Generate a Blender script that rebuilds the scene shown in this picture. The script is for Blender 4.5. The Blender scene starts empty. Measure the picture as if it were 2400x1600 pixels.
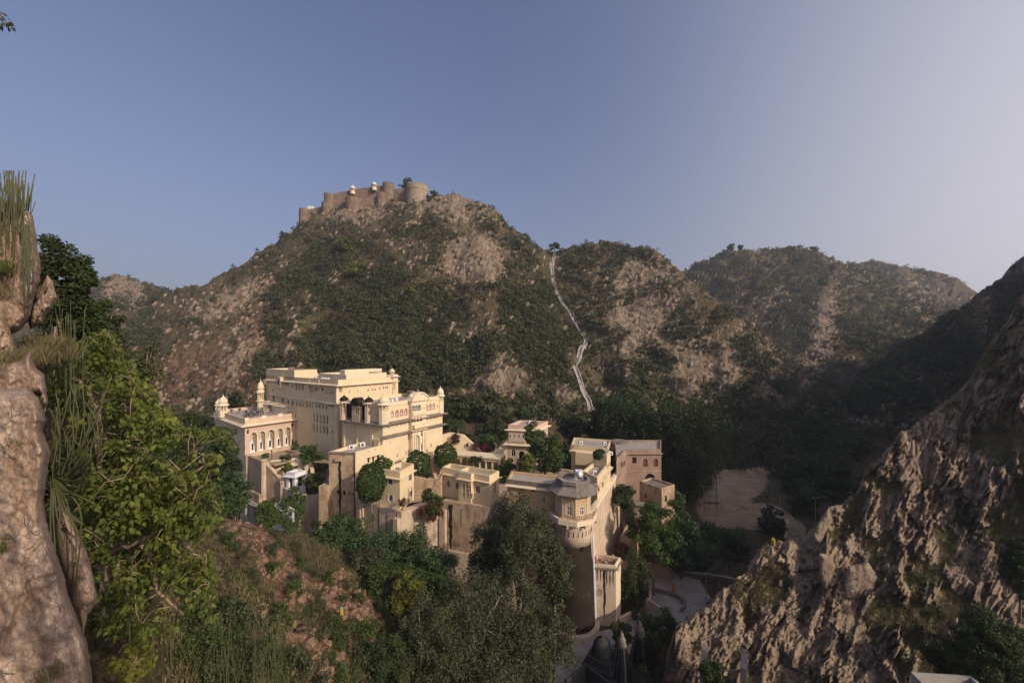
import bpy, math, random, bmesh
import numpy as np
from mathutils import Vector, Matrix
from mathutils.geometry import delaunay_2d_cdt
random.seed(7); RNG = np.random.default_rng(7)
SC = bpy.context.scene
COL = SC.collection

# ---------------------------------------------------------------- camera, sky, sun, exposure
F, CX, HZ = 900.0, 1200.0, 835.0            # focal length and horizon in photograph pixels (2400 x 1600)
cam_d = bpy.data.cameras.new('camera'); cam = bpy.data.objects.new('camera', cam_d); COL.objects.link(cam)
cam.location = (0, 0, 0); cam.rotation_euler = (math.radians(90), 0, 0)
cam_d.sensor_width = 36; cam_d.lens = 36 * F / 2400; cam_d.shift_y = (HZ - 800) / 2400
cam_d.clip_start = 0.1; cam_d.clip_end = 6000
SC.camera = cam
SUN_AZ, SUN_EL = math.radians(128), math.radians(29)    # azimuth clockwise from the view direction
SDIR = Vector((math.sin(SUN_AZ) * math.cos(SUN_EL), math.cos(SUN_AZ) * math.cos(SUN_EL), math.sin(SUN_EL)))
w = bpy.data.worlds.new('World'); SC.world = w; w.use_nodes = True
wn, wl = w.node_tree.nodes, w.node_tree.links
sky = wn.new('ShaderNodeTexSky'); sky.sky_type = 'NISHITA'; sky.sun_disc = False
sky.sun_elevation = SUN_EL; sky.sun_rotation = SUN_AZ
sky.altitude = 500; sky.air_density = 1.0; sky.dust_density = 7.0; sky.ozone_density = 3.0
bg = wn['Background']; bg.inputs['Strength'].default_value = 0.11
# evening haze: the sky pales to lilac grey towards the horizon and whitens round the right-hand side, where the sun stands
def wnode(ty, **k):
    x = wn.new(ty)
    for a, b in k.items(): setattr(x, a, b)
    return x
def wmath(op, a, b):
    x = wnode('ShaderNodeMath', operation=op)
    for i, v in enumerate((a, b)):
        if hasattr(v, 'is_output'): wl.new(v, x.inputs[i])
        else: x.inputs[i].default_value = v
    x.use_clamp = op == 'POWER'
    return x.outputs[0]
def wmix(f, a, b, mode='MIX'):
    x = wnode('ShaderNodeMix', data_type='RGBA', blend_type=mode)
    for i, v in ((0, f), (6, a), (7, b)):
        if hasattr(v, 'is_output'): wl.new(v, x.inputs[i])
        else: x.inputs[i].default_value = v
    return x.outputs[2]
wdir = wnode('ShaderNodeTexCoord').outputs['Generated']
wxyz = wnode('ShaderNodeSeparateXYZ'); wl.new(wdir, wxyz.inputs[0])
wdot = wnode('ShaderNodeVectorMath', operation='DOT_PRODUCT'); wl.new(wdir, wdot.inputs[0])
wdot.inputs[1].default_value = (math.sin(math.radians(84)), math.cos(math.radians(84)), 0.14)
low = wmath('POWER', wmath('SUBTRACT', 1.0, wmath('ABSOLUTE', wxyz.outputs[2], 0)), 2.5)
side = wmath('POWER', wmath('MAXIMUM', wdot.outputs['Value'], 0.0), 3.5)
wcol = wmix(1.0, sky.outputs['Color'], (1.24, 1.12, 1.17, 1), 'MULTIPLY')
wcol = wmix(wmath('MULTIPLY', low, 0.86), wcol, (2.15, 2.18, 2.6, 1))
wcol = wmix(wmath('MULTIPLY', side, 0.98), wcol, (6.6, 6.2, 6.45, 1))
wl.new(wcol, bg.inputs['Color'])
sun_d = bpy.data.lights.new('sun', 'SUN'); sun = bpy.data.objects.new('sun', sun_d); COL.objects.link(sun)
sun_d.energy = 3.0; sun_d.angle = math.radians(0.5); sun_d.color = (1.0, 0.87, 0.70)
sun.rotation_euler = SDIR.to_track_quat('Z', 'Y').to_euler(); sun.location = (60, -40, 60)
SC.view_settings.view_transform = 'Standard'; SC.view_settings.look = 'None'
SC.view_settings.exposure = 0.2; SC.view_settings.gamma = 1.0
SC.render.film_transparent = False
SC.cycles.max_bounces = 4; SC.cycles.diffuse_bounces = 2; SC.cycles.glossy_bounces = 1
SC.cycles.transmission_bounces = 1; SC.cycles.transparent_max_bounces = 6; SC.cycles.volume_bounces = 0
SC.cycles.caustics_reflective = False; SC.cycles.caustics_refractive = False
SC.cycles.use_denoising = True

# ---------------------------------------------------------------- helpers
def W(px, py, d):
    """photograph pixel + distance along the view axis -> world point (camera at the origin)"""
    return Vector(((px - CX) / F * d, d, (HZ - py) / F * d))
def WZ(px, py, z):
    """photograph pixel + height -> world point (for points below the horizon)"""
    return W(px, py, z * F / (HZ - py))
def Z1(x, y): return (480 + x / 3.92, 840 + y / 3.92)
def Z2(x, y): return (740 + x / 3.92, 960 + y / 3.92)
def Z3(x, y): return (1000 + x / 3.92, 940 + y / 3.92)
def Z4(x, y): return (1200 + x / 3.92, 1200 + y / 3.92)
def ZF(x, y): return (660 + x / 3.92, 380 + y / 3.92)

def tag(o, label=None, cat=None, group=None, kind=None):
    if label: o['label'] = label
    if cat: o['category'] = cat
    if group: o['group'] = group
    if kind: o['kind'] = kind
    return o
def empty(name, loc, label, cat, group=None):
    o = bpy.data.objects.new(name, None); COL.objects.link(o); o.location = loc; o.empty_display_size = 0.5
    return tag(o, label, cat, group)
def wloc(o):
    v = Vector((0, 0, 0))
    while o is not None: v = v + o.location; o = o.parent
    return v
def link(name, me, mat, parent=None, loc=None):
    o = bpy.data.objects.new(name, me); COL.objects.link(o)
    if mat is not None and not me.materials:
        for m in (mat if isinstance(mat, (list, tuple)) else (mat,)): me.materials.append(m)
    if parent is not None: o.parent = parent
    if loc is not None: o.location = loc
    return o
def copy_tree(o, parent=None):
    c = o.copy(); COL.objects.link(c); c.parent = parent
    for ch in list(o.children): copy_tree(ch, c)
    return c

class MB:
    """collects polygons (world coordinates) and links them as ONE mesh object"""
    def __init__(s): s.v = []; s.f = []; s.mi = []; s.m = 0
    def add(s, vs, fs):
        b = len(s.v); s.v += [tuple(p) for p in vs]
        for f in fs: s.f.append([b + i for i in f]); s.mi.append(s.m)
    def quad(s, a, b, c, d): s.add((a, b, c, d), ((0, 1, 2, 3),))
    def hexa(s, lo, hi):
        n = len(lo)
        s.add(list(lo) + list(hi), [list(range(n))[::-1], list(range(n, 2 * n))] + [[i, (i + 1) % n, n + (i + 1) % n, n + i] for i in range(n)])
    def box(s, c, dx, dy, dz, u=(1, 0, 0), v=None):
        """box centred at c with full sizes along u, v and z"""
        u = Vector(u).normalized(); z = Vector((0, 0, 1)); v = Vector(v).normalized() if v is not None else z.cross(u)
        c = Vector(c); P = lambda a, b, e: c + u * (a * dx / 2) + v * (b * dy / 2) + z * (e * dz / 2)
        s.hexa([P(-1, -1, -1), P(1, -1, -1), P(1, 1, -1), P(-1, 1, -1)], [P(-1, -1, 1), P(1, -1, 1), P(1, 1, 1), P(-1, 1, 1)])
    def tube(s, pts, rad, n=6, cap=True):
        pts = [Vector(p) for p in pts]; k = len(pts); vs = []; fs = []
        up = None
        for i in range(k):
            t = (pts[min(i + 1, k - 1)] - pts[max(i - 1, 0)])
            t = t.normalized() if t.length > 1e-9 else Vector((0, 0, 1))
            if up is None: up = t.orthogonal().normalized()
            up = (up - t * up.dot(t)); up = up.normalized() if up.length > 1e-6 else t.orthogonal().normalized()
            r = rad[i] if hasattr(rad, '__len__') else rad
            sd = t.cross(up)
            for j in range(n):
                a = 2 * math.pi * j / n
                vs.append(pts[i] + up * (math.cos(a) * r) + sd * (math.sin(a) * r))
        for i in range(k - 1):
            for j in range(n):
                fs.append([i * n + j, i * n + (j + 1) % n, (i + 1) * n + (j + 1) % n, (i + 1) * n + j])
        if cap: fs.append(list(range(n))[::-1]); fs.append([(k - 1) * n + j for j in range(n)])
        s.add(vs, fs)
    def lathe(s, c, prof, n=16, phase=0.0, sx=1.0, sy=1.0):
        """prof: (radius, height) pairs from bottom to top around the vertical through c"""
        vs = []; fs = []; k = len(prof)
        for r, h in prof:
            for j in range(n):
                a = 2 * math.pi * (j + phase) / n
                vs.append((c[0] + math.cos(a) * r * sx, c[1] + math.sin(a) * r * sy, c[2] + h))
        for i in range(k - 1):
            for j in range(n):
                fs.append([i * n + j, i * n + (j + 1) % n, (i + 1) * n + (j + 1) % n, (i + 1) * n + j])
        fs.append(list(range(n))[::-1]); fs.append([(k - 1) * n + j for j in range(n)])
        s.add(vs, fs)
    def build(s, name, mat, parent=None, smooth=False, label=None):
        off = wloc(parent) if parent is not None else Vector((0, 0, 0))
        me = bpy.data.meshes.new(name)
        me.from_pydata([(a - off.x, b - off.y, c - off.z) for a, b, c in s.v], [], s.f)
        for m in (mat if isinstance(mat, (list, tuple)) else (mat,)): me.materials.append(m)
        if isinstance(mat, (list, tuple)): me.polygons.foreach_set('material_index', s.mi)
        if smooth: me.polygons.foreach_set('use_smooth', [True] * len(me.polygons))
        me.update()
        o = link(name, me, None, parent)
        if label: o['label'] = label
        return o

def np_mesh(name, verts, faces, mats, attrs=None, smooth=False, mat_idx=None):
    """fast mesh from numpy arrays; faces (n, k) with one k; attrs: {name: per-vertex float}"""
    verts = np.ascontiguousarray(verts, dtype=np.float32); faces = np.ascontiguousarray(faces, dtype=np.int32)
    n, k = faces.shape
    me = bpy.data.meshes.new(name)
    me.vertices.add(len(verts)); me.vertices.foreach_set('co', verts.ravel())
    me.loops.add(n * k); me.loops.foreach_set('vertex_index', faces.ravel())
    me.polygons.add(n); me.polygons.foreach_set('loop_start', np.arange(0, n * k, k, dtype=np.int32))
    if smooth: me.polygons.foreach_set('use_smooth', np.ones(n, dtype=bool))
    for m in (mats if isinstance(mats, (list, tuple)) else (mats,)): me.materials.append(m)
    if mat_idx is not None: me.polygons.foreach_set('material_index', np.ascontiguousarray(mat_idx, dtype=np.int32))
    for an, av in (attrs or {}).items():
        at = me.attributes.new(an, 'FLOAT', 'POINT'); at.data.foreach_set('value', np.ascontiguousarray(av, dtype=np.float32))
    me.update(calc_edges=True)
    return me

# ---------------------------------------------------------------- value noise in numpy
def _hash(ix, iy, iz, seed):
    h = (ix * 374761393 + iy * 668265263 + iz * 2147483647 + seed * 974711) & 0xffffffff
    h = ((h ^ (h >> 13)) * 1274126177) & 0xffffffff
    h = ((h ^ (h >> 16)) * 2246822519) & 0xffffffff
    return ((h ^ (h >> 15)) & 0xffffff) / float(0xffffff)
def vnoise(x, y, z=None, seed=0):
    x = np.asarray(x, float); y = np.asarray(y, float); z = np.zeros_like(x) if z is None else np.asarray(z, float)
    ix, iy, iz = np.floor(x).astype(np.int64), np.floor(y).astype(np.int64), np.floor(z).astype(np.int64)
    fx, fy, fz = x - ix, y - iy, z - iz
    fx, fy, fz = fx * fx * (3 - 2 * fx), fy * fy * (3 - 2 * fy), fz * fz * (3 - 2 * fz)
    out = 0
    for dz in (0, 1):
        wz = fz if dz else 1 - fz
        for dy in (0, 1):
            wy = fy if dy else 1 - fy
            out = out + wz * wy * ((1 - fx) * _hash(ix, iy + dy, iz + dz, seed) + fx * _hash(ix + 1, iy + dy, iz + dz, seed))
    return out * 2 - 1
def fbm(x, y, z=None, oct=4, seed=0, lac=2.03, gain=0.5):
    s = 0; a = 1.0; t = 0
    for o in range(oct):
        k = lac ** o
        s = s + a * vnoise(np.asarray(x) * k, np.asarray(y) * k, None if z is None else np.asarray(z) * k, seed + o); t += a; a *= gain
    return s / t
def ridged(x, y, z=None, oct=4, seed=0, gain=0.5):
    s = 0; a = 1.0; t = 0
    for o in range(oct):
        k = 2.07 ** o
        s = s + a * (1 - np.abs(vnoise(np.asarray(x) * k, np.asarray(y) * k, None if z is None else np.asarray(z) * k, seed + o)) * 2); t += a; a *= gain
    return s / t
def sstep(a, b, x):
    t = np.clip((np.asarray(x, float) - a) / (b - a), 0, 1); return t * t * (3 - 2 * t)

def facets(u, v, seed=0, tilt=0.6):
    """broken planes: every jittered cell is its own tilted facet, about -1 .. 1, with sharp steps between them"""
    u = np.asarray(u, float); v = np.asarray(v, float); iu, iv = np.floor(u).astype(np.int64), np.floor(v).astype(np.int64)
    best = np.full(u.shape, 9.0); out = np.zeros(u.shape)
    for a in (-1, 0, 1):
        for b in (-1, 0, 1):
            cu, cv_ = iu + a, iv + b
            fx = u - cu - _hash(cu, cv_, cu * 0, seed); fy = v - cv_ - _hash(cu, cv_, cu * 0, seed + 1); d = fx * fx + fy * fy
            val = (_hash(cu, cv_, cu * 0, seed + 2) * 2 - 1) * .6 + fx * (_hash(cu, cv_, cu * 0, seed + 3) * 2 - 1) * tilt * 1.4 + fy * (_hash(cu, cv_, cu * 0, seed + 4) * 2 - 1) * tilt * 1.4
            m = d < best; best = np.where(m, d, best); out = np.where(m, val, out)
    return out
# ---------------------------------------------------------------- materials (all procedural)
class NT:
    def __init__(s, name):
        s.m = bpy.data.materials.new(name); s.m.use_nodes = True
        s.t = s.m.node_tree; s.n = s.t.nodes; s.l = s.t.links
        s.b = s.n['Principled BSDF']; s.b.inputs['Roughness'].default_value = 0.9
        s.b.inputs['Specular IOR Level'].default_value = 0.15
        s.pos = None
    def node(s, ty, **kw):
        x = s.n.new(ty)
        for k, v in kw.items(): setattr(x, k, v)
        return x
    def put(s, inp, v):
        if hasattr(v, 'is_output'): s.l.new(v, inp)
        else: inp.default_value = v
    def P(s):
        if s.pos is None: s.pos = s.node('ShaderNodeNewGeometry').outputs['Position']
        return s.pos
    def O(s): return s.node('ShaderNodeTexCoord').outputs['Object']
    def mapping(s, vec, scale=(1, 1, 1), rot=(0, 0, 0)):
        m = s.node('ShaderNodeMapping'); s.l.new(vec, m.inputs['Vector'])
        m.inputs['Scale'].default_value = scale; m.inputs['Rotation'].default_value = rot
        return m.outputs['Vector']
    def noise(s, scale, detail=4, rough=0.55, vec=None, dist=0.0):
        x = s.node('ShaderNodeTexNoise'); s.l.new(vec if vec is not None else s.P(), x.inputs['Vector'])
        x.inputs['Scale'].default_value = scale; x.inputs['Detail'].default_value = detail
        x.inputs['Roughness'].default_value = rough; x.inputs['Distortion'].default_value = dist
        return x.outputs['Fac']
    def voro(s, scale, feature='F1', vec=None, out='Distance', rnd=1.0):
        x = s.node('ShaderNodeTexVoronoi', feature=feature); s.l.new(vec if vec is not None else s.P(), x.inputs['Vector'])
        x.inputs['Scale'].default_value = scale; x.inputs['Randomness'].default_value = rnd
        return x.outputs[out]
    def attr(s, name): return s.node('ShaderNodeAttribute', attribute_name=name).outputs['Fac']
    def ramp(s, fac, lo, hi, a=0.0, b=1.0):
        x = s.node('ShaderNodeMapRange', interpolation_type='SMOOTHSTEP'); s.l.new(fac, x.inputs['Value'])
        x.inputs['From Min'].default_value = lo; x.inputs['From Max'].default_value = hi
        x.inputs['To Min'].default_value = a; x.inputs['To Max'].default_value = b
        return x.outputs['Result']
    def math(s, op, a, b=0.0):
        x = s.node('ShaderNodeMath', operation=op); s.put(x.inputs[0], a); s.put(x.inputs[1], b); return x.outputs[0]
    def mix(s, fac, a, b, mode='MIX'):
        x = s.node('ShaderNodeMix', data_type='RGBA', blend_type=mode)
        s.put(x.inputs['Factor'], fac)
        for i, v in ((6, a), (7, b)):
            if isinstance(v, (tuple, list)): v = (*v, 1.0)[:4]
            s.put(x.inputs[i], v)
        return x.outputs[2]
    def col(s, c):
        if isinstance(c, (tuple, list)): c = (*c, 1.0)[:4]
        s.put(s.b.inputs['Base Color'], c); return s
    def bump(s, h, strength=0.5, dist=0.1):
        x = s.node('ShaderNodeBump'); x.inputs['Strength'].default_value = strength; x.inputs['Distance'].default_value = dist
        s.l.new(h, x.inputs['Height']); s.l.new(x.outputs['Normal'], s.b.inputs['Normal']); return s

def plaster(name, c, c2=None, stain=(0.20, 0.14, 0.08), amt=0.35, streak=0.5, lo=0.52):
    t = NT(name); c2 = c2 or tuple(x * 0.82 for x in c)
    big = t.noise(0.35, 5, 0.6); fine = t.noise(5.0, 3)
    k = t.mix(t.ramp(big, 0.35, 0.7), c, c2)
    st = t.noise(1.0, 6, 0.7, t.mapping(t.P(), (0.85, 0.85, 0.22)), 0.4)
    sp = t.noise(0.9, 6, 0.7)
    f = t.math('MAXIMUM', t.math('MULTIPLY', t.ramp(st, lo, lo + 0.2), streak), t.math('MULTIPLY', t.ramp(sp, lo + 0.02, lo + 0.22), amt))
    k = t.mix(f, k, stain)
    k = t.mix(t.ramp(fine, 0.2, 0.8, 0.0, 0.14), k, tuple(x * 0.6 for x in c))
    t.col(k).bump(t.noise(3.0, 6, 0.7), 0.25, 0.05)
    return t.m
def plain(name, c, rough=0.7, var=0.25):
    t = NT(name); t.b.inputs['Roughness'].default_value = rough
    t.col(t.mix(t.ramp(t.noise(3.0, 3), 0.3, 0.7), c, tuple(x * (1 - var) for x in c))); return t.m
def foliage(name, c1, c2, c3=None, trans=0.22):
    """c1 dark, c2 light leaves; per-leaf 'tint', per-object random"""
    t = NT(name); t.b.inputs['Roughness'].default_value = 0.65; t.b.inputs['Specular IOR Level'].default_value = 0.25
    rnd = t.node('ShaderNodeObjectInfo').outputs['Random']
    k = t.mix(t.attr('tint'), c1, c2)
    k = t.mix(t.math('MULTIPLY', rnd, 0.6), k, c3 or tuple((a + b) / 2 * q for a, b, q in zip(c1, c2, (1.25, 1.0, 0.8))))
    t.col(k)
    tr = t.node('ShaderNodeBsdfTranslucent'); t.put(tr.inputs['Color'], t.mix(0.5, k, c2))
    mx = t.node('ShaderNodeMixShader'); mx.inputs[0].default_value = trans
    t.l.new(t.b.outputs[0], mx.inputs[1]); t.l.new(tr.outputs[0], mx.inputs[2])
    t.l.new(mx.outputs[0], t.n['Material Output'].inputs['Surface'])
    return t.m
def bark(name, c=(0.16, 0.125, 0.095)):
    t = NT(name); k = t.noise(3.0, 5, 0.65, t.mapping(t.P(), (3, 3, 0.7)))
    t.col(t.mix(k, tuple(x * 0.5 for x in c), tuple(min(1, x * 1.6) for x in c))).bump(k, 0.5, 0.05); return t.m

M = {}
M['yellow'] = plaster('yellow_limewash', (0.735, 0.59, 0.375), (0.68, 0.535, 0.33), (0.36, 0.25, 0.14), 0.20, 0.28, 0.56)
M['yellow_lower'] = plaster('pale_yellow_limewash', (0.71, 0.57, 0.345), (0.65, 0.51, 0.305), (0.28, 0.20, 0.10), 0.12, 0.2, 0.58)
M['cream'] = plaster('cream_limewash', (0.76, 0.63, 0.44), (0.70, 0.57, 0.39), (0.35, 0.25, 0.15), 0.2, 0.25, 0.56)
M['pink'] = plaster('pinkish_limewash', (0.60, 0.44, 0.33), (0.55, 0.40, 0.30), (0.26, 0.17, 0.11), 0.25, 0.3, 0.55)
M['pink_shaded'] = plaster('shaded_pink_limewash', (0.36, 0.25, 0.19), (0.29, 0.195, 0.145), (0.12, 0.085, 0.06), 0.4, 0.4, 0.5)  # pink limewash with shade put into its colour for the pink house
M['ochre'] = plaster('ochre_limewash', (0.58, 0.40, 0.21), (0.50, 0.34, 0.18), (0.25, 0.17, 0.10), 0.3, 0.4, 0.54)
M['brown'] = plaster('bare_brown_plaster', (0.52, 0.375, 0.245), (0.43, 0.30, 0.185), (0.12, 0.085, 0.055), 0.65, 0.7, 0.47)
M['tan'] = plaster('weathered_tan_plaster', (0.62, 0.48, 0.345), (0.53, 0.40, 0.27), (0.22, 0.155, 0.10), 0.5, 0.5, 0.48)
M['dark'] = plaster('soot_and_shade_dark_stone', (0.034, 0.025, 0.018), (0.020, 0.015, 0.011), (0.20, 0.13, 0.085), 0.5, 0.12, 0.62)  # sooty stone, its colour deepened further to take in shade on the tower
M['grey_roof'] = plaster('weathered_roof_screed', (0.40, 0.35, 0.31), (0.33, 0.285, 0.25), (0.16, 0.13, 0.11), 0.5, 0.0, 0.5)
M['stone_grey'] = plaster('mossy_grey_stone', (0.26, 0.22, 0.185), (0.18, 0.15, 0.125), (0.07, 0.06, 0.05), 0.6, 0.6, 0.47)
M['black_stone'] = plaster('blackened_temple_stone', (0.045, 0.042, 0.039), (0.026, 0.025, 0.024), (0.13, 0.11, 0.095), 0.3, 0.2, 0.6)
M['flaked'] = plain('flaked_render', (0.15, 0.105, 0.07), 0.9, 0.4)
M['concrete'] = plaster('bare_grey_concrete', (0.36, 0.33, 0.28), (0.30, 0.27, 0.23), (0.17, 0.14, 0.12), 0.4, 0.4, 0.5)
M['fort'] = plaster('fort_masonry', (0.25, 0.180, 0.122), (0.175, 0.125, 0.085), (0.10, 0.072, 0.05), 0.6, 0.85, 0.46)
M['fort_pale'] = plaster('pale_fort_masonry', (0.34, 0.27, 0.20), (0.27, 0.21, 0.15), (0.17, 0.12, 0.08), 0.5, 0.6, 0.47)
M['white'] = plain('white_paint', (0.70, 0.67, 0.62), 0.6, 0.1)
M['white_wall'] = plaster('white_limewash', (0.74, 0.73, 0.74), (0.66, 0.65, 0.67), (0.40, 0.37, 0.35), 0.2, 0.25, 0.55)
M['niche_pink'] = plain('rose_painted_plaster', (0.46, 0.24, 0.19), 0.85, 0.2)
M['teal'] = plain('teal_blind', (0.05, 0.28, 0.25), 0.7)
M['pale_masonry'] = plaster('pale_parapet_masonry', (0.46, 0.43, 0.40), (0.34, 0.31, 0.285), (0.15, 0.13, 0.11), 0.6, 0.3, 0.5)
M['glass'] = plain('dark_window_glass', (0.013, 0.012, 0.013), 0.25)
M['void'] = plain('unlit_room', (0.022, 0.017, 0.013), 0.95)
M['wood'] = plain('brown_wood', (0.10, 0.055, 0.03), 0.7)
M['iron'] = plain('dark_iron', (0.06, 0.045, 0.04), 0.6)
M['rust'] = plain('rusty_rail', (0.16, 0.07, 0.04), 0.7)
M['curtain'] = plain('ochre_curtain', (0.45, 0.33, 0.12), 0.9)
M['linen'] = plain('white_linen', (0.8, 0.78, 0.74), 0.9, 0.1)
M['floor_grey'] = plain('terrace_tiles', (0.44, 0.39, 0.36), 0.7)
M['plastic_white'] = plain('white_metal_casing', (0.75, 0.74, 0.72), 0.45, 0.1)
M['bark'] = bark('grey_brown_bark'); M['pale_bark'] = bark('pale_bark', (0.34, 0.28, 0.22)); M['fig_bark'] = bark('fig_bark', (0.27, 0.19, 0.14))
M['leaf_dark'] = foliage('dark_leaves', (0.020, 0.032, 0.010), (0.055, 0.085, 0.022))
M['leaf_mid'] = foliage('mid_green_leaves', (0.028, 0.050, 0.012), (0.080, 0.130, 0.028))
M['leaf_olive'] = foliage('grey_olive_leaves', (0.030, 0.038, 0.018), (0.095, 0.110, 0.050))
M['leaf_acacia'] = foliage('feathery_green_leaves', (0.026, 0.050, 0.018), (0.070, 0.125, 0.040))
M['leaf_yellow'] = foliage('yellow_green_leaves', (0.055, 0.075, 0.014), (0.15, 0.17, 0.03))
M['leaf_scrub'] = foliage('scrub_leaves', (0.030, 0.042, 0.016), (0.088, 0.108, 0.040), (0.085, 0.085, 0.034))
M['leaf_fig'] = foliage('bright_fig_leaves', (0.036, 0.058, 0.010), (0.150, 0.178, 0.030), None, 0.3)
M['leaf_round'] = foliage('glossy_clipped_leaves', (0.022, 0.042, 0.010), (0.060, 0.105, 0.018))
M['flower_magenta'] = foliage('magenta_bracts', (0.045, 0.018, 0.022), (0.16, 0.015, 0.055))
M['flower_red'] = foliage('red_brown_bracts', (0.05, 0.022, 0.015), (0.17, 0.05, 0.035))
M['cactus'] = foliage('waxy_green_stem', (0.036, 0.048, 0.020), (0.12, 0.135, 0.065), None, 0.05)
M['dry_grass'] = foliage('dry_grass_blades', (0.095, 0.085, 0.038), (0.27, 0.22, 0.11), (0.15, 0.14, 0.055), 0.3)
M['saree'] = plain('orange_cloth', (0.62, 0.20, 0.03), 0.85); M['skin'] = plain('brown_skin', (0.22, 0.11, 0.06), 0.6)
M['blue_cloth'] = plain('blue_cloth', (0.05, 0.09, 0.28), 0.85); M['hair'] = plain('black_hair', (0.015, 0.012, 0.012), 0.5)
M['yellow_paint'] = plain('yellow_paint', (0.42, 0.29, 0.03), 0.6); M['green_paint'] = plain('sea_green_paint', (0.16, 0.36, 0.27), 0.6)
M['terracotta'] = plain('terracotta', (0.38, 0.12, 0.06), 0.7)
M['wire'] = plain('grey_wire', (0.22, 0.22, 0.20), 0.5)

def terrain_mat(name):
    t = NT(name)
    P = t.P()
    strata = t.mapping(P, (0.42, 0.17, 0.22), (0.2, 0.75, 0.35))
    n1 = t.noise(1.0, 9, 0.68, strata, 0.6); n2 = t.noise(0.045, 5, 0.55); n3 = t.noise(0.8, 9, 0.78); n4 = t.noise(2.2, 6, 0.75)
    rock = t.mix(t.ramp(n1, 0.35, 0.68), (0.115, 0.082, 0.054), (0.37, 0.285, 0.195))
    soil = t.mix(t.ramp(n3, 0.35, 0.65), (0.070, 0.051, 0.030), (0.155, 0.115, 0.066))
    grass = t.mix(t.ramp(n4, 0.3, 0.7), (0.052, 0.048, 0.021), (0.155, 0.128, 0.060))
    k = t.mix(t.ramp(n3, 0.44, 0.58), soil, grass)
    rk = t.math('ADD', t.math('MULTIPLY', t.attr('rock'), 0.36), t.math('MULTIPLY', n2, 0.25))
    k = t.mix(t.ramp(t.math('ADD', rk, n1), 0.72, 0.86), k, rock)
    red = t.mix(t.ramp(n1, 0.35, 0.66), (0.088, 0.046, 0.029), (0.27, 0.155, 0.095))
    k = t.mix(t.math('MULTIPLY', t.attr('red'), t.ramp(n3, 0.38, 0.56)), k, red)
    orange = t.mix(t.ramp(t.noise(0.9, 8, 0.7), 0.4, 0.62), (0.14, 0.085, 0.048), (0.40, 0.245, 0.150))
    k = t.mix(t.ramp(t.math('ADD', t.math('MULTIPLY', t.attr('orange'), 1.3), t.math('MULTIPLY', n3, 0.7)), 0.86, 1.0), k, orange)
    sand = t.mix(t.ramp(t.noise(0.25, 7, 0.65), 0.35, 0.65), (0.54, 0.385, 0.24), (0.41, 0.29, 0.185))
    sand = t.mix(t.ramp(t.noise(0.12, 6, 0.7), 0.58, 0.68), sand, (0.10, 0.095, 0.035))
    k = t.mix(t.ramp(t.math('ADD', t.attr('sand'), t.math('MULTIPLY', n3, 0.5)), 0.62, 0.80), k, sand)
    dk = t.math('MULTIPLY', t.attr('veg'), t.ramp(n3, 0.25, 0.6))
    k = t.mix(dk, k, (0.040, 0.042, 0.018))
    t.col(k)
    h = t.math('ADD', t.math('MULTIPLY', n1, 1.0), t.math('MULTIPLY', n3, 0.5))
    t.bump(h, 1.0, 1.8)
    return t.m
def rock_mat(name, c1, c2, c3, grass=True, sc=1.0, crack=0.6):
    t = NT(name); P = t.mapping(t.P(), (sc, sc, sc))
    n1 = t.noise(1.1, 9, 0.68, t.mapping(P, (1.3, 0.8, 0.35), (0.25, 0.5, 0)), 0.5)
    n2 = t.noise(0.35, 5, 0.6, P); n3 = t.noise(4.0, 7, 0.7, P)
    k = t.mix(t.ramp(n1, 0.32, 0.66), c1, c2)
    k = t.mix(t.ramp(n2, 0.5, 0.72), k, c3)
    k = t.mix(t.ramp(n3, 0.40, 0.66, 0.0, 0.5), k, tuple(x * 0.5 for x in c1))
    wn_ = t.node('ShaderNodeTexNoise'); t.l.new(P, wn_.inputs['Vector']); wn_.inputs['Scale'].default_value = 1.6; wn_.inputs['Detail'].default_value = 5; wn_.inputs['Roughness'].default_value = 0.7
    wv_ = t.node('ShaderNodeVectorMath', operation='MULTIPLY_ADD'); t.l.new(wn_.outputs['Color'], wv_.inputs[0]); wv_.inputs[1].default_value = (0.16, 0.16, 0.16); t.l.new(P, wv_.inputs[2])
    P = wv_.outputs[0]
    v = t.voro(1.3, 'DISTANCE_TO_EDGE', t.mapping(P, (1, 1, 0.55), (0.5, 0.3, 0.2)))
    v2_ = t.voro(4.2, 'DISTANCE_TO_EDGE', t.mapping(P, (1, 1, 0.62), (0.2, 0.9, 0.6)))
    cr = t.math('MULTIPLY', t.math('MAXIMUM', t.ramp(v, 0.0, 0.022, 1.0, 0.0), t.ramp(v2_, 0.0, 0.035, 0.55, 0.0)), crack)
    cr = t.math('MULTIPLY', cr, t.ramp(n1, 0.40, 0.60))
    k = t.mix(cr, k, tuple(x * 0.25 for x in c1))
    if grass:
        nz = t.node('ShaderNodeSeparateXYZ'); t.l.new(t.node('ShaderNodeNewGeometry').outputs['Normal'], nz.inputs[0])
        g = t.mix(t.ramp(n3, 0.3, 0.7), (0.085, 0.074, 0.034), (0.25, 0.205, 0.100))
        gm = t.math('ADD', t.attr('grass'), t.math('MULTIPLY', t.math('SUBTRACT', n2, 0.5), 1.2))
        k = t.mix(t.ramp(gm, 0.35, 0.6), k, g)
    t.col(k)
    t.bump(t.math('ADD', n1, t.math('ADD', t.math('MULTIPLY', n3, 0.35), t.math('MULTIPLY', cr, -0.35))), 0.9, 0.35 / sc)
    return t.m
M['terrain'] = terrain_mat('hill_ground')
M['crag'] = rock_mat('crag_rock', (0.185, 0.135, 0.088), (0.45, 0.345, 0.235), (0.31, 0.225, 0.145), True, 0.45, 0.5)
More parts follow.
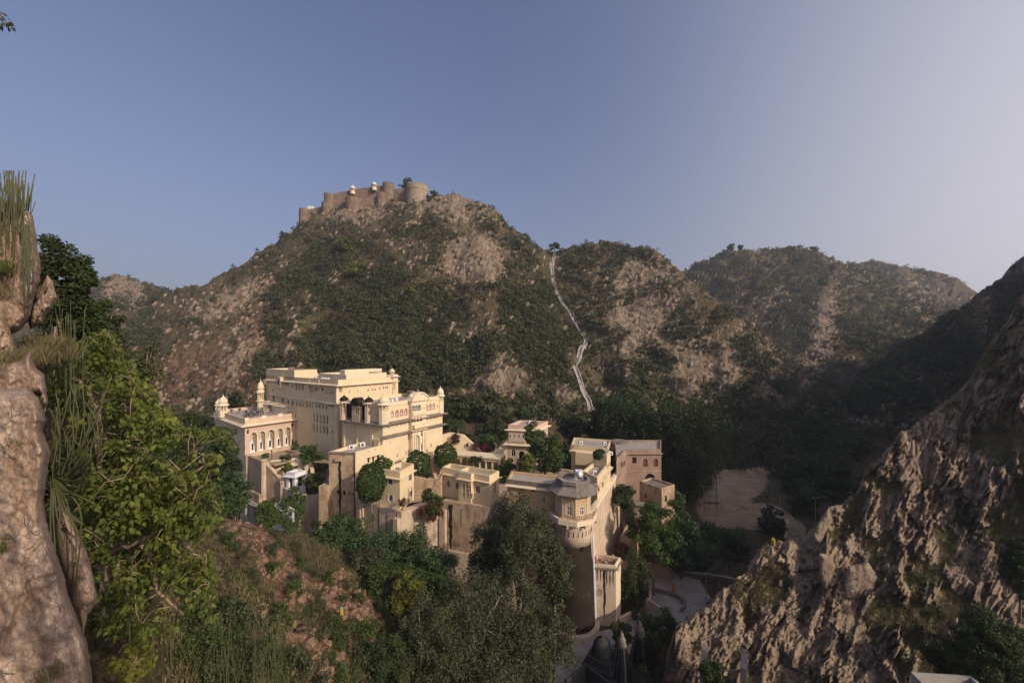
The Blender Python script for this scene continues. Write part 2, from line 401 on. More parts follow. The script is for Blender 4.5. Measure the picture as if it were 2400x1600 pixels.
M['cliff'] = rock_mat('pale_cliff_rock', (0.29, 0.195, 0.130), (0.60, 0.455, 0.345), (0.45, 0.29, 0.19), False, 2.2, 0.42)
M['outcrop'] = rock_mat('outcrop_rock', (0.20, 0.148, 0.10), (0.45, 0.35, 0.245), (0.32, 0.24, 0.16), False, 0.9, 0.5)
M['hill_stone'] = rock_mat('hill_stone', (0.16, 0.118, 0.082), (0.40, 0.315, 0.225), (0.28, 0.205, 0.14), False, 0.5, 0.3)
M['orange_rock'] = rock_mat('orange_spur_rock', (0.19, 0.110, 0.068), (0.42, 0.265, 0.170), (0.29, 0.17, 0.105), False, 0.9, 0.5)
def paving(name, c, c2, sc):
    t = NT(name); v = t.voro(sc, 'DISTANCE_TO_EDGE')
    k = t.mix(t.ramp(t.noise(0.4, 6, 0.65), 0.35, 0.65), c, c2)
    k = t.mix(t.ramp(v, 0.0, 0.05, 0.6, 0.0), k, tuple(x * 0.4 for x in c)); t.col(k).bump(v, 0.3, 0.03); return t.m
M['cobble'] = paving('cobbled_road', (0.36, 0.33, 0.31), (0.26, 0.235, 0.215), 2.2)
M['court'] = paving('courtyard_paving', (0.42, 0.32, 0.22), (0.34, 0.255, 0.17), 0.8)
# ---------------------------------------------------------------- terrain: ridges traced from the photograph at their own distances
FLOOR = -40.0
# (pixel x, pixel y, distance, side slope)
RIDGES = [
 # far left hill behind the fort hill
 [(60,730,430,.6),(160,690,420,.6),(240,664,400,.6),(268,651,400,.65),(292,652,400,.65),(330,668,395,.6),(380,690,385,.6),(430,705,370,.6)],
 # fort hill crest, then the hill with the stairway and its right-hand edge coming forward
 [(60,835,250,.62),(215,765,272,.62),(300,728,282,.62),(360,704,286,.62),(440,686,290,.66),(520,660,290,.72),(610,614,290,.8),(690,556,290,.9),(760,508,295,.95),(900,482,300,1.0),(1010,466,300,1.0),(1080,458,300,1.0),(1130,474,296,1.0),(1170,516,290,1.0),(1225,570,285,.95),(1290,594,280,.9),(1330,583,275,.9),(1400,576,275,.9),(1470,578,270,.92),(1530,603,256,.95),(1590,648,238,.95),(1650,698,220,.95),(1720,770,203,.95),(1800,840,186,.95),(1865,905,168,1.0),(1880,965,155,1.1)],
 # spur with the pale triangular face
 [(1113,556,240,.95),(1150,650,206,.95),(1166,755,176,.95),(1178,880,146,.95),(1185,960,130,.95)],
 [(720,606,244,.85),(700,705,208,.85),(690,800,176,.85),(700,900,146,.9)],
 [(860,640,233,.9),(845,760,192,.9),(850,860,160,.9)],
 [(1000,640,222,.95),(965,760,185,.95),(960,870,150,.95)],
 [(470,700,262,.8),(500,780,225,.8),(560,880,180,.8)],
 [(1420,650,246,.9),(1440,745,208,.9),(1452,850,176,.9),(1450,930,152,.95)],
 [(1580,690,226,.9),(1570,790,195,.9),(1580,880,170,.95)],
 [(1690,790,195,.95),(1700,880,170,.95)],
 # far hill on the right
 [(1500,690,480,.7),(1590,640,480,.7),(1680,600,480,.7),(1730,587,480,.7),(1800,590,475,.75),(1880,588,470,.8),(1960,610,462,.85),(2010,626,455,.9),(2060,690,430,.95)],
 [(1965,640,432,.95),(1935,720,372,.95),(1885,850,304,.95),(1862,930,262,.95)],
 [(2010,640,445,.95),(2050,740,398,.95),(2080,840,350,.95)],
 [(1790,640,420,.9),(1740,750,345,.95),(1690,850,285,.95)],
 [(1900,640,440,.95),(1850,740,385,.95),(1800,830,320,.95)],
 # farther hill fading in the haze
 [(1920,645,620,.8),(1990,622,620,.8),(2060,618,615,.85),(2110,624,610,.9),(2180,640,600,.9),(2215,668,580,.9),(2250,700,560,.95),(2290,735,530,.95),(2330,780,480,.95),(2380,830,430,.9)],
 [(2110,630,600,.95),(2120,720,520,.95),(2140,800,470,.95)],
 [(2180,650,590,.95),(2200,740,520,.95),(2190,830,450,.95)],
 # shaded slope on the right and the mountain it belongs to, beyond the frame
 [(3300,560,190,1.1),(2900,480,190,1.1),(2600,480,190,1.1),(2500,545,188,1.05),(2400,630,184,1.0),(2340,680,181,1.0),(2290,727,177,.95),(2200,806,168,.85),(2100,903,156,.85),(2010,1000,144,.85),(1930,1080,128,.9)],
 # foreground spur that falls from the viewpoint's hill, left of the middle
 [(-700,760,11,1.3),(-300,1000,12,1.3),(60,1260,14,1.3),(250,1335,22,1.15),(400,1285,33,1.0),(500,1222,43,.8),(560,1240,46,.8),(640,1315,45,1.0),(700,1400,43,1.1),(790,1490,43,1.2)],
 [(690,1330,57,.9),(850,1365,55,.9),(1000,1410,54,.9),(1130,1455,54,1.0)],
 [(500,1260,40,.8),(560,1350,36,.8),(620,1450,32,.8),(660,1560,30,.8)],
]
def _segs():
    out = []
    for r in RIDGES:
        pts = [(*W(a, b, d), s) for a, b, d, s in r]
        out.append([(pts[i], pts[i + 1]) for i in range(len(pts) - 1)])
    return out
SEGS = _segs()
# the mountain beyond the right edge of the frame that keeps the valley in shade
_mm = [(300,150,85,1.3),(215,100,60,1.3),(165,58,50,1.25),(118,44,18,1.25),(96,34,5,1.25),(80,24,-13,1.3)]
SEGS.append([(_mm[i], _mm[i+1]) for i in range(len(_mm)-1)])
def terrain_h(x, y, detail=True):
    x = np.asarray(x, float); y = np.asarray(y, float)
    wx = x + 7 * fbm(x / 34, y / 34, oct=3, seed=11) * sstep(60, 130, y); wy = y + 7 * fbm(x / 34, y / 34, oct=3, seed=23) * sstep(60, 130, y)
    h = np.full(x.shape, FLOOR)
    for segs in SEGS:
        best = np.full(x.shape, -1e9)
        for (ax, ay, az, s0), (bx, by, bz, s1) in segs:
            dx, dy = bx - ax, by - ay; L2 = dx * dx + dy * dy
            t = np.clip(((wx - ax) * dx + (wy - ay) * dy) / L2, 0, 1)
            d = np.hypot(wx - ax - t * dx, wy - ay - t * dy)
            z = az + t * (bz - az) - (s0 + t * (s1 - s0)) * (np.sqrt(d * d + 4.0) - 2.0)
            best = np.maximum(best, z)
        k = 2.0
        m = np.maximum(h, best); h = m + k * 0.5 * np.exp(-np.abs(h - best) / k)
    h = np.where(h < FLOOR + 1.2, FLOOR + np.maximum(0, h - FLOOR - 0.5), h)
    if detail:
        a = sstep(0.5, 14, h - FLOOR)
        far = sstep(40, 120, y)
        st = (x * 0.55 + h * 0.75 + y * 0.12)                # tilted strata
        n = ridged(st / 9, y / 40, oct=4, seed=5) * 3.3 * far * (1 + 1.1 * sstep(290, 420, y)) + ridged((x * .8 + h * .6) / 30, y / 90, oct=3, seed=6) * 5.0 * sstep(290, 420, y) + fbm(x / 11, y / 11, h / 14, oct=5, seed=9) * (2.6 * far + 0.9 * (1 - far)) \
            + (ridged(st / 2.6, y / 13, x / 16, oct=3, seed=31) * 1.0) * far
        n = n + facets(st / 7 + fbm(x / 9, y / 9, oct=2, seed=44) * .5, (y * .6 + h * .5) / 13, 41, .7) * 1.5 * far + facets(st / 2.6, (y * .6 + h * .5) / 5.5, 47, .6) * .7 * far
        h = h + a * n + (1 - far) * a * facets(x / 2.2 + h * .2, y / 2.8, 49, .8) * .45
    return h
PXC = np.concatenate([np.arange(-700, -60, 14), np.arange(-60, 2460, 3.6), np.arange(2460, 3100, 14), np.arange(3100, 5600, 40)])
DEP = [3.5]
while DEP[-1] < 11: DEP.append(DEP[-1] * 1.03)
while DEP[-1] < 760: DEP.append(DEP[-1] * (1.0068 if DEP[-1] < 320 else 1.0085))
DEP = np.array(DEP)
_gx = (PXC[None, :] - CX) / F * DEP[:, None]; _gy = np.repeat(DEP[:, None], len(PXC), 1)
GH = terrain_h(_gx, _gy)
def grid_ground(px, py, dmin=12.0):
    """first meeting of the rays through photograph pixels with the terrain grid -> (x, y, z, hit)"""
    px = np.atleast_1d(np.asarray(px, float)); py = np.atleast_1d(np.asarray(py, float))
    ci = np.interp(px, PXC, np.arange(len(PXC))); i0 = np.clip(np.floor(ci).astype(int), 0, len(PXC) - 2); f = ci - i0
    prof = GH[:, i0] * (1 - f) + GH[:, i0 + 1] * f
    ray = (HZ - py)[None, :] / F * DEP[:, None]
    below = (ray <= prof) & (DEP[:, None] >= dmin)
    k = np.argmax(below, 0); hit = below.any(0)
    k1 = np.maximum(k, 1)
    c = np.arange(len(px))
    g0 = (ray - prof)[k1 - 1, c]; g1 = (ray - prof)[k1, c]
    t = np.clip(g0 / np.where(np.abs(g0 - g1) < 1e-9, 1, g0 - g1), 0, 1)
    d = DEP[k1 - 1] + t * (DEP[k1] - DEP[k1 - 1])
    return (px - CX) / F * d, d, (HZ - py) / F * d, hit
def ground_z(x, y):
    """terrain height by bilinear lookup in the grid"""
    x = np.atleast_1d(np.asarray(x, float)); y = np.atleast_1d(np.asarray(y, float))
    px = x / y * F + CX
    ci = np.interp(px, PXC, np.arange(len(PXC))); ri = np.interp(y, DEP, np.arange(len(DEP)))
    i = np.clip(ci.astype(int), 0, len(PXC) - 2); j = np.clip(ri.astype(int), 0, len(DEP) - 2); a = ci - i; b = ri - j
    return (GH[j, i] * (1 - a) + GH[j, i + 1] * a) * (1 - b) + (GH[j + 1, i] * (1 - a) + GH[j + 1, i + 1] * a) * b
def blob(px, py, cx, cy, rx, ry, ang=0.0):
    c, s = math.cos(math.radians(ang)), math.sin(math.radians(ang))
    u = ((px - cx) * c + (py - cy) * s) / rx; v = (-(px - cx) * s + (py - cy) * c) / ry
    return np.clip(1.35 - np.sqrt(u * u + v * v), 0, 1)
# soil colours belong to places on the ground: they are set by world position (via the pixel that place has in the photograph)
_tpx = np.repeat(PXC[None, :], len(DEP), 0); _tpy = HZ - GH / _gy * F
def bl(*a): return np.maximum.reduce([blob(_tpx, _tpy, *q) for q in a])
_far = _gy > 90
A_red = np.where(_far & (_gy < 340), bl((440, 885, 170, 70, -20), (590, 780, 60, 40, -50), (620, 900, 70, 60, 0), (790, 770, 40, 60, 30), (700, 860, 50, 40, 0)), 0)
A_rock = np.where(_far, bl((1110, 610, 95, 70, 0), (1040, 480, 120, 40, 10), (1190, 880, 120, 60, 0), (1490, 730, 130, 130, 35), (1650, 880, 130, 90, 40), (1790, 740, 25, 90, 30), (1930, 780, 30, 120, 15), (520, 710, 110, 30, -25), (290, 670, 60, 40, 0), (850, 490, 90, 30, -10), (1280, 920, 80, 60, 0), (2150, 720, 40, 60, 0), (560, 830, 40, 90, 30), (1750, 850, 80, 80, 0)), 0)
A_orange = np.where(_gy < 62, bl((575, 1255, 90, 42, 25), (650, 1330, 60, 50, 40), (690, 1385, 50, 55, 40), (630, 1470, 70, 60, 20), (700, 1500, 80, 50, 30), (770, 1540, 60, 70, 0), (800, 1400, 90, 70, 20), (850, 1470, 60, 60, 0), (530, 1235, 60, 30, 20)), 0)
A_sand = np.where((GH < FLOOR + 1.5) & (_gy > 70) & (_gy < 185), bl((1700, 1190, 75, 55, 0), (1735, 1130, 72, 50, -10), (1770, 1085, 70, 34, 0), (1775, 1210, 70, 36, 0), (1830, 1212, 52, 22, 35), (1862, 1245, 30, 30, 40)), 0)
A_veg = np.where(_far, bl((1250, 720, 70, 170, -10), (900, 720, 110, 90, -20), (1000, 850, 140, 60, 0), (2000, 930, 260, 60, -42), (1250, 830, 60, 120, 0), (1900, 700, 40, 110, 20), (740, 650, 70, 60, 0)), 0) * 0.9
_n, _m = GH.shape
_id = np.arange(_n * _m).reshape(_n, _m)
_fc = np.stack([_id[:-1, :-1], _id[:-1, 1:], _id[1:, 1:], _id[1:, :-1]], -1).reshape(-1, 4)
terrain = link('terrain', np_mesh('terrain', np.stack([_gx, _gy, GH], -1).reshape(-1, 3), _fc, M['terrain'],
    {'red': A_red.ravel(), 'rock': A_rock.ravel(), 'orange': A_orange.ravel(), 'sand': A_sand.ravel(), 'veg': A_veg.ravel()}), None)
tag(terrain, 'rocky scrub hills rising around the valley', 'terrain', kind='structure')
# plain ground reaching the horizon behind and beside the hills
mb = MB()
for q in range(24):
    a0, a1 = q / 24 * 2 * math.pi, (q + 1) / 24 * 2 * math.pi
    mb.quad((300 * math.cos(a0), 300 * math.sin(a0), -46), (300 * math.cos(a1), 300 * math.sin(a1), -46), (1150 * math.cos(a1), 1150 * math.sin(a1), -46), (1150 * math.cos(a0), 1150 * math.sin(a0), -46))
tag(mb.build('ground', M['terrain']), 'flat plain beyond the hills', 'ground', kind='structure')
# ---------------------------------------------------------------- building kit
def offset_poly(poly, dist):
    """polygon (CCW, XY) moved outwards by dist (negative: inwards)"""
    n = len(poly); out = []
    for i in range(n):
        p0, p1, p2 = Vector(poly[i - 1][:2]), Vector(poly[i][:2]), Vector(poly[(i + 1) % n][:2])
        d0, d1 = (p1 - p0).normalized(), (p2 - p1).normalized()
        n0, n1 = Vector((d0.y, -d0.x)), Vector((d1.y, -d1.x))
        b = n0 + n1; k = 1 + n0.dot(n1)
        out.append(p1 + b * (dist / max(k, 0.25)))
    return out
def inside(p, poly):
    c = False; n = len(poly); x, y = p
    for i in range(n):
        x1, y1 = poly[i]; x2, y2 = poly[(i + 1) % n]
        if (y1 > y) != (y2 > y) and x < (x2 - x1) * (y - y1) / (y2 - y1) + x1: c = not c
    return c
def arch_pts(x0, x1, z0, z1, rise=None, n=5):
    """opening outline with a pointed arch head, counter-clockwise from the lower left"""
    w = x1 - x0; rise = rise if rise is not None else min(0.6 * w, (z1 - z0) * 0.6)
    zs = z1 - rise; xm = (x0 + x1) / 2
    right = [(x1 - (w / 2) * (1 - math.cos(t * math.pi / 2)) ** 0.9, zs + rise * math.sin(t * math.pi / 2) ** 0.9) for t in [i / n for i in range(n + 1)]]
    left = [(2 * xm - a, b) for a, b in right[:-1]][::-1]
    return [(x0, z0), (x1, z0)] + right + left
def rect_pts(x0, x1, z0, z1): return [(x0, z0), (x1, z0), (x1, z1), (x0, z1)]
class Face:
    """vertical wall plane from A to B (left to right seen from outside)"""
    def __init__(s, A, B):
        s.A, s.B = Vector(A[:2]), Vector(B[:2]); s.L = (s.B - s.A).length; s.d = (s.B - s.A) / s.L; s.n = Vector((s.d.y, -s.d.x))
    def sz(s, px, py):
        r = Vector(((px - CX) / F, 1.0)); den = s.d.x * r.y - s.d.y * r.x
        sv = (r.x * s.A.y - r.y * s.A.x) / den
        t = (s.A + s.d * sv).y
        return sv, (HZ - py) / F * t, t
    def P(s, a, z, out=0.0):
        q = s.A + s.d * a + s.n * out; return Vector((q.x, q.y, z))
    def rect(s, x0, y0, x1, y1):
        xm, ym = (x0 + x1) / 2, (y0 + y1) / 2
        a, b = s.sz(x0, ym)[0], s.sz(x1, ym)[0]; _, zm, t = s.sz(xm, ym); h = abs(y1 - y0) / F * t
        return min(a, b), max(a, b), zm - h / 2, zm + h / 2
def wall_panel(mb, fc, outline, holes, reveal):
    """flat wall with real openings; each hole gets reveals going inwards"""
    vs = []; es = []
    for loop in [outline] + holes:
        b = len(vs); vs += [Vector(p) for p in loop]; es += [(b + i, b + (i + 1) % len(loop)) for i in range(len(loop))]
    r = delaunay_2d_cdt(vs, es, [], 0, 1e-5)
    P = r[0]; tri = []
    for f in r[2]:
        c = (sum(P[i].x for i in f) / len(f), sum(P[i].y for i in f) / len(f))
        if inside(c, outline) and not any(inside(c, h) for h in holes): tri.append(f)
    mb.add([fc.P(p.x, p.y) for p in P], tri)
    for h, dep in zip(holes, reveal):
        n = len(h)
        for i in range(n):
            a, b = h[i], h[(i + 1) % n]
            mb.quad(fc.P(*a), fc.P(*a, -dep), fc.P(*b, -dep), fc.P(*b))
def ring(mb, fc, loop, wdt, out0, out1):
    """frame strip following an opening outline, inwards by wdt, from depth out0 to out1"""
    cx = sum(p[0] for p in loop) / len(loop); cz = sum(p[1] for p in loop) / len(loop)
    n = len(loop); inn = [tuple(q) for q in offset_poly(loop, -wdt)]
    for i in range(n):
        j = (i + 1) % n
        mb.quad(fc.P(*loop[i], out1), fc.P(*loop[j], out1), fc.P(*inn[j], out1), fc.P(*inn[i], out1))
        mb.quad(fc.P(*inn[i], out1), fc.P(*inn[j], out1), fc.P(*inn[j], out0), fc.P(*inn[i], out0))
        mb.quad(fc.P(*loop[i], out0), fc.P(*loop[j], out0), fc.P(*loop[j], out1), fc.P(*loop[i], out1))
    return inn
def fbox(mb, fc, s0, s1, z0, z1, o0, o1):
    mb.hexa([fc.P(s0, z0, o1), fc.P(s1, z0, o1), fc.P(s1, z0, o0), fc.P(s0, z0, o0)], [fc.P(s0, z1, o1), fc.P(s1, z1, o1), fc.P(s1, z1, o0), fc.P(s0, z1, o0)])
class Block:
    """a prism of masonry: plan CCW (left, near, right, back ...), walls with openings, roof behind a parapet"""
    def __init__(s, root, plan, ztop, zbot, wall, roof=None, par=0.6, th=0.3, wname='wall', rname='roof'):
        s.root = root; s.plan = [Vector(p[:2]) for p in plan]; n = len(plan)
        s.zt = list(ztop) if hasattr(ztop, '__len__') else [ztop] * n; s.zb = zbot
        s.wall = wall; s.roofm = roof or M['grey_roof']; s.par = par; s.th = th; s.wname, s.rname = wname, rname
        s.face = [Face(s.plan[i], s.plan[(i + 1) % n]) for i in range(n)]
        s.holes = [[] for _ in range(n)]; s.rev = [[] for _ in range(n)]; s.n = n
        s.facemat = {}
    def hole(s, i, loop, dep=0.18): s.holes[i].append(loop); s.rev[i].append(dep)
    def win(s, i, r, arch=False, frame=None, pane=None, dep=0.18, wd=0.07, mull=1, bar=0, shutter=None, name='window', zmap=Z1, hood=False, sill=False, label=None):
        """window traced as a pixel box on face i: opening, frame (> pane)"""
        f = s.face[i]; x0, y0 = zmap(r[0], r[1]); x1, y1 = zmap(r[2], r[3])
        a, b, z0, z1 = f.rect(x0, y0, x1, y1)
        if b - a < 0.9: q = (b - a) * .12; a, b, z0 = a - q, b + q, z0 - q * .6
        a, b = max(a, 0.05), min(b, f.L - 0.05)
        lp = arch_pts(a, b, z0, z1) if arch else rect_pts(a, b, z0, z1)
        s.hole(i, lp, dep)
        mb = MB(); inn = ring(mb, f, lp, min(wd, (b - a) * 0.14), -dep + 0.02, -dep + 0.09)
        for k in range(mull):
            c = a + (b - a) * (k + 1) / (mull + 1); fbox(mb, f, c - wd * 0.4, c + wd * 0.4, z0, z1 - (0.15 * (z1 - z0) if arch else 0), -dep + 0.03, -dep + 0.08)
        for k in range(bar):
            c = z0 + (z1 - z0) * (k + 1) / (bar + 1); fbox(mb, f, a, b, c - wd * 0.35, c + wd * 0.35, -dep + 0.03, -dep + 0.075)
        if shutter:
            sw = (b - a) * 0.3
            for q0, q1 in ((a - sw * 0.55, a + sw * 0.25), (b - sw * 0.25, b + sw * 0.55)): fbox(mb, f, q0, q1, z0, z1, 0.012, 0.05)
        if hood: fbox(mb, f, a - 0.12, b + 0.12, z1 + 0.05, z1 + 0.12, 0.0, 0.35)
        if sill: fbox(mb, f, a - 0.06, b + 0.06, z0 - 0.08, z0, 0.0, 0.12)
        o = mb.build(name, frame or M['white'], s.root, label=label)
        mp = MB(); mp.add([f.P(p[0], p[1], -dep + 0.01) for p in lp], [list(range(len(lp)))])
        mp.build('pane', pane or M['glass'], o)
        return o
    def slot(s, i, r, mat=None, arch=False, dep=0.15, zmap=Z1, name='niche'):
        """small blind recess with its own back"""
        f = s.face[i]; x0, y0 = zmap(r[0], r[1]); x1, y1 = zmap(r[2], r[3]); a, b, z0, z1 = f.rect(x0, y0, x1, y1)
        lp = arch_pts(a, b, z0, z1) if arch else rect_pts(a, b, z0, z1)
        s.hole(i, lp, dep)
        mp = MB(); mp.add([f.P(p[0], p[1], -dep + 0.005) for p in lp], [list(range(len(lp)))])
        return mp.build(name, mat or M['void'], s.root)
    def band(s, idx, dz, out, drop, th, mat, name='eave', end=True):
        """sloping eave or string course round the faces idx, dz below the wall top"""
        off = offset_poly(s.plan, out); mb = MB()
        for i in idx:
            j = (i + 1) % s.n; A, B, A2, B2 = s.plan[i], s.plan[j], off[i], off[j]
            za, zb = s.zt[i] - dz, s.zt[j] - dz
            lo = [Vector((A2.x, A2.y, za - drop - th)), Vector((B2.x, B2.y, zb - drop - th)), Vector((B.x, B.y, zb - th)), Vector((A.x, A.y, za - th))]
            hi = [Vector((A2.x, A2.y, za - drop)), Vector((B2.x, B2.y, zb - drop)), Vector((B.x, B.y, zb)), Vector((A.x, A.y, za))]
            mb.hexa(lo, hi)
        return mb.build(name, mat, s.root)
    def finish(s, faces=None):
        groups = {}
        for i in range(s.n): groups.setdefault(id(s.facemat.get(i, s.wall)), [s.facemat.get(i, s.wall), []])[1].append(i)
        first = True; inn = offset_poly(s.plan, -s.th)
        for mat, idx in groups.values():
            mb = MB()
            for i in idx:
                j = (i + 1) % s.n; f = s.face[i]
                wall_panel(mb, f, [(0, s.zb), (f.L, s.zb), (f.L, s.zt[j]), (0, s.zt[i])], s.holes[i], s.rev[i])
                A, B, C, D = s.plan[i], s.plan[j], inn[j], inn[i]
                mb.quad((A.x, A.y, s.zt[i]), (B.x, B.y, s.zt[j]), (C.x, C.y, s.zt[j]), (D.x, D.y, s.zt[i]))
                mb.quad((D.x, D.y, s.zt[i]), (C.x, C.y, s.zt[j]), (C.x, C.y, s.zt[j] - s.par), (D.x, D.y, s.zt[i] - s.par))
            o = mb.build(s.wname, mat, s.root)
        mb = MB(); mb.add([(p.x, p.y, s.zt[i] - s.par) for i, p in enumerate(inn)], [list(range(s.n))])
        mb.build(s.rname, s.roofm, s.root)
        return s
def plan_px(pts, z, zmap=None):
    """roof corners in pixels at the known height z -> XY plan"""
    return [WZ(*(zmap(*p) if zmap else p), z).xy for p in pts]
def dome_turret(root, c, r, zb, zs, zt, mat, dmat, n=8, cols=True, name='turret'):
    """small kiosk: base drum, columns, eave and dome with finial (c = XY)"""
    mb = MB(); mb.lathe((c[0], c[1], 0), [(r * 1.02, zb), (r * 1.02, zs)], n)
    o = mb.build(name, mat, root)
    h = zt - zs; ch = h * 0.40
    m2 = MB()
    for k in range(n):
        a = 2 * math.pi * k / n
        m2.box((c[0] + math.cos(a) * r * 0.84, c[1] + math.sin(a) * r * 0.84, zs + ch / 2), r * 0.22, r * 0.22, ch, (math.cos(a), math.sin(a), 0))
    m2.lathe((c[0], c[1], zs), [(r * 0.95, 0), (r * 0.95, ch * 0.18)], n)
    m2.build('column', mat, o)
    m3 = MB(); m3.lathe((c[0], c[1], zs + ch), [(r * 1.0, 0), (r * 1.38, -0.04 * h), (r * 1.38, 0.0), (r * 1.05, 0.06 * h), (r * 1.0, 0.10 * h)], n)
    m3.build('eave', mat, o)
    m4 = MB(); z0 = zs + ch + 0.10 * h; dh = h * 0.36
    pr = [(r * 0.97, 0), (r * 1.06, dh * 0.18), (r * 1.02, dh * 0.40), (r * 0.84, dh * 0.64), (r * 0.52, dh * 0.86), (r * 0.2, dh * 0.98), (r * 0.12, dh * 1.08), (r * 0.16, dh * 1.16), (r * 0.05, dh * 1.22), (r * 0.02, dh * 1.45)]
    m4.lathe((c[0], c[1], z0), pr, 14); m4.build('dome', dmat, o, smooth=True)
    return o
def poly_sheet(name, pts, mat, label, kind='structure', cat=None, th=0.3):
    mb = MB(); n = len(pts); top = [Vector(p) for p in pts]; lo = [p - Vector((0, 0, th)) for p in top]
    mb.hexa(lo, top); o = mb.build(name, mat); return tag(o, label, cat, kind=kind)
def wall_run(mb, pts, th, zb):
    """free-standing wall along 3-D top points"""
    n = len(pts); P = [Vector(p) for p in pts]
    nr = []
    for i in range(n):
        a = (P[min(i + 1, n - 1)] - P[max(i - 1, 0)]).xy.normalized(); nr.append(Vector((a.y, -a.x)) * th / 2)
    for i in range(n - 1):
        A, B, p, q = P[i], P[i + 1], nr[i], nr[i + 1]
        z0 = zb if not hasattr(zb, '__len__') else zb[i]; z1 = zb if not hasattr(zb, '__len__') else zb[i + 1]
        lo = [Vector((A.x + p.x, A.y + p.y, z0)), Vector((B.x + q.x, B.y + q.y, z1)), Vector((B.x - q.x, B.y - q.y, z1)), Vector((A.x - p.x, A.y - p.y, z0))]
        hi = [Vector((A.x + p.x, A.y + p.y, A.z)), Vector((B.x + q.x, B.y + q.y, B.z)), Vector((B.x - q.x, B.y - q.y, B.z)), Vector((A.x - p.x, A.y - p.y, A.z))]
        mb.hexa(lo, hi)

def streak(parent, f, s, wd, z0, z1, seed, mat=None, out=.012):
    """irregular damp streak running down a wall"""
    r = random.Random(seed); n = 14; mb = MB(); L_, R_ = [], []
    for i in range(n + 1):
        z = z0 + (z1 - z0) * i / n; k = .35 + .65 * min(1, i / 5); a = wd / 2 * k * r.uniform(.6, 1.25); b = wd / 2 * k * r.uniform(.6, 1.25); o = r.uniform(-.12, .12) * wd
        L_.append(f.P(s - a + o, z, out)); R_.append(f.P(s + b + o, z, out))
    for i in range(n): mb.quad(L_[i], R_[i], R_[i + 1], L_[i + 1])
    return mb.build('damp_streak', mat or M['dark'], parent)
# ---------------------------------------------------------------- the palace
def v2(px, d): return W(px, HZ, d).xy
def mid3(*p): v = sum((Vector(q).to_3d() for q in p), Vector()) / len(p); return v
# ---- main block
pal = empty('palace', (-48, 96, -23), 'large yellow palace block with rows of windows below the hill', 'palace')
L, N, R = v2(624, 108), v2(792.5, 82), v2(929, 101)
B = Block(pal, [L, N, R, L + (R - N)], [-5.35, -5.0, -5.3, -5.5], -23.0, M['yellow'], par=0.7)
for k in range(5):                                            # two rows of arcaded windows
    x = 992 + k * 30.3; y = 503 + k * 4.2; y2 = 597 + k * 5.5
    B.win(0, (x, y, x + 17, y + 80), True, M['wood'], M['void'], 0.45, 0.03, 0)
    B.win(0, (x, y2, x + 17, y2 + 77), True, M['wood'], M['void'], 0.45, 0.03, 0)
for x in (832, 862, 890): B.win(0, (x, 228, x + 17, 290), True, M['white'], M['glass'], 0.25, 0.06, 1)
for x in (958, 971, 985): B.win(0, (x, 250, x + 8, 316), False, M['white'], M['glass'], 0.2, 0.04, 0)
for x in (1008, 1025, 1042): B.win(0, (x, 262, x + 11, 300), False, M['white'], M['glass'], 0.2, 0.06, 0)
B.win(0, (1070, 262, 1088, 300), True, M['white'], M['glass'], 0.2, 0.06, 0)
for x in (735, 749, 763): B.win(0, (x, 212, x + 9, 247), False, M['white'], M['glass'], 0.2, 0.05, 0)
for r in ((586, 200, 598, 222), (653, 206, 664, 234), (800, 243, 810, 269), (622, 276, 632, 302)): B.win(0, r, False, M['white'], M['glass'], 0.2, 0.06, 0)
for x in (1112, 1144, 1158, 1173): B.win(0, (x, 303, x + 9, 326), False, M['white'], M['glass'], 0.2, 0.05, 0)
for x, y in ((838, 402), (868, 405), (893, 408), (960, 416), (1020, 420), (1048, 424), (1078, 427), (1112, 432)):
    B.win(0, (x, y, x + 11, y + 36), False, M['white'], M['glass'], 0.2, 0.06, 0, hood=True)
for x, y in ((626, 342), (710, 364), (760, 384), (800, 390), (932, 408)): B.win(0, (x, y, x + 11, y + 40), False, M['wood'], M['void'], 0.2, 0.06, 0)
B.win(0, (990, 394, 1004, 470), True, M['yellow'], M['white_wall'], 0.15, 0.05, 0)
for k in range(5): B.win(0, (1140 + k * 11, 400 + k, 1148 + k * 11, 444 + k), True, M['cream'], M['void'], 0.4, 0.03, 0)
B.win(0, (1168, 660, 1178, 688), False, M['wood'], M['void'], 0.2, 0.05, 0)
B.win(0, (1199, 258, 1214, 350), True, M['cream'], M['void'], 0.5, 0.05, 0)
for x, y in ((930, 380), (940, 380)): B.slot(0, (x, y, x + 6, y + 16))
# sunlit right-hand face
B.win(1, (1232, 252, 1262, 310), True, M['cream'], M['void'], 0.6, 0.06, 0)
for x, y in ((1325, 296), (1405, 290), (1497, 280), (1540, 275), (1562, 273), (1603, 266), (1638, 259), (1655, 257), (1674, 254)):
    B.win(1, (x, y, x + 10, y + 20), False, M['white'], M['glass'], 0.15, 0.06, 0)
for x, y in ((1312, 252), (1345, 248), (1395, 246), (1475, 238), (1515, 236), (1560, 233), (1605, 230), (1640, 228)): B.slot(1, (x, y, x + 7, y + 9), M['pink'])
for k in range(7):
    x = 1452 + k * 28; y = 366 - k * 4; B.slot(1, (x, y, x + 20, y + 50), M['white_wall'], True, 0.2)
B.band((0, 1, 3), 1.0, 0.75, 0.22, 0.10, M['cream'])
B.band((0, 1), 5.0, 0.55, 0.18, 0.10, M['cream'])
B.band((0,), 16.4, 0.06, 0.0, 0.15, M['cream'], 'string_course')
f0, f1 = B.face[0], B.face[1]
mb = MB()                                                     # flat pilasters, raised left wall, buttress strip
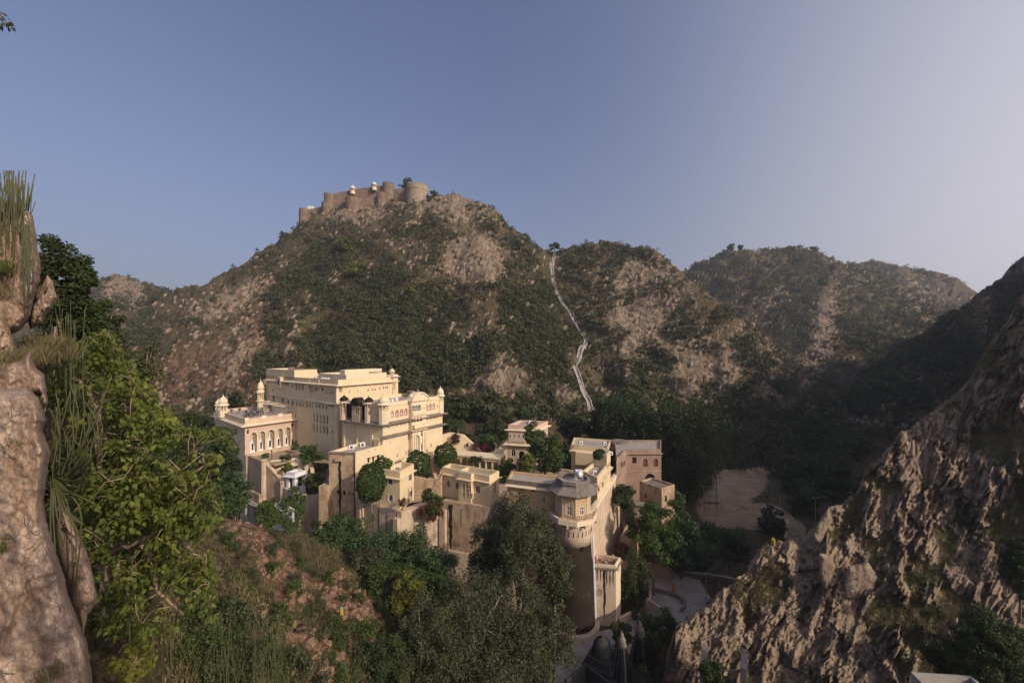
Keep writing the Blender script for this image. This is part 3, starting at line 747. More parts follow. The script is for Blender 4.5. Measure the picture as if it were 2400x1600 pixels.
for px, y0, y1, wd, o in ((792, 905, 1052, 0.9, 0.35), (748, 890, 934, 0.25, 0.12), (725, 890, 930, 0.25, 0.12)):
    s, z0, _ = f0.sz(px, y1); z1 = f0.sz(px, y0)[1]; s = min(s, f0.L - 0.5); mb = MB(); fbox(mb, f0, s - wd / 2, s + wd / 2, z0, z1, 0.0, o); mb.build('pilaster', M['cream'], pal)
for px in (840, 846, 868, 900):
    s, z0, _ = f1.sz(px, 924); z1 = f1.sz(px, 897)[1]; mb = MB(); fbox(mb, f1, s - 0.15, s + 0.15, z0, z1, 0.0, 0.10); mb.build('pilaster', M['cream'], pal)
s0, s1 = 0.0, f0.sz(690, 870)[0]                              # taller end block on the roof
q0, q1 = f0.P(s0, 0), f0.P(s1, 0); bk = (f1.d * 7).to_3d()
RB = Block(pal, [q0.xy, q1.xy, (q1 + bk).xy, (q0 + bk).xy], -3.45, -5.9, M['yellow'], par=0.5, wname='roof_room_wall', rname='roof_room_top')
for x in (600, 662, 706, 766): RB.slot(0, (x, 118, x + 5, 126))
RB.finish()
s2 = f0.sz(722, 880)[0]
for a, b, w0, w1, zt in ((s2, f0.L - 1.0, 3.0, 17.0, -4.1), (s2 + 3, f0.L - 9.0, 8.0, 22.0, -3.4)):   # set-back roof terraces
    p = [f0.P(a, 0).xy + f1.d * w0, f0.P(b, 0).xy + f1.d * w0, f0.P(b, 0).xy + f1.d * w1, f0.P(a, 0).xy + f1.d * w1]
    Block(pal, p, zt, -5.9, M['cream'], par=0.5, wname='terrace_wall', rname='terrace_roof').finish()
B.finish()
# oriel on the left face
a, b, z0, z1 = f0.rect(*Z1(690, 172), *Z1(724, 282)); mb = MB()
fbox(mb, f0, a, b, z0 + 0.5, z1, 0.0, 0.8); fbox(mb, f0, a - 0.1, b + 0.1, z1, z1 + 0.12, 0.0, 1.0)
mb.hexa([f0.P(a + .5, z0 - .3, 0.3), f0.P(b - .5, z0 - .3, 0.3), f0.P(b - .5, z0 - .3, 0), f0.P(a + .5, z0 - .3, 0)], [f0.P(a, z0 + .5, .8), f0.P(b, z0 + .5, .8), f0.P(b, z0 + .5, 0), f0.P(a, z0 + .5, 0)])
oriel = mb.build('oriel', M['yellow'], pal)
mb = MB(); lp = arch_pts(a + (b - a) * .3, b - (b - a) * .3, z0 + 1.3, z1 - 0.6); mb.add([f0.P(p[0], p[1], 0.82) for p in lp], [list(range(len(lp)))]); mb.build('pane', M['void'], oriel)
# corner kiosk with a small dome at the far right
c = R + (L - N).normalized() * 1.0
mb = MB(); zz = [-9.2, -5.0]
kf = Face(R - f1.d * 1.9 + f1.n * 0.55, R + f1.n * 0.55); kf2 = Face(R + f1.n * 0.55 + f1.d * 0.0, R + (L - N).normalized() * 3 + f1.d * 0.2)
KB = Block(pal, [kf.A, kf.B, kf.B - f1.n * 2.4 + f1.d * 0.1, kf.A - f1.n * 2.4], -4.7, -10.6, M['cream'], par=0.2, wname='kiosk_wall', rname='kiosk_roof')
KB.win(0, (1722, 206, 1751, 292), True, M['cream'], M['void'], 0.6, 0.06, 0, name='kiosk_window'); KB.band((0, 1, 3), 0.35, 0.5, 0.15, 0.1, M['cream'], 'kiosk_eave'); KB.finish()
dome_turret(pal, (kf.A + kf.B) / 2 - f1.n * 1.2, 0.62, -4.9, -4.7, -3.0, M['cream'], M['cream'], name='corner_turret')
# minaret-like turret at the far left end
tc = v2(611, 106)
dome_turret(pal, tc, 0.78, -16.5, -12.3, -6.0, M['cream'], M['cream'], name='end_turret')
mb = MB(); mb.lathe((tc.x, tc.y, -12.4), [(1.1, 0), (1.25, 0.15), (1.1, 0.3)], 8); mb.build('turret_gallery', M['cream'], pal)
# ---- roof plant
def cooler(px, py, z, s=0.7, label='white air cooling box on the flat palace roof', group='cooling boxes on the palace roofs'):
    p = WZ(px, py, z); o = empty('cooling_unit', p, label, 'air conditioner', group)
    mb = MB(); mb.box(p + Vector((0, 0, s * .5)), s * 1.2, s * .6, s, (.9, .4, 0)); mb.build('casing', M['plastic_white'], o)
    mb = MB(); q = p + Vector((.4, -.9, 0)).normalized() * s * .32 + Vector((0, 0, s * .5)); mb.tube([q, q + Vector((.4, -.9, 0)).normalized() * .03], s * .32, 10); mb.build('fan_grille', M['iron'], o)
for x, y in ((1010, 182), (1090, 192), (1130, 196), (1230, 180), (1292, 190)): cooler(*Z1(x, y + 10), -5.65)
for x, y in ((1525, 168), (1480, 158), (1400, 175)): cooler(*Z1(x, y + 10), -5.9, 0.55, 'small white cooling box on the far side of the palace roof', 'far cooling boxes on the palace roof')

# ---- gate wing with painted niches
wing = empty('gate_wing', (-27, 82, -22), 'ornate palace gate wing with rose niches and curved pediment', 'palace wing')
A, Nw, Rw = v2(804, 80), v2(897, 74), v2(1037, 88.6)
G = Block(wing, [A, Nw, Rw, A + (Rw - Nw)], -9.0, -24.0, M['yellow'], par=0.8)
g0, g1 = G.face[0], G.face[1]
for r in ((1713, 478, 1734, 543), (1748, 470, 1782, 538), (1790, 463, 1825, 530), (1832, 456, 1862, 522), (2022, 421, 2050, 484), (2058, 413, 2083, 476), (2092, 408, 2113, 470)):
    o = G.slot(1, r, M['niche_pink'], True, 0.14, name='niche')
    xm, ym = (r[0] + r[2]) / 2, (r[1] + r[3]) / 2; a, b, z0, z1 = g1.rect(*Z1(xm - 4, ym + 2), *Z1(xm + 4, ym + 20))
    mb = MB(); fbox(mb, g1, a, b, z0, z1, -0.13, -0.06); mb.build('niche_window', M['white'], o)
for r in ((1680, 500, 1690, 525), (2132, 425, 2140, 450)): G.win(1, r, False, M['white'], M['glass'], 0.12, 0.05, 0)
for r in ((1682, 622, 1694, 640), (1762, 606, 1774, 620), (1800, 600, 1812, 614), (1832, 592, 1842, 606), (2035, 555, 2045, 566), (2070, 548, 2080, 560), (2104, 540, 2114, 552), (2132, 534, 2140, 545)): G.win(1, r, False, M['white'], M['glass'], 0.12, 0.06, 0)
for r in ((1762, 870, 1778, 906), (1842, 850, 1856, 882), (2072, 780, 2086, 812)): G.win(1, r, False, M['white'], M['glass'], 0.12, 0.1, 1, 1)
for r in ((1812, 905, 1822, 930), (2020, 770, 2028, 785), (1700, 770, 1708, 782), (2035, 820, 2043, 850), (2130, 795, 2138, 820)): G.slot(1, r, M['pink'], True)
for k in range(4): G.slot(0, (1562 + k * 13, 505 + k * 2, 1570 + k * 13, 530 + k * 2), M['pink'], False, 0.12)
G.band((0, 1), 3.8, 0.95, 0.30, 0.16, M['stone_grey']); G.band((1,), 6.35, 0.75, 0.24, 0.14, M['stone_grey']); G.band((1, 0), 0.55, 0.14, 0.0, 0.16, M['cream'], 'cornice')
# dark stained parapet zone on the left face, pilasters
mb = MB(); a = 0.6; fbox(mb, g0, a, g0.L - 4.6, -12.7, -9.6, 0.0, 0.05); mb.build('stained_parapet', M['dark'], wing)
mb = MB()
for px, wd in ((806, .8), (872, .6), (838, .1)):
    s = g0.sz(px, 1000)[0]; mb = MB(); fbox(mb, g0, max(s - wd / 2, 0.02), max(s + wd / 2, 0.3), -20.5, -13.0, 0.0, 0.22); mb.build('pilaster', M['yellow'], wing)
s = g0.sz(885, 1000)[0]; mb = MB(); fbox(mb, g0, s - 0.7, s + 0.7, -18.6, -16.0, 0.0, 0.35)
mb.build('pilaster', M['yellow'], wing)
# white painted lines on the sunlit face
mb = MB()
def hline(x0, x1, y0, y1, wd=0.09, xo0=None):
    (xa, ya), (xb, yb) = Z1(x0, y0), Z1(x1, y1); sa, za, _ = g1.sz(xa, ya); sb, zb, _ = g1.sz(xb, yb)
    mb.hexa([g1.P(sa, za, .03), g1.P(sb, zb, .03), g1.P(sb, zb, 0), g1.P(sa, za, 0)], [g1.P(sa, za + wd, .03), g1.P(sb, zb + wd, .03), g1.P(sb, zb + wd, 0), g1.P(sa, za + wd, 0)])
def vline(px, y0, y1, wd=0.08):
    (xa, ya), (_, yb) = Z1(px, y0), Z1(px, y1); s, z1, _ = g1.sz(xa, ya); z0 = g1.sz(xa, yb)[1]; fbox(mb, g1, s - wd / 2, s + wd / 2, z0, z1, 0.0, 0.035)
for x0, x1, y0, y1 in ((1648, 1865, 612, 572), (1648, 1865, 668, 632), (2015, 2172, 545, 520), (2015, 2172, 600, 572), (1660, 1865, 730, 688), (1660, 1865, 808, 752), (2015, 2172, 672, 635), (2015, 2172, 740, 700), (1680, 1865, 445, 415), (2010, 2130, 395, 368)): hline(x0, x1, y0, y1)
for x, y0, y1 in ((1646, 600, 700), (1868, 568, 660), (2012, 560, 600), (1700, 715, 800), (1750, 705, 790), (1800, 695, 780), (1845, 690, 760), (2050, 640, 720), (2090, 635, 705), (2130, 625, 690), (1868, 700, 860), (2014, 650, 860), (1738, 460, 545), (1786, 450, 535), (1828, 445, 525), (2054, 405, 480), (2087, 400, 475)): vline(x, y0, y1)
mb.build('painted_lines', M['white'], wing)
# gate bay with curved pediment
sa, sb = g1.sz(*Z1(1872, 600))[0], g1.sz(*Z1(2008, 600))[0]; sm = (sa + sb) / 2; hw = (sb - sa) / 2
bay = Face(g1.P(sa, 0, 0.9), g1.P(sb, 0, 0.9)); zt, zb = -9.3, -24.0
BB = Block(wing, [bay.A, bay.B, bay.B - g1.n * 0.899, bay.A - g1.n * 0.899], zt, zb, M['cream'], par=0.0, th=0.05, wname='gate_bay_wall', rname='gate_bay_top')
for k in range(4): BB.win(0, (1892 + k * 24, 432 - k * 3, 1910 + k * 24, 486 - k * 3), True, M['white'], M['teal'] if k < 3 else M['void'], 0.35, 0.04, 0, name='gallery_arch')
for k in range(4): BB.win(0, (1888 + k * 30, 545 - k * 5, 1908 + k * 30, 590 - k * 5), True, M['ochre'], M['void'], 0.35, 0.06, 0, name='balcony_arch')
BB.win(0, (1922, 700, 1974, 868), True, M['white'], M['cream'], 0.55, 0.1, 0, name='portal')
for r in ((1880, 690, 1892, 740), (1880, 830, 1892, 880), (1990, 660, 2002, 712), (1990, 775, 2002, 840)): BB.win(0, r, True, M['white'], M['void'], 0.3, 0.05, 0)
bf = BB.face[0]; BB.finish()
a, b, z0, z1 = bf.rect(*Z1(1927, 795), *Z1(1944, 870)); mb = MB(); fbox(mb, bf, a, b, z0, z1, -0.53, -0.5); mb.build('door', M['void'], wing)
mb = MB()
for zz, dp in ((-12.9, .7), (-15.4, .6), (-10.95, .12)): fbox(mb, bf, -0.2, bf.L + 0.2, zz - 0.14, zz, 0.0, dp)
mb.build('gate_bay_eave', M['tan'], wing)
mb = MB()                                                     # balcony aprons and the white portal columns
fbox(mb, bf, 0.1, bf.L - 0.1, -14.9, -14.2, 0.0, 0.75); fbox(mb, bf, 0.1, bf.L - 0.1, -12.3, -11.6, 0.0, 0.35)
for q in (0.05, 0.17, 0.30, 0.72, 0.85, 0.96): fbox(mb, bf, bf.L * q - .07, bf.L * q + .07, -23.4, -16.2, 0.0, 0.18)
mb.build('balcony_apron', M['cream'], wing)
mb = MB(); n = 12; lo = []; hi = []
for i in range(n + 1):
    t = i / n; a = -0.3 + t * (bf.L + 0.6); h = 1.75 * math.sin(math.pi * t) ** 0.55
    lo.append(bf.P(a, -9.35, 0.35)); hi.append(bf.P(a, -9.3 + h, 0.35))
back = (-g1.n * 1.6).to_3d()
for i in range(n):
    mb.hexa([lo[i], lo[i + 1], lo[i + 1] + back, lo[i] + back], [hi[i], hi[i + 1], hi[i + 1] + back, hi[i] + back])
for i in range(n):                                            # rim
    e = Vector((0, 0, .22)); o = (g1.n * .18).to_3d()
    mb.hexa([hi[i] + o - e, hi[i + 1] + o - e, hi[i + 1] + back, hi[i] + back], [hi[i] + o + e * .4, hi[i + 1] + o + e * .4, hi[i + 1] + back + e * .4, hi[i] + back + e * .4])
mb.build('curved_pediment', M['cream'], wing)
for q in (0.1, 0.95): dome_turret(wing, bf.P(bf.L * q, 0, -0.5).xy, 0.42, -9.5, -9.3, -7.7, M['cream'], M['cream'], name='pediment_turret')
mb = MB(); c = bf.P(bf.L * .5, -7.5, -0.4); mb.lathe(c, [(.25, 0), (.3, .2), (.12, .45), (.16, .55), (.03, .7), (.02, 1.1)], 8); mb.build('finial', M['stone_grey'], wing)
# corner turrets of the wing
dome_turret(wing, g1.P(0.15, 0, 0.1).xy, 0.95, -13.0, -10.6, -7.1, M['cream'], M['cream'], name='corner_turret')
dome_turret(wing, g1.P(g1.L - 0.5, 0, -0.2).xy, 0.75, -13.0, -10.5, -6.7, M['cream'], M['cream'], name='corner_turret')
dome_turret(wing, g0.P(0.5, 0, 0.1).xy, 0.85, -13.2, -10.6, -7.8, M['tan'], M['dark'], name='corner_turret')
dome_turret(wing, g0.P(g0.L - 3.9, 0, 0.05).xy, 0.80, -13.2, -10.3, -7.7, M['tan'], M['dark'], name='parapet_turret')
dome_turret(wing, g1.P(g1.L - 3.4, 0, -4.2).xy, 0.62, -9.9, -9.7, -7.2, M['stone_grey'], M['dark'], name='roof_turret')
dome_turret(wing, g1.P(g1.L - 1.2, 0, -9).xy, 0.7, -9.9, -9.6, -6.6, M['stone_grey'], M['dark'], name='roof_turret')
# big curved-roof oriel on the left face
sj = g0.sz(*Z1(1412, 450))[0]; jw = 1.15; jf = Face(g0.P(sj - jw, 0, 0.7), g0.P(sj + jw, 0, 0.7))
JB = Block(wing, [jf.A, jf.B, jf.B - g0.n * 0.699, jf.A - g0.n * 0.699], -9.6, -13.3, M['tan'], par=0, th=0.05, wname='oriel_wall', rname='oriel_top')
for k in range(3): JB.win(0, (1386 + k * 18, 455 + k * 2, 1400 + k * 18, 512 + k * 2), True, M['tan'], M['void'], 0.3, 0.04, 0, name='oriel_window')
JB.finish(); mb = MB(); n = 10; arc = [(jf.A + (jf.B - jf.A) * (-0.06 + 1.12 * i / n), -9.75 + 1.5 * math.sin(math.pi * i / n) ** 0.6) for i in range(n + 1)]
for i in range(n):
    (p, a), (q, b) = arc[i], arc[i + 1]; o = g0.n * .3; k = g0.n * 1.4
    mb.hexa([(p.x + o.x, p.y + o.y, -9.8), (q.x + o.x, q.y + o.y, -9.8), (q.x - k.x, q.y - k.y, -9.8), (p.x - k.x, p.y - k.y, -9.8)], [(p.x + o.x, p.y + o.y, a), (q.x + o.x, q.y + o.y, b), (q.x - k.x, q.y - k.y, b), (p.x - k.x, p.y - k.y, a)])
mb.build('oriel_roof', M['dark'], wing)
G.finish()
for x, y, s in ((1690, 405, 0.55), (1722, 398, 0.6), (1760, 390, 0.7), (1590, 430, 0.45)):
    p = WZ(*Z1(x, y), -9.9); o = empty('water_tank', p, 'white round water tank on the gate wing roof', 'water tank', 'water tanks on the gate wing roof')
    mb = MB(); mb.lathe(p, [(s * .5, 0), (s * .55, .1), (s * .55, s), (s * .3, s * 1.2), (s * .12, s * 1.25)], 12); mb.build('drum', M['plastic_white'], o)
    mb = MB(); mb.lathe(p + Vector((0, 0, s * 1.25)), [(s * .14, 0), (s * .14, .05)], 10); mb.build('lid', M['iron'], o)

# ---- pavilion hall with five arches
hall = empty('pavilion_hall', (-60, 95, -24), 'cream pavilion hall with five open cusped arches and roof terrace', 'pavilion')
PL, PR, PB = v2(574, 86), v2(693, 95.4), v2(505, 104)
H = Block(hall, [PB, PL, PR, PB + (PR - PL)], [-14.5, -14.0, -14.0, -14.5], -30.0, M['pink'], M['floor_grey'], par=0.75, th=0.35)
h1 = H.face[1]; H.facemat[0] = M['yellow']
for i, (x0, x1, y0, y1) in enumerate(((420, 478, 680, 866), (500, 555, 668, 852), (577, 640, 655, 842), (663, 717, 643, 830), (737, 787, 630, 818))):
    f = h1; a, b, z0, z1 = f.rect(*Z1(x0, y0), *Z1(x1, y1)); z0 = max(z0, -21.9)
    lp = arch_pts(a, b, z0, z1, (b - a) * 0.62, 7); H.hole(1, lp, 1.1)
    mb = MB(); ring(mb, f, [(p[0], p[1]) for p in arch_pts(a - .16, b + .16, z0, z1 + .16, (b - a) * .66, 7)], 0.14, 0.0, 0.06); fr = mb.build('arch_surround', M['cream'], hall)
    mb = MB(); mb.add([f.P(p[0], p[1], -1.09) for p in lp], [list(range(len(lp)))]); mb.build('back_wall', M['white_wall'], fr)
    mb = MB(); w2 = (b - a)
    for q0, q1, dz in ((0.04, 0.30, 0.0), (0.62, 0.96, 0.12)):
        for k in range(6):
            t0, t1 = q0 + (q1 - q0) * k / 6, q0 + (q1 - q0) * (k + .6) / 6
            fbox(mb, f, a + w2 * t0, a + w2 * t1, z0 + (z1 - z0) * (0.32 + 0.35 * abs(k / 5 - (0 if q0 < .5 else 1))), z1 - (0.25 + 0.5 * abs((t0 + t1) / 2 - .5)) * w2, -0.5 - 0.06 * (k % 2), -0.42)
    mb.build('curtain', M['curtain'], hall)
    mb = MB(); fbox(mb, f, a + w2 * .12, a + w2 * .8, z0, z0 + 0.45, -0.95, -0.35); tag(mb.build('daybed', M['linen']), 'white daybed inside pavilion arch number %d from the left' % (i + 1), 'daybed', 'daybeds in the pavilion arches')
    mb = MB(); fbox(mb, f, a + w2 * .55, a + w2 * .8, z0, z0 + 1.9, -1.08, -1.02); mb.build('doorway', M['void'], fr)
for r in ((388, 650, 408, 692), (797, 590, 816, 628), (799, 740, 816, 795)): H.win(1, r, True, M['cream'], M['glass'], 0.2, 0.08, 0)
for x, y in ((294, 655), (340, 690), (335, 800), (350, 803), (365, 806)): H.slot(0, (x, y, x + 7, y + 16))
H.band((0, 1), 1.25, 0.95, 0.32, 0.12, M['cream']); H.band((0,), 8.2, 0.08, 0, 0.15, M['yellow'], 'string_course')
mb = MB(); fbox(mb, h1, 0.0, h1.L - .3, -22.35, -21.95, 0.0, 0.9); fbox(mb, h1, 0, h1.L - .3, -22.8, -22.35, 0, 1.4); mb.build('plinth_step', M['tan'], hall)
for q in (0.0, 0.33, 0.66, 0.985): mb = MB(); fbox(mb, h1, h1.L * q - .3 * (q > .1), h1.L * q + .75 * (q < .9), -14.5, -13.75, -0.4, 0.06); mb.build('parapet_pier', M['cream'], hall)
for q0 in (0.12, 0.42, 0.74):
    mb = MB()
    for k in range(5): fbox(mb, h1, h1.L * q0 + k * .32, h1.L * q0 + k * .32 + .16, -14.75, -14.5, 0.0, 0.05)
    mb.build('parapet_grille', M['cream'], hall)
H.finish()
dome_turret(hall, W(523, HZ, 98).xy, 0.95, -15.5, -14.2, -9.6, M['cream'], M['cream'], name='corner_turret')
dome_turret(hall, W(512, HZ, 103).xy, 0.7, -15.5, -14.2, -11.2, M['cream'], M['cream'], name='corner_turret')
for (x0, x1, y0, y1, d, dd) in ((535, 660, 388, 470, 100, 4), (645, 735, 405, 497, 97.5, 4)):
    (a, ya), (b, yb) = Z1(x0, y0), Z1(x1, y1); p0, p1 = v2(a, d + 2.5), v2(b, d); bkv = g1.d * dd
    zt = (HZ - ya - 4) / F * d
    Q = Block(hall, [p0, p1, p1 + bkv, p0 + bkv], zt, -15.2, M['cream'], par=0.3, wname='roof_room_wall', rname='roof_room_top')
    Q.band((0, 1), 0.5, 0.4, 0.1, 0.08, M['cream'], 'roof_room_eave')
    if x0 < 600:
        for x in (583, 600): Q.win(0, (x, 425, x + 10, 462), False, M['wood'], M['void'], 0.15, 0.05, 0, name='roof_room_window')
    Q.finish()
# terrace furniture
def cafe_set(px, py, label):
    p = WZ(px, py, -14.72); o = empty('terrace_table', p, label, 'table', 'tables on the pavilion terrace')
    mb = MB(); mb.box(p + Vector((0, 0, .72)), .8, .8, .05); mb.build('tabletop', M['iron'], o)
    for sx in (-.33, .33):
        for sy in (-.33, .33): mb = MB(); mb.box(p + Vector((sx, sy, .35)), .05, .05, .7); mb.build('leg', M['iron'], o)
    for ang in (0.3, 2.2, 4.0):
        q = p + Vector((math.cos(ang), math.sin(ang), 0)) * .85; c = empty('terrace_chair', q, 'thin dark chair drawn up to a table on the pavilion terrace', 'chair', 'chairs on the pavilion terrace')
        u = Vector((math.cos(ang), math.sin(ang), 0))
        mb = MB(); mb.box(q + Vector((0, 0, .45)), .42, .42, .04, u); mb.build('seat', M['iron'], c)
        mb = MB(); mb.box(q + u * .2 + Vector((0, 0, .7)), .04, .42, .45, u); mb.build('backrest', M['iron'], c)
        for a in (-.18, .18):
            for b in (-.18, .18): mb = MB(); mb.box(q + Vector((a, b, .22)), .04, .04, .44); mb.build('leg', M['iron'], c)
for x, y, l in ((405, 525, 'dark table at the pavilion terrace corner nearest the planter'), (492, 508, 'dark table in the middle of the pavilion terrace'), (430, 505, 'dark table behind the corner table on the pavilion terrace')): cafe_set(*Z1(x, y + 12), l)
# ---------------------------------------------------------------- courts, ramparts and the smaller houses
def house(name, cpt, label, cat='house', group=None): return empty(name, cpt, label, cat, group)
# paved courts
poly_sheet('palace_court', [WZ(*Z1(1000, 940), -22.6), WZ(*Z1(1200, 960), -22.6), W(1037, HZ, 86).xy.to_3d() + Vector((0, 0, -22.6)), W(1065, HZ, 90).xy.to_3d() + Vector((0, 0, -22.6)), W(700, HZ, 112).xy.to_3d() + Vector((0, 0, -22.6)), W(640, HZ, 98).xy.to_3d() + Vector((0, 0, -22.6))], M['court'], 'raised court at the foot of the palace')
poly_sheet('hall_court', [W(581, HZ, 85.5).xy.to_3d() + Vector((0, 0, -22.4)), WZ(*Z1(545, 952), -22.4), WZ(*Z1(640, 975), -22.4), WZ(*Z1(800, 935), -22.4), WZ(*Z1(930, 905), -22.4), W(740, HZ, 94).xy.to_3d() + Vector((0, 0, -22.4)), W(690, HZ, 96).xy.to_3d() + Vector((0, 0, -22.4))], M['court'], 'paved court before the pavilion arches')
poly_sheet('garden_court', [WZ(*Z1(690, 1110), -26.4), WZ(*Z1(1090, 1180), -26.0), W(800, HZ, 78).xy.to_3d() + Vector((0, 0, -26)), W(760, HZ, 88).xy.to_3d() + Vector((0, 0, -26)), WZ(*Z1(640, 1010), -25.9)], M['court'], 'lower garden court with a white kiosk')
poly_sheet('gate_court', [W(905, HZ, 66).xy.to_3d() + Vector((0, 0, -25.4)), W(1040, HZ, 69.5).xy.to_3d() + Vector((0, 0, -25.4)), W(1160, HZ, 65).xy.to_3d() + Vector((0, 0, -25.4)), W(1310, HZ, 60).xy.to_3d() + Vector((0, 0, -25.4)), W(1345, HZ, 86).xy.to_3d() + Vector((0, 0, -25.4)), W(1190, HZ, 93).xy.to_3d() + Vector((0, 0, -25.4)), W(1040, HZ, 92).xy.to_3d() + Vector((0, 0, -25.4)), W(905, HZ, 76).xy.to_3d() + Vector((0, 0, -25.4))], M['court'], 'entrance court between palace and outer houses')
# retaining walls of the hall court
t = house('retaining_wall', (-50, 80, -34), 'dark stained retaining wall below the pavilion court with tall piers', 'retaining wall')
a, b, c, d2 = W(579, HZ, 85.7), W(618, HZ, 80.5), W(661, HZ, 78.4), W(668, HZ, 77.5)
mb = MB(); wall_run(mb, [(a.x, a.y, -21.9), (b.x, b.y, -21.9)], 0.6, -36); mb.build('wall', M['brown'], t)
mb = MB(); wall_run(mb, [(b.x, b.y, -21.9), (c.x, c.y, -25.2), (d2.x, d2.y, -25.3)], 0.5, -36); mb.build('stair_wall', M['brown'], t)
mb = MB(); wall_run(mb, [(b.x + .2, b.y, -21.86), (c.x + .2, c.y, -25.16)], 0.75, [-22.1, -25.4]); mb.build('coping', M['tan'], t)
for px, dd, zt, r in ((581, 85.2, -21.7, .45), (619, 80.0, -21.4, .55), (664, 77.6, -25.0, .6)):
    p = W(px, HZ, dd); mb = MB(); mb.lathe((p.x, p.y, -36), [(r * 1.15, 0), (r, 36 + zt - .5), (r * 1.2, 36 + zt - .35), (r * 1.2, 36 + zt)], 8, .5); mb.build('pier', M['tan'], t)
p0, p1 = WZ(*Z1(600, 965), -22.2), W(645, HZ, 84)             # lit inner walls of the garden court
t = house('garden_wall', (-46, 84, -26), 'sunlit cream wall with small niches behind the garden kiosk', 'wall')
q0, q1, q2 = W(636, HZ, 83.5), W(700, HZ, 84), W(736, HZ, 84.5)
mb = MB(); wall_run(mb, [(W(633, HZ, 82).x, 82, -22.2), (q1.x, q1.y, -22.1), (q2.x, q2.y, -22.1)], 0.5, -27); mb.build('wall', M['cream'], t)
gf = Face((q1.x, q1.y), (q2.x, q2.y))
for q in (.35, .7):
    mb = MB(); lp = arch_pts(gf.L * q - .3, gf.L * q + .3, -25.6, -24.4); mb.add([gf.P(x, z, .27) for x, z in lp], [list(range(len(lp)))]); mb.build('niche', M['void'], t)
t = house('white_balustrade', (q1.x, q1.y, -22), 'white railing stepping down the garden stair', 'railing')
pts = [W(685, 1083, 83.4), W(703, 1078, 83.6), W(722, 1094, 82.5)]
mb = MB(); mb.tube(pts, .07, 5); mb.build('handrail', M['white'], t)
for i in range(9):
    k = i / 8 * 2; p = pts[int(min(k, 1.999))].lerp(pts[int(min(k, 1.999)) + 1], k - int(min(k, 1.999))); mb = MB(); mb.box(p - Vector((0, 0, .35)), .08, .08, .7); mb.build('baluster', M['white'], t)
# white kiosk
kc = WZ(*Z1(838, 1178), -26.2); t = house('garden_kiosk', kc, 'small white kiosk with arched openings in the lower garden court', 'kiosk')
u = Vector((.83, -.30)).normalized(); vv = Vector((.5, .86)).normalized(); kp = [kc.xy - u * 1.15 - vv * 1.1, kc.xy + u * 1.15 - vv * 1.1, kc.xy + u * 1.15 + vv * 1.1, kc.xy - u * 1.15 + vv * 1.1]
K = Block(t, kp, -23.0, -27.5, M['white_wall'], M['white_wall'], par=.3, th=.25)
for i in (0, 1):
    f = K.face[i]; lp = arch_pts(f.L * .28, f.L * .72, -26.0, -24.1); K.hole(i, lp, .35); mb = MB(); mb.add([f.P(x, z, -.34) for x, z in lp], [list(range(len(lp)))]); mb.build('opening', M['glass'], t)
K.band((0, 1, 2, 3), .62, .5, .18, .08, M['white_wall']); K.finish()

# annex with bare brown front
t = house('annex', (-29, 73, -30), 'flat roofed annex with bare brown front wall and drainpipe', 'annex')
X = Block(t, plan_px([(771, 1058), (833, 1059), (903, 1041), (857, 1032)], -17.0), -17.0, -36, M['yellow'], M['grey_roof'], par=.55)
X.facemat[0] = M['brown']
X.win(0, (1352, 1085, 1375, 1126), True, M['white'], M['linen'], .15, .08, 0)
for r in ((1215, 1205, 1236, 1240), (1272, 1213, 1289, 1250), (1321, 1229, 1331, 1246), (1356, 1237, 1364, 1253), (1210, 1060, 1216, 1075)): X.win(0, r, False, M['wood'], M['void'], .15, .04, 0)
for r in ((1497, 916, 1511, 956), (1540, 904, 1554, 942), (1583, 891, 1597, 928)): X.win(1, r, False, M['wood'], M['void'], .2, .05, 0, hood=True)
for r in ((1500, 850, 1508, 858), (1560, 830, 1568, 838), (1470, 1000, 1478, 1010)): X.slot(1, r)
f = X.face[0]; s = f.sz(*Z1(1240, 900))[0]; streak(t, f, s, .5, -29, -18.4, 3)
mb = MB(); s = f.L - .12; mb.tube([f.P(s, -35, .12), f.P(s, -17.4, .12)], .07, 6); mb.build('drainpipe', M['iron'], t)
mb = MB(); fbox(mb, f, -.1, f.L + .05, -17.35, -17.05, 0, .18); fbox(mb, f, -1.35, 2.0, -29.2, -28.9, 0, .35); mb.build('ledge', M['stone_grey'], t)
mb = MB(); fbox(mb, f, -1.6, .0, -36, -23.0, -1.5, .5); fbox(mb, f, 1.3, 2.3, -18.6, -18.0, .0, .5); mb.build('buttress', M['brown'], t)
X.finish()
cooler(*Z1(1348, 832), -17.6, .8, 'white cooling box near the front of the annex roof', 'cooling boxes on the annex roof'); cooler(*Z1(1450, 808), -17.6, .8, 'white cooling box in the middle of the annex roof', 'cooling boxes on the annex roof')
# low wall between hall garden and annex
t = house('garden_parapet', (-38, 74, -32), 'tall tan parapet with piers below the garden trees', 'retaining wall')
pA, pB, pC = W(668, HZ, 77), W(707, HZ, 73.5), W(770, HZ, 70)
mb = MB(); wall_run(mb, [(pA.x, pA.y, -26.2), (pB.x, pB.y, -26.6), (pC.x, pC.y, -25.0)], .6, -37); mb.build('wall', M['tan'], t)
mb = MB(); mb.box((pB.x + .3, pB.y - .3, -31.4), 1.1, 1.1, 10.2); mb.build('pier', M['tan'], t)

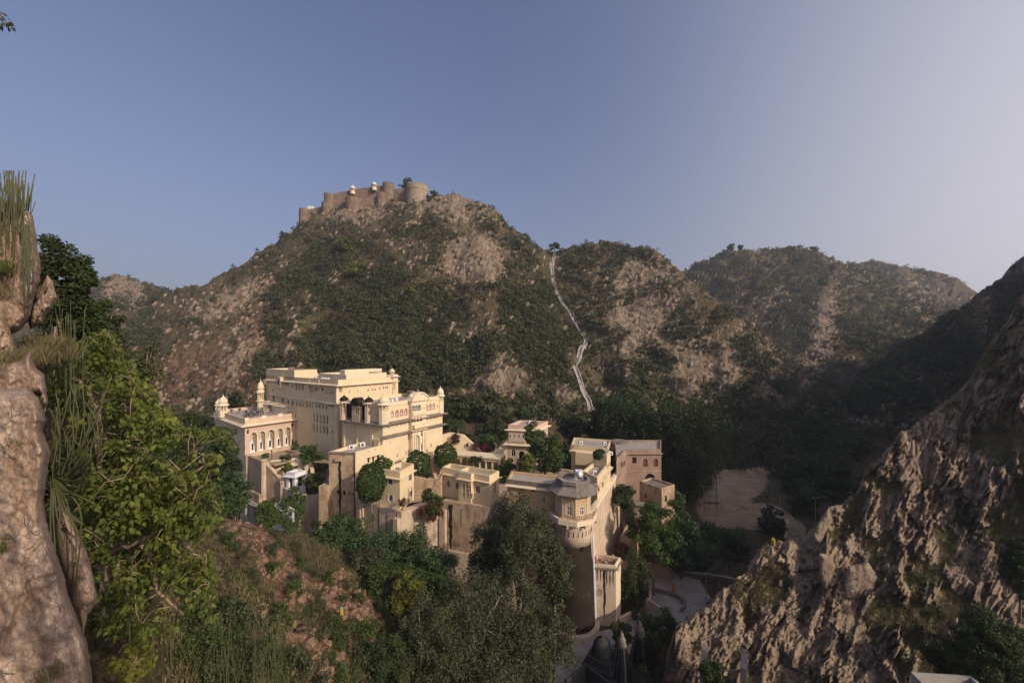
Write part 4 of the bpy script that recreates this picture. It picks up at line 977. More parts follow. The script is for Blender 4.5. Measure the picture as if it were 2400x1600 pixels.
# square house with shutters
t = house('square_house', (-19.5, 66, -24), 'small square yellow house with brown shutters above the rampart', 'house')
X = Block(t, plan_px([(891, 1098), (937, 1105), (970, 1086), (940.5, 1082)], -19.0), -19.0, -25.5, M['yellow_lower'], par=.9)
for i, r in ((0, (1680, 1100, 1728, 1158)), (0, (1686, 1252, 1730, 1310)), (1, (1868, 1066, 1902, 1126)), (1, (1872, 1214, 1908, 1274))): X.win(i, r, True if i == 0 else False, M['white'], M['wood'], .15, .06, 1, 0, True)
for x in (1632, 1662, 1695): X.slot(0, (x, 1196, x + 7, 1206))
X.band((0, 1), 1.05, .45, .12, .1, M['yellow_lower'])
f = X.face[1]; mb = MB(); mb.tube([f.P(1.2, -25.3, .9), f.P(1.2, -22.2, .9), f.P(2.4, -22.2, .9), f.P(2.4, -25.3, .9)], .05, 5); mb.build('iron_frame', M['iron'], t)
f = X.face[0]; mb = MB(); fbox(mb, f, -.9, 0, -24.9, -20.6, -.6, -.1); mb.build('side_wing', M['yellow_lower'], t)
X.finish()
for x in (1758, 1776):
    p = WZ(*Z1(x, 1018), -19.0); o = empty('pigeon', p, 'dark bird perched on the parapet of the square house', 'bird', 'birds on the square house parapet')
    mb = MB(); mb.tube([p + Vector((-.18, 0, .08)), p + Vector((-.06, 0, .15)), p + Vector((.06, 0, .22)), p + Vector((.12, 0, .36)), p + Vector((.17, 0, .38))], [.02, .10, .10, .055, .03], 8); mb.build('body', M['iron'], o, True)
    for s in (-.04, .04): mb = MB(); mb.tube([p + Vector((0, s, .12)), p + Vector((.01, s, 0))], .012, 4); mb.build('leg', M['rust'], o)
# yellow house with the three-arched oriel
t = house('oriel_house', (-7, 68, -24), 'long yellow house with three arched oriel and railed flat roof', 'house')
X = Block(t, plan_px([(1036, 1094), (1147, 1115), (1170, 1103), (1055, 1085)], -20.0), -20.0, -25.2, M['yellow_lower'], par=.75)
for r in ((1197, 645, 1236, 712), (1288, 662, 1323, 730), (1466, 698, 1509, 766)): X.win(0, r, True if r[0] < 1400 else False, M['white'], M['void'], .15, .07, 2, 0, zmap=Z2)
for x in (1242, 1256): X.slot(0, (x, 577, x + 6, 586), zmap=Z2)
X.win(1, (1628, 672, 1656, 770), False, M['yellow_lower'], M['tan'], .25, .05, 0, zmap=Z2, name='door')
X.band((0, 1), 1.0, .4, .1, .1, M['yellow_lower']); f = X.face[0]
s0, s1 = f.sz(*Z2(1338, 750))[0], f.sz(*Z2(1452, 750))[0]
of = Face(f.P(s0, 0, .8), f.P(s1, 0, .8)); O_ = Block(t, [of.A, of.B, of.B - f.n * .799, of.A - f.n * .799], -20.0, -25.0, M['yellow_lower'], par=0, th=.05, wname='oriel_wall', rname='oriel_top')
for k in range(3): O_.win(0, (1348 + k * 32, 682 + k * 4, 1372 + k * 32, 755 + k * 4), True, M['cream'], M['void'] if k == 2 else M['pink'], .3, .04, 0, zmap=Z2, name='oriel_arch')
for k in range(3): O_.slot(0, (1345 + k * 34, 762 + k * 3, 1372 + k * 34, 806 + k * 3), M['pink'], zmap=Z2, name='oriel_panel')
O_.band((0, 1, 3), 1.0, .4, .1, .1, M['yellow_lower'], 'oriel_eave'); O_.finish()
c0, c1 = of.P(0, 0), of.P(of.L, 0)
mb = MB(); fbox(mb, of, 0.1, of.L - .1, -25.15, -25.0, -.75, -.05); mb.build('oriel_base', M['yellow_lower'], t)
mb = MB(); s = f.L * .38; fbox(mb, f, s - .1, s + .1, -20.7, -20.02, -3.2, -.3); mb.build('roof_divider', M['yellow_lower'], t)
X.finish()
t = house('rampart_stair', (-14, 68, -24), 'sloping stair wall beside the oriel house', 'stair wall')
mb = MB(); e = plan_px([(1036, 1094)], -20.0)[0]; wall_run(mb, [(e.x + .1, e.y - .3, -20.7), (e.x - 1.4, e.y - .6, -24.2)], 1.4, -27); mb.build('stair_flank', M['brown'], t)
for k in range(8):
    mb = MB(); mb.box((e.x - .1 - k * .18, e.y - .45 - k * .03, -20.75 - k * .44), .2, 1.5, .25); mb.build('step', M['tan'], t)

# long house and octagonal tower room
OC = W(1343, HZ, 57.6); OR = 2.62
t = house('long_house', (3, 61, -22), 'long ochre house with three white windows left of the tower room', 'house')
X = Block(t, [W(1189, HZ, 61.3).xy, W(1303, HZ, 58.6).xy, W(1318, HZ, 62.5).xy, W(1199, HZ, 65.5).xy], -19.5, -27.5, M['ochre'], par=.45)
for r in ((775, 836, 794, 890), (880, 850, 899, 905), (1063, 876, 1086, 934)): X.win(0, r, False, M['white'], M['glass'], .15, .09, 1, 0, zmap=Z3)
X.win(0, (972, 806, 990, 830), False, M['wood'], M['void'], .15, .05, 0, zmap=Z3)
X.band((0, 3), .85, .45, .16, .1, M['cream']); f = X.face[0]; mb = MB(); fbox(mb, f, 0, f.L, -20.2, -19.55, .0, .04); mb.build('stone_parapet', M['stone_grey'], t)
X.finish()
t = house('tower_room', OC + Vector((0, 0, -23)), 'octagonal ochre room with white cross windows on top of round tower', 'tower room')
def octo(r, ph=-math.pi / 2): return [(OC.x + math.cos(ph + k * math.pi / 4) * r, OC.y + math.sin(ph + k * math.pi / 4) * r) for k in range(8)]
X = Block(t, octo(OR), -19.2, -24.4, M['pink'], par=.1); X.wall = M['ochre']
for i in (6, 7, 0, 1):
    f = X.face[i]; m = f.L / 2; z0 = -22.9
    lp = rect_pts(m - .36, m + .36, z0, z0 + 1.3); X.hole(i, lp, .14); mb = MB(); ring(mb, f, lp, .10, -.12, -.02)
    fbox(mb, f, m - .05, m + .05, z0, z0 + 1.3, -.11, -.04); fbox(mb, f, m - .36, m + .36, z0 + .72, z0 + .80, -.11, -.045); o = mb.build('window', M['white'], t)
    mb = MB(); mb.add([f.P(p[0], p[1], -.13) for p in lp], [[0, 1, 2, 3]]); mb.build('pane', M['glass'], o)
    mb = MB(); ring(mb, f, arch_pts(m - .62, m + .62, z0 - .1, z0 + 2.3), .07, 0, .05); mb.build('blind_arch', M['cream'], t)
    mb = MB(); fbox(mb, f, .03, .15, -24.0, -19.8, 0, .06); fbox(mb, f, f.L - .15, f.L - .03, -24.0, -19.8, 0, .06); mb.build('corner_strip', M['cream'], t)
X.finish()
EV = Block(t, octo(OR - .12), -18.15, -19.25, M['stone_grey'], M['grey_roof'], par=.55, th=.25, wname='roof_parapet', rname='roof'); EV.band(range(8), .85, 1.25, .72, .12, M['stone_grey']); EV.band(range(8), .32, .12, 0, .12, M['stone_grey'], 'moulding'); EV.finish()
BL = Block(t, octo(OR + .95), -23.35, -24.05, M['cream'], M['tan'], par=.02, wname='balcony_edge', rname='balcony_floor'); BL.finish()
for k in range(16):
    a = -math.pi / 2 + k * math.pi / 8; r = (OR + .85) * (1 if k % 2 == 0 else math.cos(math.pi / 8)); mb = MB(); mb.box((OC.x + math.cos(a) * r, OC.y + math.sin(a) * r, -22.95), .06, .06, .8); mb.build('railing_post', M['rust'], t)
for zz in (-22.6, -22.95):
    mb = MB(); mb.tube([(x, y, zz) for x, y in octo(OR + .85)] + [(*octo(OR + .85)[0], zz)], .028, 5); mb.build('rail', M['rust'], t)
for k in range(8):
    a = -math.pi / 2 + (k + .5) * math.pi / 4; mb = MB(); mb.box((OC.x + math.cos(a) * (OR + .5), OC.y + math.sin(a) * (OR + .5), -24.25), .9, .22, .38, (math.cos(a), math.sin(a), 0)); mb.build('corbel', M['tan'], t)
p = WZ(*Z3(1400, 735), -18.65); o = empty('satellite_dish', p, 'white satellite dish beside a steel stand on the tower room roof', 'satellite dish')
mb = MB(); c = p + Vector((0, 0, 1.0)); mb.lathe((0, 0, 0), [(.02, .0), (.25, .03), (.42, .10), (.5, .17)], 14); R_ = Vector((-.25, -.85, .4)).to_track_quat('Z', 'Y').to_matrix(); mb.v = [tuple(c + R_ @ Vector(q)) for q in mb.v]; mb.build('dish', M['plastic_white'], o, True)
mb = MB(); mb.tube([p, c], .05, 6); mb.build('pole', M['iron'], o)
o = empty('tank_stand', p + Vector((.1, .9, 0)), 'pale steel stand with water box on the tower room roof', 'tank stand')
for a in (-.5, .5):
    for b in (-.4, .4): mb = MB(); mb.box(p + Vector((.15 + a, .9 + b, .7)), .07, .07, 1.4); mb.build('leg', M['plastic_white'], o)
mb = MB(); mb.box(p + Vector((.15, .9, 1.1)), 1.1, .9, .6); mb.build('box', M['plastic_white'], o)

# round bastion tower
t = house('bastion_tower', OC + Vector((0, 0, -40)), 'tall round soot and shade dark bastion under the octagonal room', 'tower')
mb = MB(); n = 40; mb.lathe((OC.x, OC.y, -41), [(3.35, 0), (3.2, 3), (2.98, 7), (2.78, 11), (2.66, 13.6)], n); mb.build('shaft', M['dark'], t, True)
rt = random.Random(6)
for k in range(22):                                           # patches where the dark crust has fallen off the tower
    a, z = rt.gauss(-.75, .22), rt.gauss(-34.6, 1.1); r = 2.66 + (-27.4 - z) * .053 + .015; h, wd = rt.uniform(.06, .30), rt.uniform(.03, .14)
    c = Vector((OC.x + math.cos(a) * r, OC.y + math.sin(a) * r, z)); u = Vector((-math.sin(a), math.cos(a), 0)); pts = []
    for q in range(7): g_ = q / 7 * 6.283; k_ = rt.uniform(.5, 1.1); pts.append(c + u * (math.cos(g_) * wd * k_) + Vector((0, 0, math.sin(g_) * h * k_)))
    mb = MB(); mb.add(pts, [list(range(7))]); mb.build('bare_patch', M['flaked'], t)
mb = MB(); mb.lathe((OC.x, OC.y, -41), [(2.68, 13.6), (2.66, 15.0), (2.72, 16.2), (2.8, 16.95)], n); mb.build('upper_shaft', M['tan'], t, True)
for k in range(26):
    a = 2 * math.pi * k / 26; mb = MB(); mb.box((OC.x + math.cos(a) * 2.69, OC.y + math.sin(a) * 2.69, -25.5), .10, .07, .8, (math.cos(a), math.sin(a), 0)); mb.build('arrow_slit', M['void'], t)
for i, (px, py) in enumerate(((1362, 1267),)):
    a = -1.2; mb = MB(); mb.box((OC.x + math.cos(a) * 2.68, OC.y + math.sin(a) * 2.68, -27.6), .3, .5, .6, (math.cos(a), math.sin(a), 0)); mb.build('gun_hole', M['void'], t)
mb = MB(); mb.lathe((OC.x, OC.y, -41), [(3.9, 0), (3.9, 1.6), (3.45, 1.65)], n); mb.build('plinth', M['tan'], t)

# side rampart running back from the tower
t = house('side_rampart', (16, 66, -36), 'high weathered rampart wall running back from the round tower', 'rampart')
a, b = Vector((OC.x + 2.3, OC.y - .9)), Vector((21.4, 77.5)); RF = Face(a, b)
mb = MB(); wall_panel(mb, RF, [(0, -41), (RF.L, -41), (RF.L, -23.6), (0, -24.0)], [], []); nb = RF.n * 1.2
mb.quad((a.x, a.y, -24), (b.x, b.y, -23.6), (b.x - nb.x, b.y - nb.y, -23.6), (a.x - nb.x, a.y - nb.y, -24)); mb.quad((a.x - nb.x, a.y - nb.y, -41), (a.x - nb.x, a.y - nb.y, -24), (b.x - nb.x, b.y - nb.y, -23.6), (b.x - nb.x, b.y - nb.y, -41)); mb.build('wall', M['tan'], t)
mb = MB(); fbox(mb, RF, 0.3, RF.L, -24.0, -23.2, -.5, .1); mb.build('parapet', M['cream'], t)
mb = MB(); mb.hexa([RF.P(0.5, -41, .6), RF.P(RF.L, -41, .6), RF.P(RF.L, -41, 0), RF.P(.5, -41, 0)], [RF.P(.5, -31.5, .25), RF.P(RF.L, -30.0, .25), RF.P(RF.L, -30, 0), RF.P(.5, -31.5, 0)]); mb.build('batter', M['tan'], t)
mb = MB(); mb.tube([RF.P(.7, -40, .75), RF.P(.7, -26.5, .3)], .14, 6); mb.build('drainpipe', M['white_wall'], t)
# long front rampart under the houses
t = house('front_rampart', (-6, 64, -36), 'tall brown rampart wall with piers under the yellow houses', 'rampart')
Y = [plan_px([(833, 1059)], -17.0)[0] + Vector((.2, -.3)), W(891, HZ, 64.4).xy, W(940, HZ, 62.4).xy, W(1036, HZ, 66.5).xy, W(1148, HZ, 63.6).xy, W(1189, HZ, 60.9).xy, W(1310, HZ, 57.6).xy]
tops = [-25.4, -25.2, -25.2, -25.0, -25.0, -26.2, -26.6]
for i in range(6):
    A_, B_ = Y[i], Y[i + 1]; mb = MB(); f = Face(A_, B_); m = M['tan'] if i in (0, 1, 2) else M['brown']
    wall_panel(mb, f, [(0, -41), (f.L, -41), (f.L, tops[i + 1]), (0, tops[i])], [], [])
    mb.quad(f.P(0, tops[i]), f.P(f.L, tops[i + 1]), f.P(f.L, tops[i + 1], -1.3), f.P(0, tops[i], -1.3)); mb.quad(f.P(0, -41, -1.3), f.P(0, tops[i], -1.3), f.P(f.L, tops[i + 1], -1.3), f.P(f.L, -41, -1.3))
    mb.build('wall', m, t)
    mb = MB(); z = -32.0 - .4 * i; mb.hexa([f.P(0, -41, .7), f.P(f.L, -41, .7), f.P(f.L, -41, 0), f.P(0, -41, 0)], [f.P(0, z, .35), f.P(f.L, z, .35), f.P(f.L, z, 0), f.P(0, z, 0)]); mb.build('batter', M['tan'], t)
def on_rampart(px):
    for i in range(6):
        f = Face(Y[i], Y[i + 1]); s = f.sz(px, 1200)[0]
        if 0 <= s <= f.L: return f, s
    return f, s
for px, zt, wd in ((849, -25.8, .9), (934, -26.2, .9), (1041, -26.4, 1.1)):
    f, s = on_rampart(px); mb = MB(); fbox(mb, f, s - wd / 2, s + wd / 2, -41, zt, 0, .8); mb.build('pier', M['tan'], t)
for px, zt in ((887, -25.6), (929, -25.5), (1056, -25.4), (1225, -27.5)):
    f, s = on_rampart(px); streak(t, f, s, .22 if px < 1000 else .75, -33, zt, int(px))
for k in range(16):
    px = 842 + k * 29 + (k * 37) % 17; f, s = on_rampart(px); streak(t, f, s, .12 + .1 * (k % 3), -26.5 - 1.3 * ((k * 7) % 5) - 1.5, -25.9 if px < 1180 else -27.2, 50 + k, M['stone_grey'], .016)
f, s = on_rampart(1033); mb = MB(); fbox(mb, f, s - 1.1, s, -27.6, -25.6, 0.02, .8); mb.build('garden_ledge', M['tan'], t)
# yellow stair house behind the octagon
t = house('corner_house', (15, 68, -22), 'narrow yellow house with raised stair head along the side rampart', 'house')
X = Block(t, plan_px([(1365, 1103), (1400, 1118.6), (1431, 1080), (1400, 1075)], -19.5), -19.5, -25.0, M['yellow_lower'], par=.6)
X.win(1, (1614, 740, 1624, 782), False, M['wood'], M['void'], .15, .05, 0, zmap=Z3); X.win(1, (1578, 778, 1588, 826), False, M['wood'], M['void'], .15, .05, 0, zmap=Z3)
X.band((0, 1), .95, .45, .2, .1, M['tan']); X.finish()
pq = X.plan; q = pq[1] + (pq[2] - pq[1]) * .68; q2 = pq[0] + (pq[3] - pq[0]) * .68
Block(t, [q2, q, pq[2], pq[3]], -17.6, -20.2, M['yellow_lower'], par=.12, wname='stair_head', rname='stair_head_top').finish()
p = X.face[1].P(3.5, -20.1, -1.3); cooler(1200 + p.x / p.y * F, HZ - p.z / p.y * F, p.z, .6, 'white cooling box on the corner house roof', 'cooling boxes on the outer houses')
# rear yellow house
t = house('rear_house', (17, 88, -24), 'wide flat yellow house in front of the dark banyan', 'house')
X = Block(t, [W(1339, HZ, 87).xy, W(1425, HZ, 84).xy, W(1432, HZ, 92).xy, W(1345, HZ, 95).xy], -20.0, -29, M['yellow_lower'], par=.5)
for x in (1450, 1480): X.win(0, (x, 565, x + 10, 582), False, M['wood'], M['void'], .15, .05, 0, zmap=Z3)
X.band((0, 3), 1.1, .5, .15, .1, M['cream']); f = X.face[0]; mb = MB(); fbox(mb, f, 1.2, f.L, -24.0, -21.3, 0, 1.2); mb.build('bay', M['yellow_lower'], t)
X.finish()
cooler(1361, 1041, -19.5, .7, 'white cooling box at the left end of the rear house roof', 'cooling boxes on the outer houses'); cooler(1417, 1043, -19.5, .7, 'grey cooling box at the right end of the rear house roof', 'cooling boxes on the outer houses'); cooler(1431, 1066, -20.2, .7, 'white cooling box between rear house and pink house', 'cooling boxes on the outer houses')
# low round stone pavilion roof
c = W(1452, HZ, 91); t = house('round_pavilion', c + Vector((0, 0, -24)), 'low octagonal grey stone roof behind the pink house', 'pavilion')
mb = MB(); mb.lathe((c.x, c.y, -28), [(2.5, 0), (2.5, 6.4)], 8); mb.build('drum', M['stone_grey'], t)
mb = MB(); mb.lathe((c.x, c.y, -21.6), [(2.5, .2), (3.3, -.15), (3.3, 0), (2.5, .5), (2.3, .6), (2.3, 1.6), (2.1, 1.65)], 8); mb.build('eave', M['stone_grey'], t)
# pink house
t = house('pink_house', (28, 83, -27), 'shade toned pink upper house over an arched ochre gate', 'house')
X = Block(t, [W(1445, HZ, 75.5).xy, W(1467, HZ, 82.4).xy, W(1550, HZ, 82.9).xy, W(1550, HZ, 92).xy, W(1440, HZ, 92).xy][::1], -20.0, -40.5, M['pink_shaded'], M['grey_roof'], par=.4)
for r in ((1785, 560, 1795, 610), (1800, 552, 1810, 604), (1814, 545, 1824, 596)): X.win(0, r, False, M['wood'], M['void'], .2, .05, 0, zmap=Z3)
X.win(1, (1888, 513, 1928, 570), False, M['rust'], M['void'], .2, .1, 1, zmap=Z3)
for r in ((1992, 526, 2026, 598), (2088, 526, 2122, 598)): X.win(1, r, True, M['rust'], M['rust'], .2, .06, 0, zmap=Z3)
X.slot(1, (2000, 664, 2104, 800), M['void'], True, .5, zmap=Z3, name='gate_arch')
X.band((0, 1), .75, .4, .12, .12, M['pink_shaded']); X.band((0, 1), 4.6, .1, 0, .2, M['brown'], 'string_course')
f = X.face[1]; mb = MB(); fbox(mb, f, .1, f.L, -29, -24.9, .0, .03)
X.finish()
# gate tower
t = house('gate_tower', (4, 91, -22), 'cream gate tower with latticed upper room and tall arch', 'gate tower')
X = Block(t, [W(1191, HZ, 89.5).xy, W(1257, HZ, 88.0).xy, W(1284, HZ, 94.5).xy, W(1219, HZ, 96).xy], -15.9, -28.5, M['pink'], par=.7)
for x0, x1 in ((762, 800), (830, 850), (862, 885), (895, 915), (935, 960)): X.slot(0, (x0, 280, x1, 362), M['niche_pink'] if x0 in (0,) else M['cream'], False, .12, zmap=Z3, name='lattice_panel')
for x in (836, 868, 901): X.win(0, (x, 312, x + 10, 340), False, M['white'], M['glass'], .14, .05, 1, zmap=Z3) if False else None
X.win(0, (776, 440, 815, 508), True, M['white'], M['void'], .2, .08, 1, zmap=Z3); X.win(0, (726, 440, 738, 500), True, M['rust'], M['rust'], .15, .05, 0, zmap=Z3) if False else None
X.slot(0, (842, 458, 905, 690), M['void'], True, 1.0, zmap=Z3, name='gate_arch'); X.win(0, (788, 582, 802, 612), True, M['wood'], M['void'], .15, .05, 0, zmap=Z3)
X.band((0, 1, 3), .95, .65, .18, .12, M['cream']); X.band((0, 3), 4.3, .8, .22, .12, M['cream']); X.band((1,), 3.8, .8, .22, .12, M['cream']); X.finish()
f = X.face[0]; mb = MB(); fbox(mb, f, .2, f.L * .62, -19.7, -17.2, 0, .25); bay = mb.build('latticed_bay', M['pink'], t)
for k in range(4):
    a = .45 + k * 1.0; mb = MB(); fbox(mb, f, a, a + .45, -18.9, -17.9, .25, .29); o = mb.build('window', M['white'], t); mb = MB(); fbox(mb, f, a + .1, a + .35, -18.75, -18.0, .29, .3); mb.build('pane', M['glass'], o)
for k in range(8): mb = MB(); fbox(mb, f, .25 + k * .52, .35 + k * .52, -20.1, -19.7, 0, .22); mb.build('corbel', M['cream'], t)
cooler(*Z3(950, 205), -16.6, .7, 'white cooling box on the gate tower roof', 'cooling boxes on the outer houses')
# curtain wall dipping between palace and gate tower
t = house('curtain_wall', (-8, 90, -24), 'sunlit cream curtain wall that dips between palace and gate tower', 'wall')
pts = [W(1036, 1018, 89.5), W(1055, 1013, 90), W(1087, 1018, 90), W(1108, 1037, 90), W(1125, 1054, 90), W(1150, 1060, 90), W(1165, 1053, 90), W(1192, 1028, 90)]
mb = MB(); wall_run(mb, pts, .8, -27); mb.build('wall', M['yellow'], t); 
for px, py in ((1062, 1036), (1096, 1042)):
    p = W(px, py, 89.2); mb = MB(); mb.box(p, .35, .5, .7); mb.build('loophole', M['void'], t)
t = house('colonnade', (-8, 86, -25), 'long low colonnade with cream canopy and dark shade beneath', 'colonnade')
a, b = W(1063, HZ, 85.5), W(1172, HZ, 82.0); f = Face(a.xy, b.xy)
mb = MB(); fbox(mb, f, 0, f.L, -22.0, -21.7, -3.5, .35); fbox(mb, f, 0, f.L, -22.6, -22.0, -.2, .1); mb.build('canopy', M['cream'], t)
for k in range(8): mb = MB(); s = f.L * (k + .1) / 7.4; fbox(mb, f, s, s + .28, -25.4, -22.6, -.25, 0.0); mb.build('column', M['cream'], t)
mb = MB(); fbox(mb, f, 0, f.L, -25.4, -22.0, -3.6, -3.4); mb.build('back_wall', M['tan'], t)
# ruined house and outworks on the right
t = house('ruined_house', (30, 76, -30), 'roofless looking brown stone house beside the lane', 'ruin')
X = Block(t, plan_px([(1498.7, 1126), (1551, 1144), (1581.6, 1135), (1527, 1118)], -25.0), -25.0, -38, M['brown'], M['stone_grey'], par=.35, th=.25)
for r in ((2004, 848, 2018, 890), ): X.win(0, r, False, M['wood'], M['void'], .2, .05, 0, zmap=Z3)
X.win(1, (2190, 865, 2205, 920), False, M['wood'], M['void'], .2, .05, 0, zmap=Z3); X.finish()
t = house('gate_post', (25, 74, -32), 'dark plastered gate pier at the mouth of the lane', 'gate pier')
p = W(1498, HZ, 72.5); mb = MB(); mb.box((p.x, p.y, -34.3), 1.6, 1.6, 12.6, (.9, -.4, 0)); mb.build('pier', M['brown'], t); mb = MB(); mb.box((p.x, p.y, -27.85), 1.9, 1.9, .3, (.9, -.4, 0)); mb.build('cap', M['stone_grey'], t)
t = house('lane_lodge', (22, 70, -36), 'little flat roofed lodge with an ochre arch beside the lane', 'lodge')
X = Block(t, plan_px([(1454, 1256), (1491, 1259), (1501, 1233), (1469, 1228)], -32.0), -32.0, -41, M['tan'], M['stone_grey'], par=.3, th=.25)
X.slot(1, (1942, 1262, 1958, 1345), M['ochre'], True, .3, zmap=Z3, name='arch'); X.facemat[1] = M['ochre']; X.finish()
t = house('lane_wall', (26, 73, -35), 'ruined parapet wall climbing from the lodge to the gate pier', 'wall')
mb = MB(); p0, p1 = WZ(1500, 1236, -32.0), WZ(1510, 1200, -31); wall_run(mb, [p0, (p1.x, p1.y, -30.6)], .5, -41); mb.build('wall', M['stone_grey'], t)
t = house('low_bastion', (14, 58, -36), 'square streaked bastion with rubble on its roof beside the tower', 'bastion')
X = Block(t, plan_px([(1390, 1322), (1443.6, 1326), (1455, 1306), (1397.7, 1295.7)], -31.0), -31.0, -41, M['tan'], M['stone_grey'], par=.7, th=.3)
X.win(0, (778, 698, 822, 768), True, M['concrete'], M['tan'], .1, .08, 1, 1, zmap=Z4); X.slot(0, (784, 668, 796, 684), zmap=Z4); X.slot(1, (972, 520, 986, 545), zmap=Z4)
X.band((0, 1), .35, .2, .0, .25, M['stone_grey'], 'ledge'); X.facemat[1] = M['cream']; X.finish()
f = X.face[0]
for q in (.18, .33, .45, .60, .74, .88): streak(t, f, f.L * q, .16, -33.4 - .6 * (q > .5), -31.6, int(q * 99))
streak(t, f, f.L * .5, .38, -38.8, -31.6, 7)
for i in range(14):
    px, py = random.uniform(1402, 1438), random.uniform(1302, 1320); p = WZ(px, py, -31.65); r = random.uniform(.12, .3)
    mb = MB(); mb.lathe(p, [(r, -.05), (r * 1.1, r * .3), (r * .6, r * .9)], 6, random.random(), random.uniform(.7, 1.3)); tag(mb.build('rubble_stone', M['outcrop']), 'loose rubble stone lying on the low bastion roof', 'stone', 'rubble stones on the low bastion')
p = WZ(1395, 1318, -30.95); mb = MB(); mb.lathe(p, [(.18, 0), (.34, .15), (.38, .4), (.28, .62), (.18, .72), (.24, .8)], 14); tag(mb.build('clay_pot', M['terracotta'], None, True), 'round red clay pot on the corner of the low bastion', 'pot')
# concrete house and white shed below the pavilion
t = house('concrete_house', (-42, 66, -26), 'unfinished grey concrete house with slab roof left below palace', 'house')
X = Block(t, [W(563, HZ, 68).xy, W(598, HZ, 65).xy, W(608, HZ, 69).xy, W(575, HZ, 72).xy], -25.0, -36, M['concrete'], M['concrete'], par=.05)
X.win(0, (446, 1340, 490, 1440), False, M['concrete'], M['void'], .3, .05, 0); X.band((0, 1), 4.4, .9, 0, .15, M['concrete'], 'balcony_slab'); X.band((0, 1, 3), .1, .5, 0, .16, M['concrete'], 'roof_slab'); X.finish()
mb = MB(); f = X.face[0]; fbox(mb, f, f.L * .55, f.L * .55 + .3, -29.4, -25.2, .3, .6); mb.build('column', M['concrete'], t)
mb = MB(); fbox(mb, f, f.L * .3, f.L, -25.0, -23.6, -1.0, -.6); mb.build('brick_upstand', M['brown'], t)
p = f.P(.8, -24.9, -1.5); o = empty('water_cask', p, 'white plastic water cask on the concrete house roof', 'water tank'); mb = MB(); mb.lathe(p, [(.35, 0), (.38, .1), (.38, .7), (.2, .85), (.1, .9)], 12); mb.build('drum', M['plastic_white'], o)
t = house('white_shed', (-33, 61, -29), 'low whitewashed shed among the trees below the palace', 'shed')
X = Block(t, [W(640, HZ, 64).xy, W(686, HZ, 59.5).xy, W(690, HZ, 63).xy, W(650, HZ, 67).xy], -25.0, -32, M['white_wall'], M['concrete'], par=.2); X.win(0, (740, 1450, 765, 1490), False, M['wood'], M['void'], .15, .05, 0); X.finish()

# temples at the bottom
def shikhara(px, py, d, hh, r, label):
    zt = (HZ - py) / F * d; p = W(px, HZ, d); t = house('temple_spire', (p.x, p.y, -41), label, 'temple spire'); zb = zt - hh
    mb = MB(); mb.lathe((p.x, p.y, zb - 3), [(r * 1.12, 0), (r * 1.12, 3), (r * 1.02, 3.1), (r * 1.0, 3.1 + hh * .2), (r * .90, 3.1 + hh * .4), (r * .72, 3.1 + hh * .58), (r * .52, 3.0 + hh * .72)], 16, .5); mb.build('spire', M['black_stone'], t)
    for k in range(12):
        a = 2 * math.pi * (k + .25) / 12; mb = MB(); q = [(1.04, 0), (1.02, hh * .2), (.92, hh * .4), (.74, hh * .58), (.54, hh * .71)]
        mb.tube([(p.x + math.cos(a) * r * c, p.y + math.sin(a) * r * c, zb + .1 + h) for c, h in q], [.15, .14, .12, .10, .07], 5); mb.build('rib', M['stone_grey'] if k % 3 == 0 else M['black_stone'], t)
    mb = MB(); mb.lathe((p.x, p.y, zb + hh * .70), [(r * .45, 0), (r * .56, .08 * hh), (r * .42, .13 * hh), (r * .50, .17 * hh), (r * .30, .21 * hh), (r * .2, .23 * hh), (r * .27, .26 * hh), (r * .12, .29 * hh), (r * .05, .32 * hh)], 16); mb.build('finial', M['stone_grey'], t, True)
shikhara(1457, 1481, 46.5, 6.3, 1.0, 'nearer ribbed dark stone temple spire beside the dome'); shikhara(1500, 1458, 50, 6.6, 1.12, 'farther ribbed dark stone temple spire behind the first')
p = W(1411, HZ, 47.5); t = house('temple_shrine', (p.x, p.y, -41), 'dark square shrine with a round stone dome and stepped eaves', 'shrine')
zt = (HZ - 1488) / F * 47.5; mb = MB(); mb.lathe((p.x, p.y, zt - 1.9), [(1.22, -.35), (1.22, 0), (1.14, .1), (1.16, .4), (1.05, .9), (.75, 1.35), (.35, 1.62), (.15, 1.68), (.18, 1.78), (.04, 1.95)], 24); mb.build('dome', M['black_stone'], t, True)
for hw, z0, z1 in ((1.45, zt - 3.1, zt - 2.2), (1.85, zt - 3.3, zt - 3.05), (1.55, zt - 4.2, zt - 3.3), (2.2, zt - 4.45, zt - 4.15), (1.8, -41, zt - 4.45)):
    mb = MB(); mb.box((p.x, p.y, (z0 + z1) / 2), hw * 2, hw * 2, z1 - z0, (.82, -.57, 0)); mb.build('tier', M['black_stone'], t)
t = house('temple_court_wall', (8, 41, -40), 'low dark parapet round the temple forecourt', 'parapet')
for pts in ([(1326, 1592, 44), (1372, 1556, 46.5), (1448, 1612, 42)],):
    q = [WZ(a, b, -36.6) for a, b, _ in pts]; mb = MB(); wall_run(mb, q, .35, -41); mb.build('wall', M['black_stone'], t)
